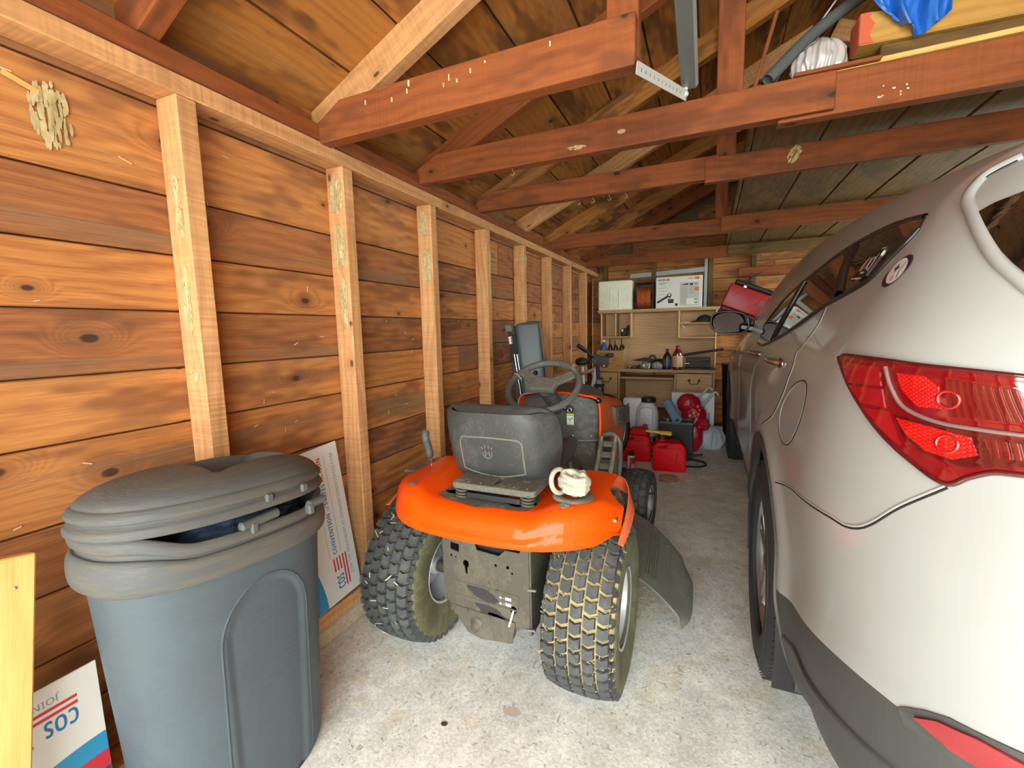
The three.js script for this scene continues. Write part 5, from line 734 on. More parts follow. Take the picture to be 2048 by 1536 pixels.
{ const t = BIN.t = thing('waste_bin', 'tall grey plastic waste bin beside the studs with an arched side panel', 'bin', BIN);
  const sc = curve([[0, 0.80], [0.02, 0.835], [0.3, 0.90], [0.6, 0.965], [0.64, 0.975]]), dent = (th, y) => { const [a, b] = se(th); const dd = b * BB * 0.93, x = (dd - 0.01) / 0.105, top = 0.585, h = y < 0.46 ? 0 : Math.pow((y - 0.46) / (top - 0.46), 2); return a > 0 ? -0.006 * (1 - sstep(0.90, 1.0, Math.sqrt(x * x + h))) : 0; };
  const wall = (u, v) => { const th = -u * 2 * PI, y = v * 0.645, s = sc(y), [a, b] = se(th); return tilt([a * BA * s + dent(th, y), y, -b * BB * s]); };
  part('bin_body', surf((u, v) => wall(u, v), 160, 90, true), binM, t);
  const rimY = (th) => { const [a, b] = se(th); return -0.030 * sstep(0.3, 0.95, a) * (1 - sstep(0.5, 0.95, Math.abs(b))); };
  const prof = [[0.965, 0.632], [1.03, 0.634], [1.062, 0.648], [1.07, 0.67], [1.06, 0.692], [1.03, 0.705], [1.0, 0.707], [1.0, 0.715], [1.035, 0.722], [1.04, 0.735], [1.02, 0.744], [0.985, 0.746], [0.975, 0.735], [0.965, 0.60]];
  const pc = new THREE.CatmullRomCurve3(prof.map(([s, y]) => new THREE.Vector3(s, y, 0)), false, 'centripetal');
  part('collar', surf((u, v) => { const th = -u * 2 * PI, p = pc.getPoint(v), [a, b] = se(th); return tilt([a * BA * p.x, p.y + rimY(th) * sstep(0.66, 0.74, p.y), -b * BB * p.x]); }, 120, 60, true), binLidM, t, 'rounded dusty collar of the bin');
  part('bin_base', surf((u, v) => { const th = u * 2 * PI, [a, b] = se(th); return [a * BA * 0.8 * v, 0.002, -b * BB * 0.8 * v]; }, 60, 4), binM, t);
  const pn_ = []; for (let i = 0; i <= 10; i++) pn_.push([-0.115, 0.03 + 0.43 * i / 10]); for (let i = 1; i < 16; i++) { const a = PI - i / 16 * PI; pn_.push([0.115 * cos(a), 0.46 + 0.13 * sin(a)]); } for (let i = 0; i <= 10; i++) pn_.push([0.115, 0.46 - 0.43 * i / 10]);
  part('panel_outline', tube(pn_.map(([dd, y]) => { const s = sc(y), bb = clamp((dd + 0.01) / (BB * s), -1, 1), a = Math.pow(Math.max(0, 1 - Math.pow(Math.abs(bb), 2.5)), 1 / 2.5); return tilt([a * BA * s - 0.0015, y, -(dd + 0.01)]); }), 0.0035, 120, 6), binM, t);
  for (const dd of [0.14, -0.02]) part('rim_clip', box(BA * 1.0, 0.737 - dd * 0.1, -dd, 0.02, 0.028, 0.018, 0.004), binLidM, t); for (const [dd, h] of [[0.0, 0.1], [0.165, 0.06]]) part('rim_step', box(BA * 0.985, 0.75 - dd * 0.1, -dd, 0.02, 0.02, h, 0.005), binLidM, t); }
{ const t = new THREE.Group(); t.name = 'lid'; t.userData.label = 'domed grey lid with a handle recess, resting ajar'; BIN.t.add(t); t.position.set(0, 0.778, 0); t.rotation.z = 0.05; t.rotation.x = -0.085;
  const dome = (a, b) => { const r = Math.pow(Math.pow(Math.abs(a), 2.5) + Math.pow(Math.abs(b), 2.5), 1 / 2.5); let h = 0.045 + 0.055 * Math.pow(Math.max(0, 1 - Math.pow(r, 2.8)), 0.62);
    const lx = (b - 0.2) / 0.44, ly = (a + 0.12) / 0.62, rec = Math.max(Math.abs(lx), Math.abs(ly) * (1 + 0.25 * lx)); h -= 0.048 * sstep(1.0, 0.86, rec); return h; };
  part('lid_top', surf((u, v) => { const th = -u * 2 * PI, [a, b] = se(th), r = Math.pow(v, 0.8); return [a * r * BA * 1.0, dome(a * r, b * r), -b * r * BB * 1.0]; }, 140, 70, true), binLidM, t);
  const prof = [[1.0, 0.045], [1.03, 0.040], [1.052, 0.03], [1.045, 0.022], [1.02, 0.018], [1.035, 0.012], [1.06, 0.004], [1.06, -0.006], [1.035, -0.012], [1.02, -0.010], [1.0, 0.01]]; const pc = new THREE.CatmullRomCurve3(prof.map(([s, y]) => new THREE.Vector3(s, y, 0)), false, 'centripetal');
  part('lid_rim', surf((u, v) => { const th = -u * 2 * PI, p = pc.getPoint(v), [a, b] = se(th); return [a * BA * p.x, p.y, -b * BB * p.x]; }, 120, 44, true), binLidM, t);
  for (const dd of [0.02, 0.12]) part('lid_clip', box(BA * 1.045, 0.012, -dd, 0.012, 0.022, 0.02, 0.004), binLidM, t); }
{ const g = blob(0.125, 0.09, 0.205, 0.16, 3.2, 12, 4, true); const m = solo('bin_bag', g, mat([0.045, 0.07, 0.12], 0.35), 'dark blue plastic bag showing under the bin lid', 'bag'); m.position.copy(V(-1.112, 0.682, 0.678)); }

// ---------- printed signs ----------
const signTex = canvasTex(1024, 768, (c, w, h) => {
  c.fillStyle = '#dcdcd6'; c.fillRect(0, 0, w, h);
  const wave = (y0, y1, y2, col) => { c.fillStyle = col; c.beginPath(); c.moveTo(0, 0); c.lineTo(0, y0); c.bezierCurveTo(w * 0.25, y0 + 10, w * 0.5, y1, w * 0.7, y1); c.quadraticCurveTo(w * 0.9, y1 + 10, w, y2); c.lineTo(w, 0); c.closePath(); c.fill(); };
  wave(478, 330, 452, '#2f8fbf'); wave(400, 250, 330, '#c8313f'); wave(330, 190, 240, '#1d4f7a');
  c.textBaseline = 'alphabetic';
  c.fillStyle = '#2672a6'; c.font = 'bold 66px sans-serif'; c.save(); c.translate(64, 640); c.scale(0.78, 1.25); c.fillText('COS', 0, 0); c.restore();
  c.fillStyle = '#cc3440'; for (let i = 0; i < 3; i++) c.fillRect(192, 574 + i * 25, 92, 12); for (let i = 0; i < 2; i++) c.fillRect(64, 650 + i * 24, 220, 12);
  c.fillStyle = '#8a97a3'; c.fillRect(300, 552, 660, 3); c.fillRect(300, 648, 660, 3);
  c.font = 'bold 47px sans-serif'; c.fillStyle = '#2f75a8'; let x = 306; for (const [s, col, f] of [['CONVENTION ', '#2f75a8', 'bold 43px sans-serif'], ['of ', '#4a7fa6', 'italic 36px serif'], ['STATES ', '#2f75a8', 'bold 43px sans-serif'], ['ACTION', '#c9343f', 'bold 43px sans-serif']]) { c.font = f; c.fillStyle = col; c.fillText(s, x, 618); x += c.measureText(s).width; }
  c.fillStyle = '#7c8790'; c.font = '32px sans-serif'; const msg = 'JOIN THE MOVEMENT AT CONVENTIONOFSTATES.COM'; c.save(); c.translate(112, 722); const mw = c.measureText(msg).width; c.scale(850 / mw, 1); c.fillText(msg, 0, 0); c.restore();
});
const signFace = new THREE.MeshStandardMaterial({ map: signTex, roughness: 0.5 }), signEdge = mat([0.8, 0.8, 0.77], 0.6);
function yardSign(label, pos, quat) { const t = thing('yard_sign', label, 'sign', pos); t.quaternion.copy(quat); part('sign_board', cbox(0.61, 0.457, 0.004, 0.0006), signEdge, t); const f = part('sign_print', new THREE.PlaneGeometry(0.608, 0.455), signFace, t, 'printed sign face'); f.position.z = 0.0024; return t; }
{ // facing +x, turned so that its left end points down
  const n = new THREE.Vector3(1, 0.075, 0).normalize(), right = new THREE.Vector3(-0.075, 1, 0.07).normalize(); right.addScaledVector(n, -right.dot(n)).normalize(); const up = new THREE.Vector3().crossVectors(n, right);
  yardSign('white printed sign standing on end between stud and bin', [-1.31, 0.447, 1.075], new THREE.Quaternion().setFromRotationMatrix(new THREE.Matrix4().makeBasis(right, up, n))); }
{ const n = new THREE.Vector3(1, 0.02, 0).normalize(), right = new THREE.Vector3(0, 0, 1); const up = new THREE.Vector3().crossVectors(n, right); yardSign('white printed sign standing upside down behind the pale pine board', [-1.25, 0.231, 0.158], new THREE.Quaternion().setFromRotationMatrix(new THREE.Matrix4().makeBasis(right, up, n))); }
// pale pine board leaning in front of the sign
{ reseed(111); const t = thing('pine_board', 'pale new pine board leaning upright against the wall', 'board', [-1.155, 0, 0.2]);
  const A = new THREE.Vector3(-1.225, 0.758, -0.383), dir = new THREE.Vector3(-0.11, 0.74, -0.13).normalize(), n = new THREE.Vector3(1, 0.15, 0).normalize(), w = new THREE.Vector3().crossVectors(dir, n).normalize(); const L = 0.764;
  const wv = w.z > 0 ? w : w.clone().negate(); const c = A.clone().addScaledVector(dir, -L / 2).addScaledVector(wv, 0.075);
  const g = cbox(L, 0.15, 0.036, 0.003, 0.3, 0.2, WOODU, WOODV); const Z = new THREE.Vector3().crossVectors(dir, wv); g.applyMatrix4(new THREE.Matrix4().makeBasis(dir, wv, Z)); g.translate(c.x + 1.155, c.y + 0.004, c.z + 0.2); part('board', g, pineWood, t);
  const k = c.clone().addScaledVector(dir, L / 2 - 0.055).addScaledVector(wv, -0.045); const out = Z.x > 0 ? Z : Z.clone().negate(); k.addScaledVector(out, 0.018); const nh = new THREE.SphereGeometry(0.0035, 10, 8).translate(k.x + 1.155, k.y, k.z + 0.2); part('nail_head', nh, MM.steel, t); }
// ---------- dry bits on the slab ----------
{ reseed(120); const g = []; for (let i = 0; i < 260; i++) { const d = 0.75 + Math.pow(rnd(), 1.5) * 2.6, x = rr(-0.95, 0.2); g.push(at(cbox(rr(0.0007, 0.0014), 0.0008, rr(0.004, 0.015), 0.0002), [x, 0.0012, -d], 0, rr(0, PI), 0)); } for (let i = 0; i < 60; i++) { const d = rr(1.0, 2.4); g.push(at(cbox(0.004, 0.002, 0.005, 0.0008), [-1.24 + rr(0, 0.12), 0.0015, -d], 0, rr(0, 3), 0)); }
  solo('debris', g, mat([0.26, 0.22, 0.16], 0.95), 'dry grass bits and crumbs scattered on the concrete', 'debris', undefined, 'stuff'); }
{ const o = []; reseed(122); for (let i = 0; i < 16; i++) { const a = i / 16 * 2 * PI; o.push([0.011 * cos(a) * (0.7 + 0.5 * rnd()), 0.008 * sin(a) * (0.7 + 0.5 * rnd())]); } const g = extrude(o, 0.002, 0.0006); g.rotateX(-PI / 2); const m = solo('dead_leaf', g, mat([0.09, 0.05, 0.03], 0.9), 'small dark dead leaf lying beside the bin', 'leaf'); m.position.copy(V(-0.70, 0.001, 1.02)); }
// gathered plastic: pleats run from a knot over the top
function pleated(sx, sy, sz, n, amp, seed, flat = -0.8) { return surf((u, v) => { const a = -u * 2 * PI, b = (v - 0.5) * PI, w = noise3(cos(a) * 1.6 + seed, sin(a) * 1.6, v * 2); const pl = 1 + amp * (0.6 * sin(a * n + 5 * w) + 0.4 * sin(a * (n * 2 + 1) + 9 * w + v * 4)) * Math.pow(cos(b), 0.6) + 0.14 * w + amp * 1.6 * (0.45 - Math.abs(noise3(cos(a) * 3.4 + seed, sin(a) * 3.4 + v * 3, v * 5)) * 1.6); const r = cos(b) * pl; let y = sin(b); y = Math.max(y * (1 + 0.1 * w), flat); return [sx * cos(a) * r, sy * y, sz * sin(a) * r]; }, 120, 48, true); }
// ---------- desk with hutch ----------
const oakTex = woodTex(71, [[214, 178, 128], [196, 156, 106], [172, 132, 84], [140, 100, 60], [186, 148, 100]], { knots: 0, stain: 0.15, W: 512, H: 256 });
const oak = woodMat(oakTex, 0.55, 0.0003);
const D0 = 5.14, DZ = 5.62; const brass = mat([0.10, 0.065, 0.035], 0.35, { metalness: 0.8 });
{ const t = thing('computer_desk', 'light oak computer desk with shelved hutch against the end wall', 'desk', [-0.56, 0, D0]);
  const B = (x0, x1, y0, y1, d0, d1, c = 0.004) => box((x0 + x1) / 2 + 0.56, (y0 + y1) / 2, -((d0 + d1) / 2 - D0), x1 - x0, y1 - y0, d1 - d0, c, rnd(), rnd(), WOODU, WOODV);
  part('desk_top', [B(-1.195, 0.085, 0.700, 0.718, D0 - 0.01, DZ), B(-1.185, 0.078, 0.684, 0.700, D0, DZ)], oak, t);
  part('desk_side', B(-1.18, -1.16, 0, 0.684, D0 + 0.01, DZ), oak, t); part('desk_side', B(0.05, 0.07, 0, 0.684, D0 + 0.01, DZ), oak, t);
  part('pedestal_side', B(-0.945, -0.925, 0, 0.684, D0 + 0.01, DZ), oak, t); part('pedestal_side', B(-0.335, -0.315, 0, 0.684, D0 + 0.01, DZ), oak, t);
  part('back_panel', B(-0.925, -0.335, 0.22, 0.684, DZ - 0.06, DZ - 0.045), oak, t);
  const drawer = (x0, x1, y0, y1, hx, hy) => { const d = new THREE.Group(); d.name = 'drawer'; t.add(d); part('drawer_front', B(x0, x1, y0, y1, D0 - 0.004, D0 + 0.014, 0.005), oak, d); const h = part('handle', [tube([[hx - 0.05, hy, 0], [hx - 0.046, hy - 0.012, 0.018], [hx - 0.034, hy - 0.034, 0.022], [hx, hy - 0.038, 0.023], [hx + 0.034, hy - 0.034, 0.022], [hx + 0.046, hy - 0.012, 0.018], [hx + 0.05, hy, 0]].map(([x, y, o]) => [x + 0.56, y, 0.004 + o]), 0.005, 32, 8), new THREE.SphereGeometry(0.014, 12, 8).scale(1, 1, 0.5).translate(hx - 0.05 + 0.56, hy, 0.008), new THREE.SphereGeometry(0.014, 12, 8).scale(1, 1, 0.5).translate(hx + 0.05 + 0.56, hy, 0.008)], brass, d, 'dark bronze drawer handle'); };
  drawer(-1.155, -0.948, 0.42, 0.676, -1.075, 0.606); drawer(-1.155, -0.948, 0.05, 0.412, -1.075, 0.3); drawer(-0.312, 0.047, 0.47, 0.676, -0.132, 0.605); drawer(-0.312, 0.047, 0.05, 0.462, -0.132, 0.35);
  part('keyboard_tray', B(-0.92, -0.34, 0.606, 0.626, D0 + 0.01, D0 + 0.32), oak, t); part('tray_rail', B(-0.86, -0.35, 0.655, 0.676, D0 + 0.2, D0 + 0.22), oak, t); part('grommet', rod([-0.572 + 0.56, 0.66, -0.2], [-0.572 + 0.56, 0.66, -0.19], 0.017), MM.black, t);
  part('drawer_sticker', box(-0.285 + 0.56, 0.642, 0.0055, 0.04, 0.034, 0.001, 0.0003), mat([0.28, 0.3, 0.38], 0.5), t);
  const H0 = 5.40, H1 = 5.64;
  part('hutch_top', [B(-1.235, 0.105, 1.375, 1.395, H0 - 0.02, H1), B(-1.225, 0.095, 1.36, 1.375, H0 - 0.01, H1)], oak, t);
  part('hutch_side', B(-1.205, -1.187, 0.718, 1.36, H0 + 0.01, H1), oak, t); part('hutch_side', B(0.06, 0.078, 0.718, 1.36, H0 + 0.01, H1), oak, t); part('hutch_back', B(-1.187, 0.06, 0.718, 1.36, H1 - 0.012, H1), oak, t);
  part('cubby_divider', B(-1.035, -1.02, 1.085, 1.36, H0 + 0.01, H1 - 0.012), oak, t); part('cubby_side', B(-0.855, -0.838, 1.07, 1.36, H0 + 0.01, H1 - 0.012), oak, t); part('cubby_floor', B(-1.187, -0.855, 1.068, 1.085, H0 + 0.01, H1 - 0.012), oak, t);
  part('cubby_side', B(-0.325, -0.307, 1.05, 1.36, H0 + 0.01, H1 - 0.012), oak, t); part('cubby_floor', B(-0.307, 0.06, 1.05, 1.067, H0 + 0.01, H1 - 0.012), oak, t); part('shelf', B(-0.307, 0.06, 1.213, 1.226, H0 + 0.02, H1 - 0.012), oak, t);
}
// ---------- on top of the hutch ----------
const HT = 1.3955;
{ const t = thing('foam_cooler', 'white foam cooler box standing on the hutch', 'cooler', [-1.035, HT, 5.53]); const foam = new THREE.MeshStandardMaterial({ map: dustTex([246, 247, 222], [230, 231, 204], 0.6, 71, 5), roughness: 0.95 });
  part('cooler_box', rbox(0.395, 0.345, 0.22, 0.02).translate(0, 0.1725, 0), foam, t); for (const x of [-0.05, 0.05]) part('moulded_rib', box(x, 0.13, 0.1115, 0.008, 0.21, 0.006, 0.002), foam, t); part('moulded_rib', box(0, 0.235, 0.1115, 0.11, 0.008, 0.006, 0.002), foam, t); }
{ const t = thing('cord_reel', 'dark wire caddy holding a coil of orange extension cord', 'cord', [-0.70, HT, 5.52]); const g = []; for (let i = 0; i < 9; i++) for (let k = 0; k < 2; k++) { const r = 0.095 + 0.02 * k; g.push(new THREE.TorusGeometry(1, 0.0072 / r, 6, 40).scale(r, r * 1.0, r).rotateY(PI / 2).translate(-0.07 + i * 0.0165, 0.135, 0)); }
  part('orange_cord', g, mat([0.62, 0.11, 0.015], 0.55), t, 'coiled orange cord'); part('cage_panel', [box(0, 0.008, 0, 0.20, 0.012, 0.2, 0.003), box(0, 0.30, 0, 0.2, 0.01, 0.2, 0.003)], MM.black, t); for (const [x, z] of [[-0.095, 0.095], [0.095, 0.095], [-0.095, -0.095], [0.095, -0.095]]) part('cage_post', rod([x, 0, z], [x, 0.305, z], 0.005), MM.black, t); for (let i = 0; i < 9; i++) part('cage_wire', rod([-0.08 + i * 0.02, 0.01, 0.098], [-0.08 + i * 0.02, 0.3, 0.098], 0.0016, 0.0016, 6), MM.black, t); part('reel_core', rod([-0.08, 0.135, 0], [0.08, 0.135, 0], 0.05), MM.black, t); }
{ const tx = canvasTex(800, 560, (c, w, h) => { c.fillStyle = '#e4e3da'; c.fillRect(0, 0, w, h); c.fillStyle = '#141414'; c.font = 'bold 50px sans-serif'; c.fillText('WORX', 34, 66); c.fillStyle = '#ee7a22'; c.fillRect(190, 28, 44, 40); c.fillStyle = '#e0682a'; c.font = 'bold 46px sans-serif'; c.fillText('nitro', 560, 60); c.fillRect(676, 24, 76, 38); c.fillStyle = '#8a8a80'; for (let i = 0; i < 3; i++) c.fillRect(40, 96 + i * 14, 170 - i * 30, 6); for (let i = 0; i < 4; i++) c.fillRect(34, 190 + i * 62, 150, 5);
    c.fillStyle = '#c3c3bb'; c.fillRect(420, 110, 330, 420); c.fillStyle = '#a3a39b'; for (let i = 0; i < 20; i++) c.fillRect(434, 200 + i * 15, 120, 6); for (let i = 0; i < 9; i++) c.fillRect(590, 190 + i * 15, 90, 6); c.fillStyle = '#2a2a28'; c.beginPath(); c.moveTo(430, 150); c.lineTo(560, 128); c.lineTo(560, 160); c.closePath(); c.fill(); c.fillRect(590, 130, 56, 36); c.fillRect(664, 140, 50, 8); c.fillRect(690, 132, 8, 30); c.fillStyle = '#ee7a22'; c.fillRect(676, 196, 66, 72); c.fillStyle = '#e8e8e0'; c.fillRect(540, 400, 190, 110); c.fillStyle = '#7a6a64'; c.fillRect(676, 406, 46, 84); c.fillStyle = '#e8e8e0'; c.fillRect(684, 424, 30, 50);
    c.fillStyle = '#22211f'; c.save(); c.translate(30, 470); c.rotate(-0.52); c.fillRect(0, -34, 210, 38); c.restore(); c.beginPath(); c.arc(236, 330, 40, 0, 7); c.fill(); c.fillStyle = '#e4e3da'; c.beginPath(); c.arc(236, 322, 22, 0, 7); c.fill(); c.fillStyle = '#c8402a'; c.fillRect(236, 366, 26, 20); c.fillStyle = '#22211f'; c.fillRect(214, 400, 100, 72); c.fillStyle = '#4a4946'; c.fillRect(230, 420, 70, 30); c.beginPath(); c.fillStyle = '#22211f'; c.arc(364, 504, 26, 0, 7); c.fill(); });
  const t = thing('blower_box', 'white cardboard leaf blower box with orange printing on the hutch', 'box', [-0.325, HT, 5.53]); part('carton', box(0, 0.175, 0, 0.49, 0.35, 0.2, 0.004), mat([0.78, 0.77, 0.72], 0.7), t); const f = part('carton_print', new THREE.PlaneGeometry(0.486, 0.345), new THREE.MeshStandardMaterial({ map: tx, roughness: 0.6 }), t, 'printed carton front'); f.position.set(0, 0.175, 0.1006); }
{ const t = thing('metal_frame', 'grey metal angle frame standing behind the boxes on the hutch', 'frame', [-0.05, HT, 5.655]); const gm = mat([0.36, 0.39, 0.38], 0.5, { metalness: 0.2 }); part('upright', box(0, 0.29, 0, 0.036, 0.58, 0.03, 0.003), gm, t); part('crossbar', at(cbox(0.84, 0.055, 0.02, 0.003), [-0.43, 0.42, 0], 0, 0, 0.03), gm, t); part('foot_bar', box(-0.2, 0.012, 0, 0.44, 0.024, 0.02, 0.003), gm, t); }
// ---------- on and in the desk ----------
{ const tx = canvasTex(512, 340, (c, w, h) => { c.fillStyle = '#b98a4e'; c.fillRect(0, 0, w, h); c.fillStyle = '#3a2412'; c.font = 'italic bold 56px sans-serif'; c.fillText('Patty·Plus', 40, 70); c.fillRect(40, 92, 170, 16); c.fillStyle = '#6b4a26'; c.fillRect(40, 116, 320, 8); c.fillRect(200, 134, 240, 8); c.fillRect(60, 180, 60, 10); c.fillRect(300, 172, 60, 14); c.fillRect(110, 236, 220, 8); c.fillRect(360, 280, 100, 8); });
  const t = thing('cardboard_box', 'open brown cardboard box of bottles on the desk', 'box', [-1.035, 0.7185, 5.27]); const card = mat([0.42, 0.27, 0.13], 0.85); part('box_wall', box(0, 0.105, 0.125, 0.31, 0.21, 0.006, 0.001), card, t); part('box_wall', box(0, 0.105, -0.125, 0.31, 0.21, 0.006, 0.001), card, t); part('box_wall', box(-0.153, 0.105, 0, 0.006, 0.21, 0.25, 0.001), card, t); part('box_wall', box(0.153, 0.115, 0, 0.006, 0.23, 0.25, 0.001), card, t); part('box_floor', box(0, 0.004, 0, 0.3, 0.006, 0.25, 0.001), card, t); part('box_flap', at(cbox(0.004, 0.075, 0.24, 0.001), [0.172, 0.25, 0], 0, 0, -0.5), card, t); const f = part('box_print', new THREE.PlaneGeometry(0.3, 0.2), new THREE.MeshStandardMaterial({ map: tx, roughness: 0.8 }), t); f.position.set(0, 0.105, 0.1286); }
const bottle = (name, label, cat, pos, prof, m, cap, capM, lab, labM, grp) => { const t = thing(name, label, cat, pos, 0, grp); part('bottle_body', lathe(prof, 28), m, t); if (cap) part('cap', lathe(cap, 20), capM, t); if (lab) part('label_band', lathe(lab, 28), labM, t); return t; };
bottle('spray_bottle', 'blue plastic bottle in the cardboard box', 'bottle', [-1.135, 0.727, 5.27], [[0, 0], [0.036, 0], [0.038, 0.01], [0.038, 0.22], [0.03, 0.26], [0.014, 0.285], [0.014, 0.30]], mat([0.02, 0.11, 0.36], 0.35), [[0.016, 0.298], [0.016, 0.318], [0, 0.318]], MM.white);
for (const [x, d] of [[-1.06, 5.29], [-0.99, 5.25], [-0.925, 5.29]]) bottle('brown_bottle', 'brown bottle among others in the cardboard box', 'bottle', [x, 0.727, d], [[0, 0], [0.03, 0], [0.031, 0.01], [0.031, 0.2], [0.022, 0.25], [0.012, 0.27], [0.012, 0.31]], mat([0.07, 0.025, 0.012], 0.25), [[0.013, 0.308], [0.013, 0.325], [0, 0.325]], mat([0.16, 0.07, 0.04], 0.5), null, null, 'brown bottles in the cardboard box');
bottle('oil_bottle', 'dark blue oil bottle on the desk', 'bottle', [-0.415, 0.7185, 5.2], [[0, 0], [0.044, 0], [0.046, 0.01], [0.046, 0.13], [0.03, 0.17], [0.014, 0.19], [0.014, 0.2]], mat([0.015, 0.016, 0.03], 0.3), [[0.017, 0.198], [0.017, 0.225], [0, 0.225]], mat([0.08, 0.01, 0.012], 0.4), [[0.0465, 0.035], [0.0465, 0.11]], mat([0.10, 0.11, 0.17], 0.4));
bottle('fluid_bottle', 'copper red fluid bottle with a cream label on the desk', 'bottle', [-0.305, 0.7185, 5.17], [[0, 0], [0.05, 0], [0.053, 0.012], [0.053, 0.165], [0.034, 0.205], [0.019, 0.225], [0.019, 0.235]], mat([0.14, 0.012, 0.012], 0.2, { physical: true, clearcoat: 1 }), [[0.021, 0.233], [0.021, 0.262], [0, 0.262]], mat([0.2, 0.015, 0.015], 0.3), [[0.0536, 0.03], [0.0536, 0.15]], mat([0.62, 0.42, 0.30], 0.4));
{ const t = thing('hedge_trimmer', 'black handled tool with a tapered blade on the desk', 'tool', [-0.66, 0.7185, 5.28]); part('blade', at(extrude([[-0.16, 0], [0.08, -0.02], [0.10, 0.02], [0.0, 0.035]], 0.02, 0.004), [0, 0.09, 0]), MM.black, t); part('motor_housing', blob(0.09, 0.055, 0.05, 0.1, 2, 3, 3).translate(0.16, 0.055, 0), MM.black, t); part('grip', new THREE.TorusGeometry(0.035, 0.012, 8, 24).translate(0.08, 0.11, 0), mat([0.05, 0.045, 0.03], 0.5), t); part('guard', box(0.02, 0.02, 0, 0.2, 0.038, 0.06, 0.008), MM.black, t); }
{ const t = thing('steel_ball', 'small bright steel ball on the desk by the box', 'ball', [-0.82, 0.7185, 5.22]); part('ball', new THREE.SphereGeometry(0.017, 20, 14).translate(0, 0.017, 0), MM.chrome, t); part('base_ring', new THREE.TorusGeometry(0.012, 0.003, 8, 20).rotateX(PI / 2).translate(0, 0.003, 0), MM.steel, t); }
solo('socket_set', [box(0, 0.018, 0, 0.055, 0.035, 0.04, 0.005), rod([0.03, 0.012, 0.02], [0.09, 0.012, 0.0], 0.011), rod([-0.05, 0.01, 0.01], [-0.02, 0.01, 0.02], 0.008)].map((g) => g), mat([0.06, 0.05, 0.04], 0.4, { metalness: 0.4 }), 'dark metal sockets lying on the desk beside the steel ball', 'tool').position.copy(V(-0.76, 0.7185, 5.2));
{ const m = solo('foil_packet', pleated(0.05, 0.045, 0.03, 5, 0.16, 21), mat([0.34, 0.34, 0.32], 0.3, { metalness: 0.5 }), 'crumpled silver foil packet on the desk', 'packet'); m.position.copy(V(-0.64, 0.757, 5.16)); }
{ const m = solo('plastic_bag', pleated(0.05, 0.045, 0.045, 6, 0.12, 33), mat([0.30, 0.31, 0.32], 0.2, { physical: true, clearcoat: 0.6 }), 'crumpled clear plastic bag by the oil bottle on the desk', 'bag'); m.position.copy(V(-0.515, 0.757, 5.155)); }
{ const t = thing('air_vent', 'black slotted plastic vent tray leaning on the desk', 'tray', [-0.1, 0.7185, 5.3]); part('tray_base', at(cbox(0.27, 0.012, 0.1, 0.003), [0, 0.007, 0.02]), MM.black, t); part('tray_back', at(cbox(0.25, 0.115, 0.012, 0.003), [0, 0.068, -0.01], -0.25), MM.black, t); for (let i = 0; i < 11; i++) part('slat', at(cbox(0.006, 0.095, 0.008, 0.002), [-0.1 + i * 0.02, 0.066, 0.0], -0.25), mat([0.035, 0.035, 0.03], 0.4), t); part('strip', at(cbox(0.05, 0.006, 0.006, 0.001), [-0.11, 0.06, 0.02]), MM.steel, t); part('strap', tube([[-0.1, 0.03, 0.03], [-0.02, 0.08, 0.03], [0.06, 0.1, 0.01], [0.12, 0.09, 0]], 0.009, 24, 8), mat([0.07, 0.065, 0.04], 0.6), t); }
solo('black_pole', at(rod([-0.2, 0, 0], [0.2, 0, 0], 0.016, 0.012, 12), [0, 0, 0], 0, 0, 0.16), MM.black, 'long black pole lying over the vent tray on the desk', 'pole').position.copy(V(-0.05, 0.905, 5.235));
{ const t = thing('baseball_cap', 'dark grey cap on the right hutch shelf'.replace('right ', ''), 'cap', [-0.05, 1.2265, 5.52]); const cl = new THREE.MeshStandardMaterial({ map: dustTex([34, 38, 36], [70, 74, 70], 0.8, 81, 6), roughness: 0.95 }); part('cap_crown', surf((u, v) => { const a = u * 2 * PI, r = Math.sqrt(Math.max(0, 1 - v * v)); return [0.092 * cos(a) * r, 0.085 * v, 0.075 * sin(a) * r]; }, 32, 14, true), cl, t); part('cap_brim', shell((u, v) => { const a = mix(-1.2, 1.2, u); return [-0.075 * v - 0.08 * cos(a), 0.012 + 0.012 * cos(a * 1.2) - 0.02 * v, 0.07 * sin(a) * (1 - 0.2 * v)]; }, 20, 6, 0.003), cl, t); }
{ const t = thing('pad_lock', 'small black and white gadget in the hutch cubby', 'gadget', [-0.935, 1.0855, 5.5]); part('gadget_body', box(0, 0.045, 0, 0.085, 0.09, 0.05, 0.01), MM.black, t); part('gadget_patch', box(-0.02, 0.07, 0.026, 0.022, 0.03, 0.002, 0.0005), MM.white, t); part('gadget_arm', tube([[0.03, 0.09, 0], [0.045, 0.12, 0], [0.05, 0.08, 0.02], [0.045, 0.02, 0.02]], 0.012, 20, 8), mat([0.05, 0.035, 0.03], 0.5), t); }
{ const t = thing('caliper', 'thin white caliper hanging over the hutch shelf edge', 'tool', [-0.24, 1.2265, 5.42]); part('caliper_bar', at(cbox(0.10, 0.004, 0.012, 0.001), [0, 0.004, 0], 0, 0, 0.05), MM.white, t); part('caliper_jaw', rod([-0.035, -0.03, 0.008], [-0.012, -0.06, 0.008], 0.004), MM.white, t); }
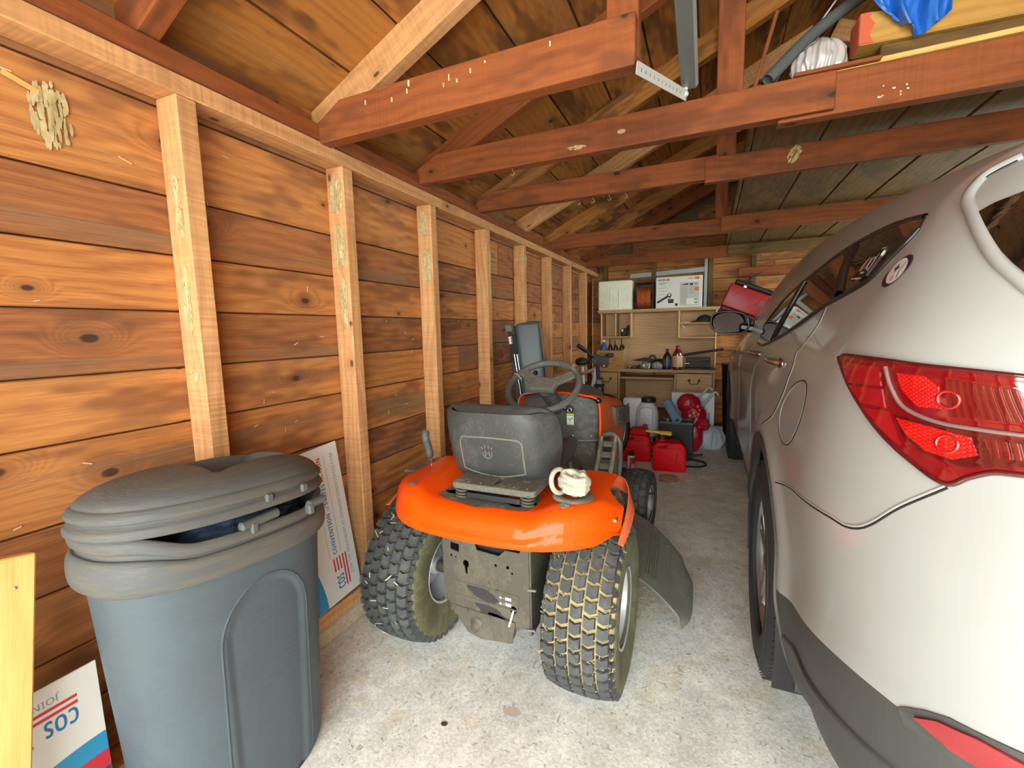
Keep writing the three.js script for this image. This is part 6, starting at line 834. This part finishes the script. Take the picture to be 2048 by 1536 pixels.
// ---------- red case on the end wall ----------
{ const t = thing('red_tool_case', 'red tool case hanging askew on the end wall', 'case', [0.42, 1.42, 5.52]); t.rotation.z = -0.40; const rm = mat([0.34, 0.004, 0.008], 0.35); part('case_shell', rbox(0.56, 0.25, 0.12, 0.02).translate(0, 0, 0), rm, t); part('case_band', box(0, 0.155, -0.01, 0.5, 0.05, 0.1, 0.012), MM.black, t); part('case_base', box(0, -0.145, -0.01, 0.54, 0.05, 0.1, 0.012), mat([0.06, 0.004, 0.012], 0.5), t); for (const x of [-0.14, 0.2]) part('latch', box(x, 0.13, 0.05, 0.035, 0.03, 0.03, 0.006), MM.chrome, t); part('moulded_line', [at(cbox(0.16, 0.004, 0.003, 0.001), [-0.16, 0.05, 0.0605], 0, 0, 0.75), at(cbox(0.22, 0.004, 0.003, 0.001), [0.0, -0.03, 0.0605], 0, 0, 0.75)], rm, t);
  const font = await new FontLoader().loadAsync('fonts/droid/droid_sans_bold.typeface.json'); const tg2 = new TextGeometry('Dura', { font, size: 0.052, depth: 0.003, curveSegments: 4 }); tg2.applyMatrix4(new THREE.Matrix4().set(1, 0.25, 0, 0, 0, 1, 0, 0, 0, 0, 1, 0, 0, 0, 0, 1)); tg2.translate(0.05, -0.005, 0.0605); part('lettering', tg2, mat([0.10, 0.10, 0.16], 0.4), t, 'dark lettering'); part('hanger_cord', tube([[-0.14, 0.17, 0], [-0.1, 0.27, -0.02], [-0.05, 0.33, -0.05]], 0.006, 16, 8), MM.black, t); }
// ---------- clutter on the floor before the desk ----------
const redP = new THREE.MeshPhysicalMaterial({ specularIntensity: 0.4, map: dustTex([226, 0, 14], [200, 4, 16], 0.6, 85, 3), roughness: 0.5 });
function gasCan(label, pos, turn) { const t = thing('fuel_can', label, 'fuel can', pos, turn, undefined); const w = 0.262, h = 0.245, dp = 0.15;
  const s = shapeOf([[-w / 2 + 0.012, 0], [w / 2 - 0.012, 0], [w / 2, 0.014], [w / 2, h * 0.78], [w / 2 - 0.02, h * 0.93], [w / 2 - 0.05, h], [-w / 2 + 0.07, h], [-w / 2 + 0.03, h * 0.97], [-w / 2, h * 0.84], [-w / 2, 0.014]]); s.holes.push(shapeOf(rrect(0.085, 0.026, 0.012, 4, 0.045, h - 0.035)));
  part('can_body', toCreasedNormals(extrude(s, dp, 0.018), 0.5).translate(0, 0, -dp / 2), redP, t); part('can_ridge', box(0.055, 0.09, dp / 2 - 0.001, 0.006, 0.16, 0.006, 0.002), redP, t); part('can_neck', lathe([[0.033, 0], [0.033, 0.02], [0.03, 0.03], [0, 0.03]], 24).translate(-0.055, h - 0.008, 0), redP, t);
  return t; }
{ const t = gasCan('red plastic fuel can with a yellow spout and moulded handle', [-0.275, 0, 3.82], 0.1); part('spout_collar', lathe([[0.038, 0], [0.038, 0.028], [0.03, 0.032], [0, 0.032]], 24).translate(-0.055, 0.262, 0), MM.black, t); const yl = mat([0.75, 0.48, 0.01], 0.4); part('spout', [at(cbox(0.10, 0.032, 0.05, 0.01), [-0.03, 0.308, 0], 0, 0, -0.06), rod([-0.07, 0.312, 0], [-0.19, 0.322, 0.01], 0.014, 0.009)], yl, t, 'yellow spout'); part('warning_sticker', box(0.1315, 0.1, 0.01, 0.001, 0.05, 0.04, 0.0003), mat([0.6, 0.5, 0.48], 0.5), t); }
{ const t = gasCan('red plastic fuel can half hidden behind the tractor hood', [-0.575, 0, 4.02], 0.15); part('filler_spout', [tube([[-0.055, 0.262, 0], [0.02, 0.29, 0.01], [0.075, 0.31, 0.02]], 0.014, 16, 8), new THREE.SphereGeometry(0.02, 12, 10).translate(0.08, 0.315, 0.02)], mat([0.35, 0.02, 0.02], 0.5), t); part('spout_clip', box(0.085, 0.28, 0.02, 0.05, 0.03, 0.03, 0.006), mat([0.13, 0.09, 0.07], 0.4), t); part('can_top', extrude([[-0.1, 0], [0.12, 0], [0.07, 0.06], [-0.03, 0.06]], 0.1, 0.015).translate(0, 0.235, -0.05), redP, t); }
{ const t = thing('aerosol_can', 'red and white aerosol can by the tractor wheel', 'can', [-0.553, 0, 3.63]); part('can_wall', lathe([[0, 0], [0.031, 0], [0.032, 0.004], [0.032, 0.135], [0.026, 0.148]], 28), mat([0.75, 0.75, 0.73], 0.35), t); part('red_label', new THREE.CylinderGeometry(0.0325, 0.0325, 0.10, 28, 1, true, -0.2, 2.6).translate(0, 0.085, 0), mat([0.5, 0.02, 0.03], 0.35), t, 'red label'); part('grey_label', new THREE.CylinderGeometry(0.0327, 0.0327, 0.05, 28, 1, true, 0.2, 1.6).translate(0, 0.06, 0), mat([0.5, 0.44, 0.46], 0.4), t); part('nozzle_cap', lathe([[0.024, 0.147], [0.022, 0.172], [0.012, 0.18], [0, 0.18]], 24), MM.black, t); }
{ const t = thing('backpack_sprayer', 'white plastic sprayer tank with a black cap', 'sprayer', [-0.52, 0, 4.38]); const wp = mat([0.66, 0.68, 0.70], 0.4, { physical: true, clearcoat: 0.2 });
  part('front_tank', surf((u, v) => { const a = -u * 2 * PI, y = mix(0.12, 0.47, v), r = curve([[0, 0.35], [0.06, 0.78], [0.25, 0.97], [0.6, 1], [0.8, 0.9], [0.93, 0.7], [1, 0.55]])(v), [p, q] = se(a, 2.7); return [p * 0.105 * r, y, q * 0.09 * r]; }, 48, 30, true), wp, t); part('rear_tank', rbox(0.26, 0.42, 0.19, 0.03).translate(-0.11, 0.29, -0.13), wp, t, 'box shaped rear tank'); part('tank_panel', rbox(0.12, 0.25, 0.02, 0.05).translate(0, 0.31, 0.08), wp, t); for (let i = 0; i < 6; i++) part('level_mark', box(0.02, 0.24 + i * 0.03, 0.0915, 0.03, 0.002, 0.002, 0.0005), mat([0.4, 0.42, 0.44], 0.5), t); part('cap', lathe([[0.068, 0], [0.068, 0.035], [0.06, 0.045], [0, 0.047]], 28).translate(0.01, 0.475, 0), MM.black, t, 'black screw cap'); part('foot_frame', [tube([[-0.16, 0.01, 0.03], [-0.16, 0.01, -0.2], [0.08, 0.01, -0.2], [0.1, 0.01, 0.05], [-0.16, 0.01, 0.05]], 0.012, 30, 8)], MM.black, t); for (const [x, z] of [[-0.16, -0.15], [0.06, -0.15], [-0.08, 0.04], [0.08, 0.04]]) part('foot_post', rod([x, 0.01, z], [x * 0.8, 0.16, z * 0.8], 0.012), MM.black, t); part('tank_print', box(-0.1, 0.502, -0.1, 0.08, 0.001, 0.03, 0.0003), mat([0.3, 0.12, 0.12], 0.5), t); }
{ const t = thing('tool_crate', 'black plastic crate full of garden hand tools', 'crate', [-0.245, 0, 4.27]); for (const z of [0.1, -0.1]) { part('crate_wall', box(0, 0.165, z, 0.28, 0.31, 0.008, 0.002), MM.black, t); part('crate_rim', box(0, 0.325, z, 0.285, 0.025, 0.016, 0.003), MM.plastic, t); } for (const x of [-0.135, 0.135]) part('crate_side', box(x, 0.17, 0, 0.01, 0.34, 0.2, 0.002), MM.black, t); part('crate_floor', box(0, 0.006, 0, 0.27, 0.012, 0.2, 0.002), MM.black, t); }
reseed(131); for (const [x, d, a, b, c, lab] of [[-0.30, 4.26, 0.12, 0.5, MM.steel, 'bright steel hand tool in the black crate'], [-0.26, 4.24, -0.2, 0.46, mat([0.4, 0.02, 0.02], 0.4), 'red handled hand tool in the black crate'], [-0.2, 4.28, -0.5, 0.4, MM.black, 'black handled hand tool in the black crate'], [-0.17, 4.25, 0.25, 0.44, mat([0.45, 0.05, 0.03], 0.4), 'tool with an orange red handle in the black crate']]) { const t = thing('hand_tool', lab, 'tool', [x, 0.015, d], 0, 'hand tools in the crate'); part('tool_handle', at(rod([0, 0, 0], [0, b * 0.6, 0], 0.011), [0, 0, 0], 0.1, 0, a * 0.5), c, t); part('tool_head', at(box(0, b * 0.62, 0, 0.03, 0.06, 0.012, 0.004), [0, 0, 0], 0.1, 0, a * 0.5), MM.steel, t); }
{ const t = thing('paper_roll', 'roll of blue shop towels lying across the crate', 'paper towel', [-0.275, 0.425, 4.13]); const bl = new THREE.MeshStandardMaterial({ map: dustTex([118, 158, 190], [96, 138, 172], 0.7, 87, 8), roughness: 0.95 }); const A = new THREE.Vector3(-0.045, 0.075, -0.06), Bv = new THREE.Vector3(0.045, -0.045, 0.1); part('roll_paper', [rod(A, Bv, 0.042, 0.042, 28)], bl, t); const dr = Bv.clone().sub(A).normalize(); part('roll_core', rod(Bv.clone().addScaledVector(dr, -0.01), Bv.clone().addScaledVector(dr, 0.002), 0.016, 0.016, 20), mat([0.05, 0.045, 0.04], 0.9), t); }
{ const t = thing('red_tarp', 'bright red bundled rubber sheet behind the crate', 'sheet', [-0.125, 0, 4.47]); const g1 = blob(0.10, 0.10, 0.07, 0.15, 2.2, 41, 4), g2 = blob(0.10, 0.13, 0.06, 0.28, 2.4, 45, 4), g3 = blob(0.065, 0.06, 0.05, 0.3, 3, 47, 3); const rmm = mat([0.42, 0.006, 0.02], 0.35); part('bundle', [g1.translate(-0.035, 0.46, 0.0), g2.translate(0.015, 0.34, 0.01), g3.translate(0.09, 0.27, 0.03)], rmm, t); part('bundle_foot', blob(0.08, 0.16, 0.06, 0.1, 2, 3, 3, false, -1).translate(0.02, 0.155, 0), rmm, t); }
{ const tx = canvasTex(512, 480, (c, w, h) => { c.fillStyle = '#dfe3e4'; c.fillRect(0, 0, w, h); c.strokeStyle = '#b9c0c4'; c.lineWidth = 22; c.beginPath(); c.moveTo(250, 30); c.lineTo(350, 170); c.lineTo(460, 30); c.stroke(); c.fillStyle = '#c9cfd2'; c.fillRect(300, 40, 110, 100); c.fillStyle = '#c43a34'; c.fillRect(300, 260, 130, 150); c.fillStyle = '#2c6a8c'; c.fillRect(280, 410, 170, 70); c.fillStyle = '#e8e8e8'; c.font = 'bold 60px sans-serif'; c.fillText('OOL', 300, 470); c.fillStyle = '#5d6a78'; c.fillRect(452, 180, 10, 300); c.fillStyle = '#7c8790'; c.fillRect(320, 236, 100, 10); });
  const t = thing('pool_carton', 'tall white printed carton leaning before the desk drawers', 'box', [-0.13, 0, 4.78]); part('carton', box(0, 0.26, -0.06, 0.40, 0.52, 0.12, 0.003), mat([0.7, 0.72, 0.72], 0.6), t); const f = part('carton_print', new THREE.PlaneGeometry(0.396, 0.515), new THREE.MeshStandardMaterial({ map: tx, roughness: 0.5 }), t, 'printed carton front'); f.position.set(0, 0.26, 0.0006); }
for (const [x0, y0, x1, y1, l] of [[-0.10, 0.46, 0.02, 0.59, 'grey plastic tube leaning on the white carton'], [-0.055, 0.40, 0.075, 0.545, 'pale grey tube with a bent tip leaning on the carton']]) solo('plastic_tube', tube([[x0, y0, -4.66], [(x0 + x1) / 2, (y0 + y1) / 2 + 0.004, -4.68], [x1, y1, -4.70], [x1 + 0.03, y1 - 0.03, -4.70]], 0.012, 24, 10), mat([0.48, 0.50, 0.51], 0.35), l, 'tube');
{ const m = solo('grocery_bag', pleated(0.14, 0.125, 0.10, 11, 0.07, 53, -0.7), mat([0.50, 0.56, 0.60], 0.28, { physical: true, clearcoat: 0.4, clearcoatRoughness: 0.3 }), 'stuffed grey blue plastic shopping bag on the floor by the car', 'bag'); m.position.copy(V(0.03, 0.0885, 4.67)); }
{ const pts = []; for (let i = 0; i <= 20; i++) { const a = -1.4 + i / 20 * 3.4; pts.push([-0.13 + 0.14 * cos(a), 0.011, -4.03 + 0.11 * sin(a)]); } solo('black_hose', tube([[-0.55, 0.011, -4.2], [-0.42, 0.011, -4.12], [-0.3, 0.011, -4.04], ...pts], 0.0085, 90, 8), MM.black, 'black rubber hose looped on the floor beside the fuel can', 'hose'); solo('hose_wand', tube([[-0.2, 0.1, -4.12], [-0.12, 0.055, -4.12], [-0.02, 0.06, -4.15]], 0.01, 16, 8), MM.black, 'short black hose wand sticking out beside the crate', 'hose'); }
solo('drain_valve', [box(0, 0.06, 0, 0.035, 0.12, 0.03, 0.006), box(0.005, 0.02, 0.016, 0.02, 0.03, 0.004, 0.001)].map((g) => g), mat([0.36, 0.38, 0.38], 0.5), 'small grey valve block between the fuel cans', 'valve').position.copy(V(-0.41, 0, 4.08));
{ const m = solo('pink_carton', extrude([[-0.03, 0], [0.03, 0], [0.03, 0.13], [0.0, 0.155], [-0.03, 0.13]], 0.045, 0.002), mat([0.50, 0.36, 0.37], 0.7), 'small pinkish carton lying on the floor by the tractor wheel', 'box'); m.rotation.set(-1.25, 0.55, 0); m.position.copy(V(-0.36, 0.003, 3.29)); }
{ const m = solo('orange_rag', blob(0.07, 0.03, 0.05, 0.3, 3, 61, 3, true, -0.5), mat([0.30, 0.15, 0.09], 0.95), 'small rusty brown rag on the floor before the fuel can', 'rag'); m.position.copy(V(-0.255, 0.016, 3.52)); }
{ const t = thing('grease_gun', 'small black cap with a white tip on the floor behind the tractor wheel', 'cap', [-0.60, 0, 3.5]); part('knob', new THREE.SphereGeometry(0.045, 18, 14).scale(1, 0.8, 1).translate(0, 0.04, 0), MM.black, t); part('tip', rod([-0.01, 0.06, 0], [-0.02, 0.10, 0], 0.012, 0.007), MM.white, t); }
{ const t = thing('black_bin', 'tall black plastic bin in the dark corner beside the desk', 'bin', [0.30, 0, 5.35]); part('bin_wall', lathe([[0.13, 0.0], [0.16, 0.75], [0.17, 0.76], [0.155, 0.77], [0.12, 0.02], [0, 0.02]], 28), MM.black, t); part('bin_bag_rim', new THREE.TorusGeometry(0.162, 0.012, 8, 32).rotateX(PI / 2).translate(0, 0.765, 0), MM.black, t); }
// ---------- exercise bench against the studs ----------
{ const t = thing('exercise_bench', 'dark grey padded exercise bench folded upright against the wall', 'bench', [-1.1, 0, 2.8]); const vin = mat([0.055, 0.065, 0.072], 0.42, { physical: true, sheen: 0.2 });
  const pad = new THREE.Group(); pad.name = 'backrest_pad'; t.add(pad); part('pad_cushion', at(rbox(0.165, 0.78, 0.065, 0.03, 0.02), [0.03, 0.845, 0.02], -0.06, 0.25, 0.12), vin, pad); part('pad_piping', at(rbox(0.169, 0.784, 0.012, 0.03, 0.004), [0.03, 0.845, 0.005], -0.06, 0.25, 0.12), mat([0.12, 0.13, 0.135], 0.4), pad);
  part('frame_channel', at(cbox(0.045, 1.12, 0.05, 0.004), [-0.085, 0.655, -0.02], -0.03, 0.1, 0.11), mat([0.03, 0.032, 0.033], 0.35), t); part('side_bracket', at(extrude([[-0.03, -0.1], [0.05, -0.16], [0.03, 0.05], [-0.02, 0.1]], 0.012, 0.002), [-0.118, 1.08, 0.015], 0, 0, 0.11), MM.black, t); part('end_cap', at(cbox(0.048, 0.05, 0.052, 0.006), [-0.148, 1.195, 0.0], 0, 0, 0.11), mat([0.16, 0.15, 0.12], 0.4), t); part('warning_label', at(cbox(0.024, 0.05, 0.002, 0.0005), [-0.13, 1.115, 0.0285], 0, 0, 0.15), MM.white, t, 'white and red warning label'); part('label_stripe', at(cbox(0.008, 0.046, 0.0022, 0.0005), [-0.1225, 1.115, 0.029], 0, 0, 0.15), mat([0.4, 0.06, 0.06], 0.5), t); for (const o of [0, 0.02]) part('chrome_rod', rod([-0.106 + o, 1.02, 0.025], [-0.062 + o, 0.74, 0.025], 0.005), MM.chrome, t); part('adjust_knob', [new THREE.SphereGeometry(0.016, 14, 10).translate(0.06, 0.9, 0.065)], MM.black, t); part('seat_pad', at(rbox(0.2, 0.3, 0.06, 0.03, 0.02), [0.10, 0.5, 0.06], 0.3, 0.25, 0.1), vin, t); part('foot_bar', [rod([-0.12, 0.03, 0.05], [0.2, 0.03, 0.05], 0.025), rod([0.0, 0.03, 0.05], [0.03, 0.5, 0.03], 0.02)], MM.black, t); }
// ---------- bicycle ----------
{ const t = thing('bicycle', 'small bicycle with white frame parked behind the exercise bench', 'bicycle', [-0.98, 0, 4.1]); const wt = mat([0.72, 0.72, 0.68], 0.3, { physical: true, clearcoat: 1 }); const P = (x, y, d) => [x + 0.98, y, -(d - 4.1)];
  const wheelAt = (x, d, yaw) => { const w = new THREE.Group(); w.name = 'bike_wheel'; t.add(w); w.position.set(...P(x, 0.325, d)); w.rotation.y = yaw; part('bike_tire', new THREE.TorusGeometry(0.30, 0.024, 10, 56), MM.black, w); part('bike_rim', new THREE.TorusGeometry(0.274, 0.009, 8, 56), MM.steel, w); part('bike_hub', rod([0, 0, -0.04], [0, 0, 0.04], 0.018), MM.steel, w); const s = []; for (let i = 0; i < 18; i++) { const a = i / 18 * 2 * PI; s.push(rod([0.015 * cos(a), 0.015 * sin(a), i % 2 ? 0.02 : -0.02], [0.272 * cos(a + 0.2), 0.272 * sin(a + 0.2), 0], 0.0012, 0.0012, 5)); } part('spokes', s, MM.steel, w).userData.kind = 'stuff'; };
  wheelAt(-0.80, 3.62, 0.95); wheelAt(-1.17, 4.40, 1.13);
  part('frame', [rod(P(-0.875, 0.86, 3.80), P(-1.03, 0.35, 4.02), 0.017), rod(P(-0.875, 0.84, 3.80), P(-1.09, 0.76, 4.1), 0.016), rod(P(-1.03, 0.35, 4.02), P(-1.1, 0.82, 4.16), 0.015), rod(P(-1.03, 0.35, 4.02), P(-1.17, 0.325, 4.38), 0.01), rod(P(-1.1, 0.7, 4.15), P(-1.17, 0.325, 4.38), 0.01)], wt, t, 'white bicycle frame'); part('fork', [rod(P(-0.87, 0.88, 3.79), P(-0.845, 0.70, 3.74), 0.018), rod(P(-0.87, 0.70, 3.72), P(-0.83, 0.325, 3.61), 0.011), rod(P(-0.82, 0.70, 3.76), P(-0.77, 0.325, 3.63), 0.011), rod(P(-0.88, 0.7, 3.72), P(-0.81, 0.7, 3.77), 0.013)], MM.black, t); part('front_reflector', box(...P(-0.835, 0.735, 3.71), 0.05, 0.04, 0.02, 0.004), MM.chrome, t); part('stem', rod(P(-0.87, 0.88, 3.79), P(-0.862, 0.93, 3.77), 0.014), MM.black, t); part('handlebar', tube([P(-0.985, 1.03, 3.66), P(-0.95, 1.0, 3.70), P(-0.90, 0.94, 3.76), P(-0.85, 0.925, 3.79), P(-0.80, 0.945, 3.85), P(-0.77, 0.95, 3.9)], 0.012, 40, 8), MM.black, t); part('grip', rod(P(-1.0, 1.045, 3.645), P(-0.945, 0.995, 3.705), 0.018), MM.black, t); part('grip', rod(P(-0.80, 0.945, 3.85), P(-0.765, 0.95, 3.91), 0.018), MM.black, t); part('brake_lever', tube([P(-0.93, 0.965, 3.70), P(-0.90, 0.9, 3.68), P(-0.92, 0.85, 3.67)], 0.007, 16, 6), MM.black, t); part('number_pad', at(rbox(0.15, 0.09, 0.03, 0.02), P(-0.83, 0.91, 3.74), 0.1, -0.4, -0.2), MM.plastic, t); part('bell', new THREE.SphereGeometry(0.018, 12, 10).translate(...P(-0.80, 0.87, 3.72)), MM.chrome, t); part('saddle', blob(0.06, 0.04, 0.12, 0.08, 1.5, 5, 3).translate(...P(-1.11, 0.87, 4.18)), MM.black, t); part('crank', [rod(P(-1.0, 0.35, 3.98), P(-1.06, 0.35, 4.06), 0.012), new THREE.TorusGeometry(0.07, 0.006, 6, 30).rotateY(1.1).translate(...P(-1.0, 0.35, 3.98))], MM.steel, t); part('kick_stand', rod(P(-1.06, 0.33, 4.12), P(-0.98, 0.005, 4.2), 0.008), MM.steel, t); }
// ---------- loft: lumber, tarp, bundle, pipe; lath; door track; hooks ----------
const LY = 2.0325;
{ reseed(141); const t = thing('lumber_beam', 'rough yellowish beam with a red painted end on the loft', 'lumber', [0.42, LY, 2.0]); const g = cbox(1.5, 0.098, 0.09, 0.004, 0.2, 0.3, WOODU, WOODV); g.rotateY(0.06).translate(0.76, 0.119, -0.045); part('beam', g, woodMat(woodTex(61, [[206, 160, 84], [182, 134, 62], [150, 104, 46], [90, 54, 26], [150, 110, 56]], { knots: 2, stain: 0.2 })), t); part('painted_end', at(cbox(0.004, 0.094, 0.084, 0.001), [0.01, 0.119, 0.0], 0, 0.06), mat([0.55, 0.11, 0.05], 0.8), t, 'red painted beam end'); const sp = extrude([[0, -0.047], [0.04, -0.047], [0.028, -0.02], [0.042, 0.01], [0.026, 0.03], [0.034, 0.047], [0, 0.047]], 0.002, 0).rotateY(0.06).translate(0.012, 0.119, 0.0455); part('under_beam', cbox(1.45, 0.066, 0.07, 0.004, 0.8, 0.1, WOODU, WOODV).rotateY(0.06).translate(0.80, 0.034, -0.05), greyWood[1], t); part('paint_splash', sp, mat([0.55, 0.11, 0.05], 0.8), t); }
{ reseed(143); const t = thing('lath_stack', 'thin split laths lying on the tie beam under the yellowish beam', 'lath', [0.6, 2.0135, 1.92]); part('lath', timber(new THREE.Vector3(-0.33, 0.006, 0), new THREE.Vector3(0.62, 0.008, 0.01), 0.016, 0.045), pineWood, t); part('lath', timber(new THREE.Vector3(-0.36, 0.006, 0.03), new THREE.Vector3(-0.12, 0.006, 0.03), 0.012, 0.03), beamWood[0], t); }
solo('upright_lath', timber(V(0.122, 2.011, 1.915), V(0.186, 2.26, 1.925), 0.012, 0.022, PX), beamWood[0], 'thin rusty brown lath standing on the tie beam', 'lath');
{ const tarpM = mat([0.025, 0.15, 0.56], 0.36, { physical: true, sheen: 0.3 }); const g = shell((u, v) => { const fold = 0.020 * sin(u * 17 + v * 2.2) + 0.010 * sin(u * 31 - v * 3) + 0.006 * sin(u * 53 + v * 5), cx = mix(0.545, 0.585, v), hw = mix(0.17, 0.075, Math.pow(v, 1.1)); const y = mix(2.36, 2.093 + 0.05 * Math.pow(Math.abs(u - 0.6) * 2, 1.5), v); return [cx + (u - 0.5) * 2 * hw + 0.01 * sin(v * 6), y + 0.008 * sin(u * 9), -(1.99 - 0.055 * sstep(0, 0.4, v) - fold * 0.8)]; }, 70, 44, 0.003); solo('blue_tarp', g, tarpM, 'crumpled blue tarpaulin draped over the loft beam', 'tarp'); }
{ const m = solo('wrapped_bundle', pleated(0.08, 0.085, 0.07, 15, 0.07, 71, -0.75), mat([0.52, 0.48, 0.48], 0.18, { physical: true, clearcoat: 1, clearcoatRoughness: 0.12 }), 'bundle wrapped in shiny clear plastic on the loft', 'bundle'); m.position.copy(V(0.335, LY + 0.065, 2.03)); }
solo('vent_pipe', tube([[0.168, 2.055, -1.955], [0.24, 2.14, -2.0], [0.32, 2.225, -2.05], [0.44, 2.33, -2.12], [0.56, 2.42, -2.2]], 0.021, 40, 14), mat([0.10, 0.11, 0.11], 0.4), 'dark grey flexible pipe slanting up from the loft edge', 'pipe');
solo('wire_hoop', tube([[0.2, 2.08, -2.05], [0.24, 2.16, -2.1], [0.3, 2.2, -2.12], [0.33, 2.26, -2.1], [0.39, 2.34, -2.08]], 0.004, 40, 6), mat([0.4, 0.41, 0.4], 0.3, { metalness: 0.6 }), 'thin pale wire hoop behind the flexible pipe', 'wire');
{ const t = thing('door_track', 'galvanised overhead door track end hung on a perforated angle', 'door track', [-0.09, 1.99, 1.62]); const gal = mat([0.30, 0.32, 0.31], 0.38, { metalness: 0.7 }), galB = mat([0.55, 0.57, 0.54], 0.45, { metalness: 0.4 });
  const tr = extrude([[-0.024, -0.012], [0.018, -0.012], [0.026, 0.0], [0.02, 0.022], [0.014, 0.02], [0.018, 0.0], [0.012, -0.006], [-0.024, -0.006]], 1.62, 0).rotateY(0).translate(0, 0, 0); const T = new THREE.Object3D(); tr.rotateX(-0.16); part('track_rail', tr.translate(0.012, -0.05, 0.0), gal, t); const ang = new THREE.Group(); ang.name = 'perforated_angle'; t.add(ang);
  const hs = []; for (let i = 0; i < 9; i++) hs.push(ring(10, 0.0042, 0.018 + i * 0.0245, 0)); const a0 = new THREE.Vector3(-0.098, -0.142, 0.345), a1 = new THREE.Vector3(0.0, -0.085, 0.02); const dx = a1.clone().sub(a0), L = dx.length(); dx.normalize(); const gB = extrude(rrect(L + 0.02, 0.03, 0.004, 2, L / 2, 0), 0.0022, 0, Array.from({ length: 12 }, (_, i) => ring(8, 0.005, 0.02 + i * 0.028, 0))); const zz = new THREE.Vector3().crossVectors(dx, new THREE.Vector3(0.25, 1, -0.1).normalize()).normalize(), yy = new THREE.Vector3().crossVectors(zz, dx); gB.applyMatrix4(new THREE.Matrix4().makeBasis(dx, yy, zz)); gB.translate(a0.x, a0.y, a0.z); part('angle_strap', gB, galB, ang, 'pale perforated steel strap'); part('strap_hanger', box(0.0, 0.02, 0.012, 0.014, 0.2, 0.003, 0.0008), galB, ang); part('bolt', new THREE.SphereGeometry(0.009, 12, 8).translate(0.002, -0.083, 0.022), galB, ang); }
{ const hookG = merge([tube([[0, 0, 0], [0, -0.008, 0], [0.006, -0.012, 0], [0.009, -0.019, 0], [0.004, -0.026, 0], [-0.004, -0.025, 0], [-0.008, -0.019, 0]], 0.0016, 24, 6)]); const hm = mat([0.5, 0.42, 0.3], 0.4, { metalness: 0.6 }); for (const [x, y, d, l] of [[-0.812, 1.886, 1.89, 'small brass cup hook alone under the second tie beam'], [-0.678, 1.891, 2.5, null], [-0.6, 1.891, 2.5, null], [-0.511, 1.891, 2.5, null], [-0.425, 1.891, 2.5, null]]) { const m = solo('cup_hook', hookG, hm, l ?? 'small brass cup hook in a row under the third tie beam', 'hook', l ? undefined : 'cup hooks under the third tie beam'); m.position.copy(V(x, y, d)); } }
scene.traverse((o) => { if (o.isMesh) { o.castShadow = true; o.receiveShadow = true; } });
renderer.render(scene, camera);
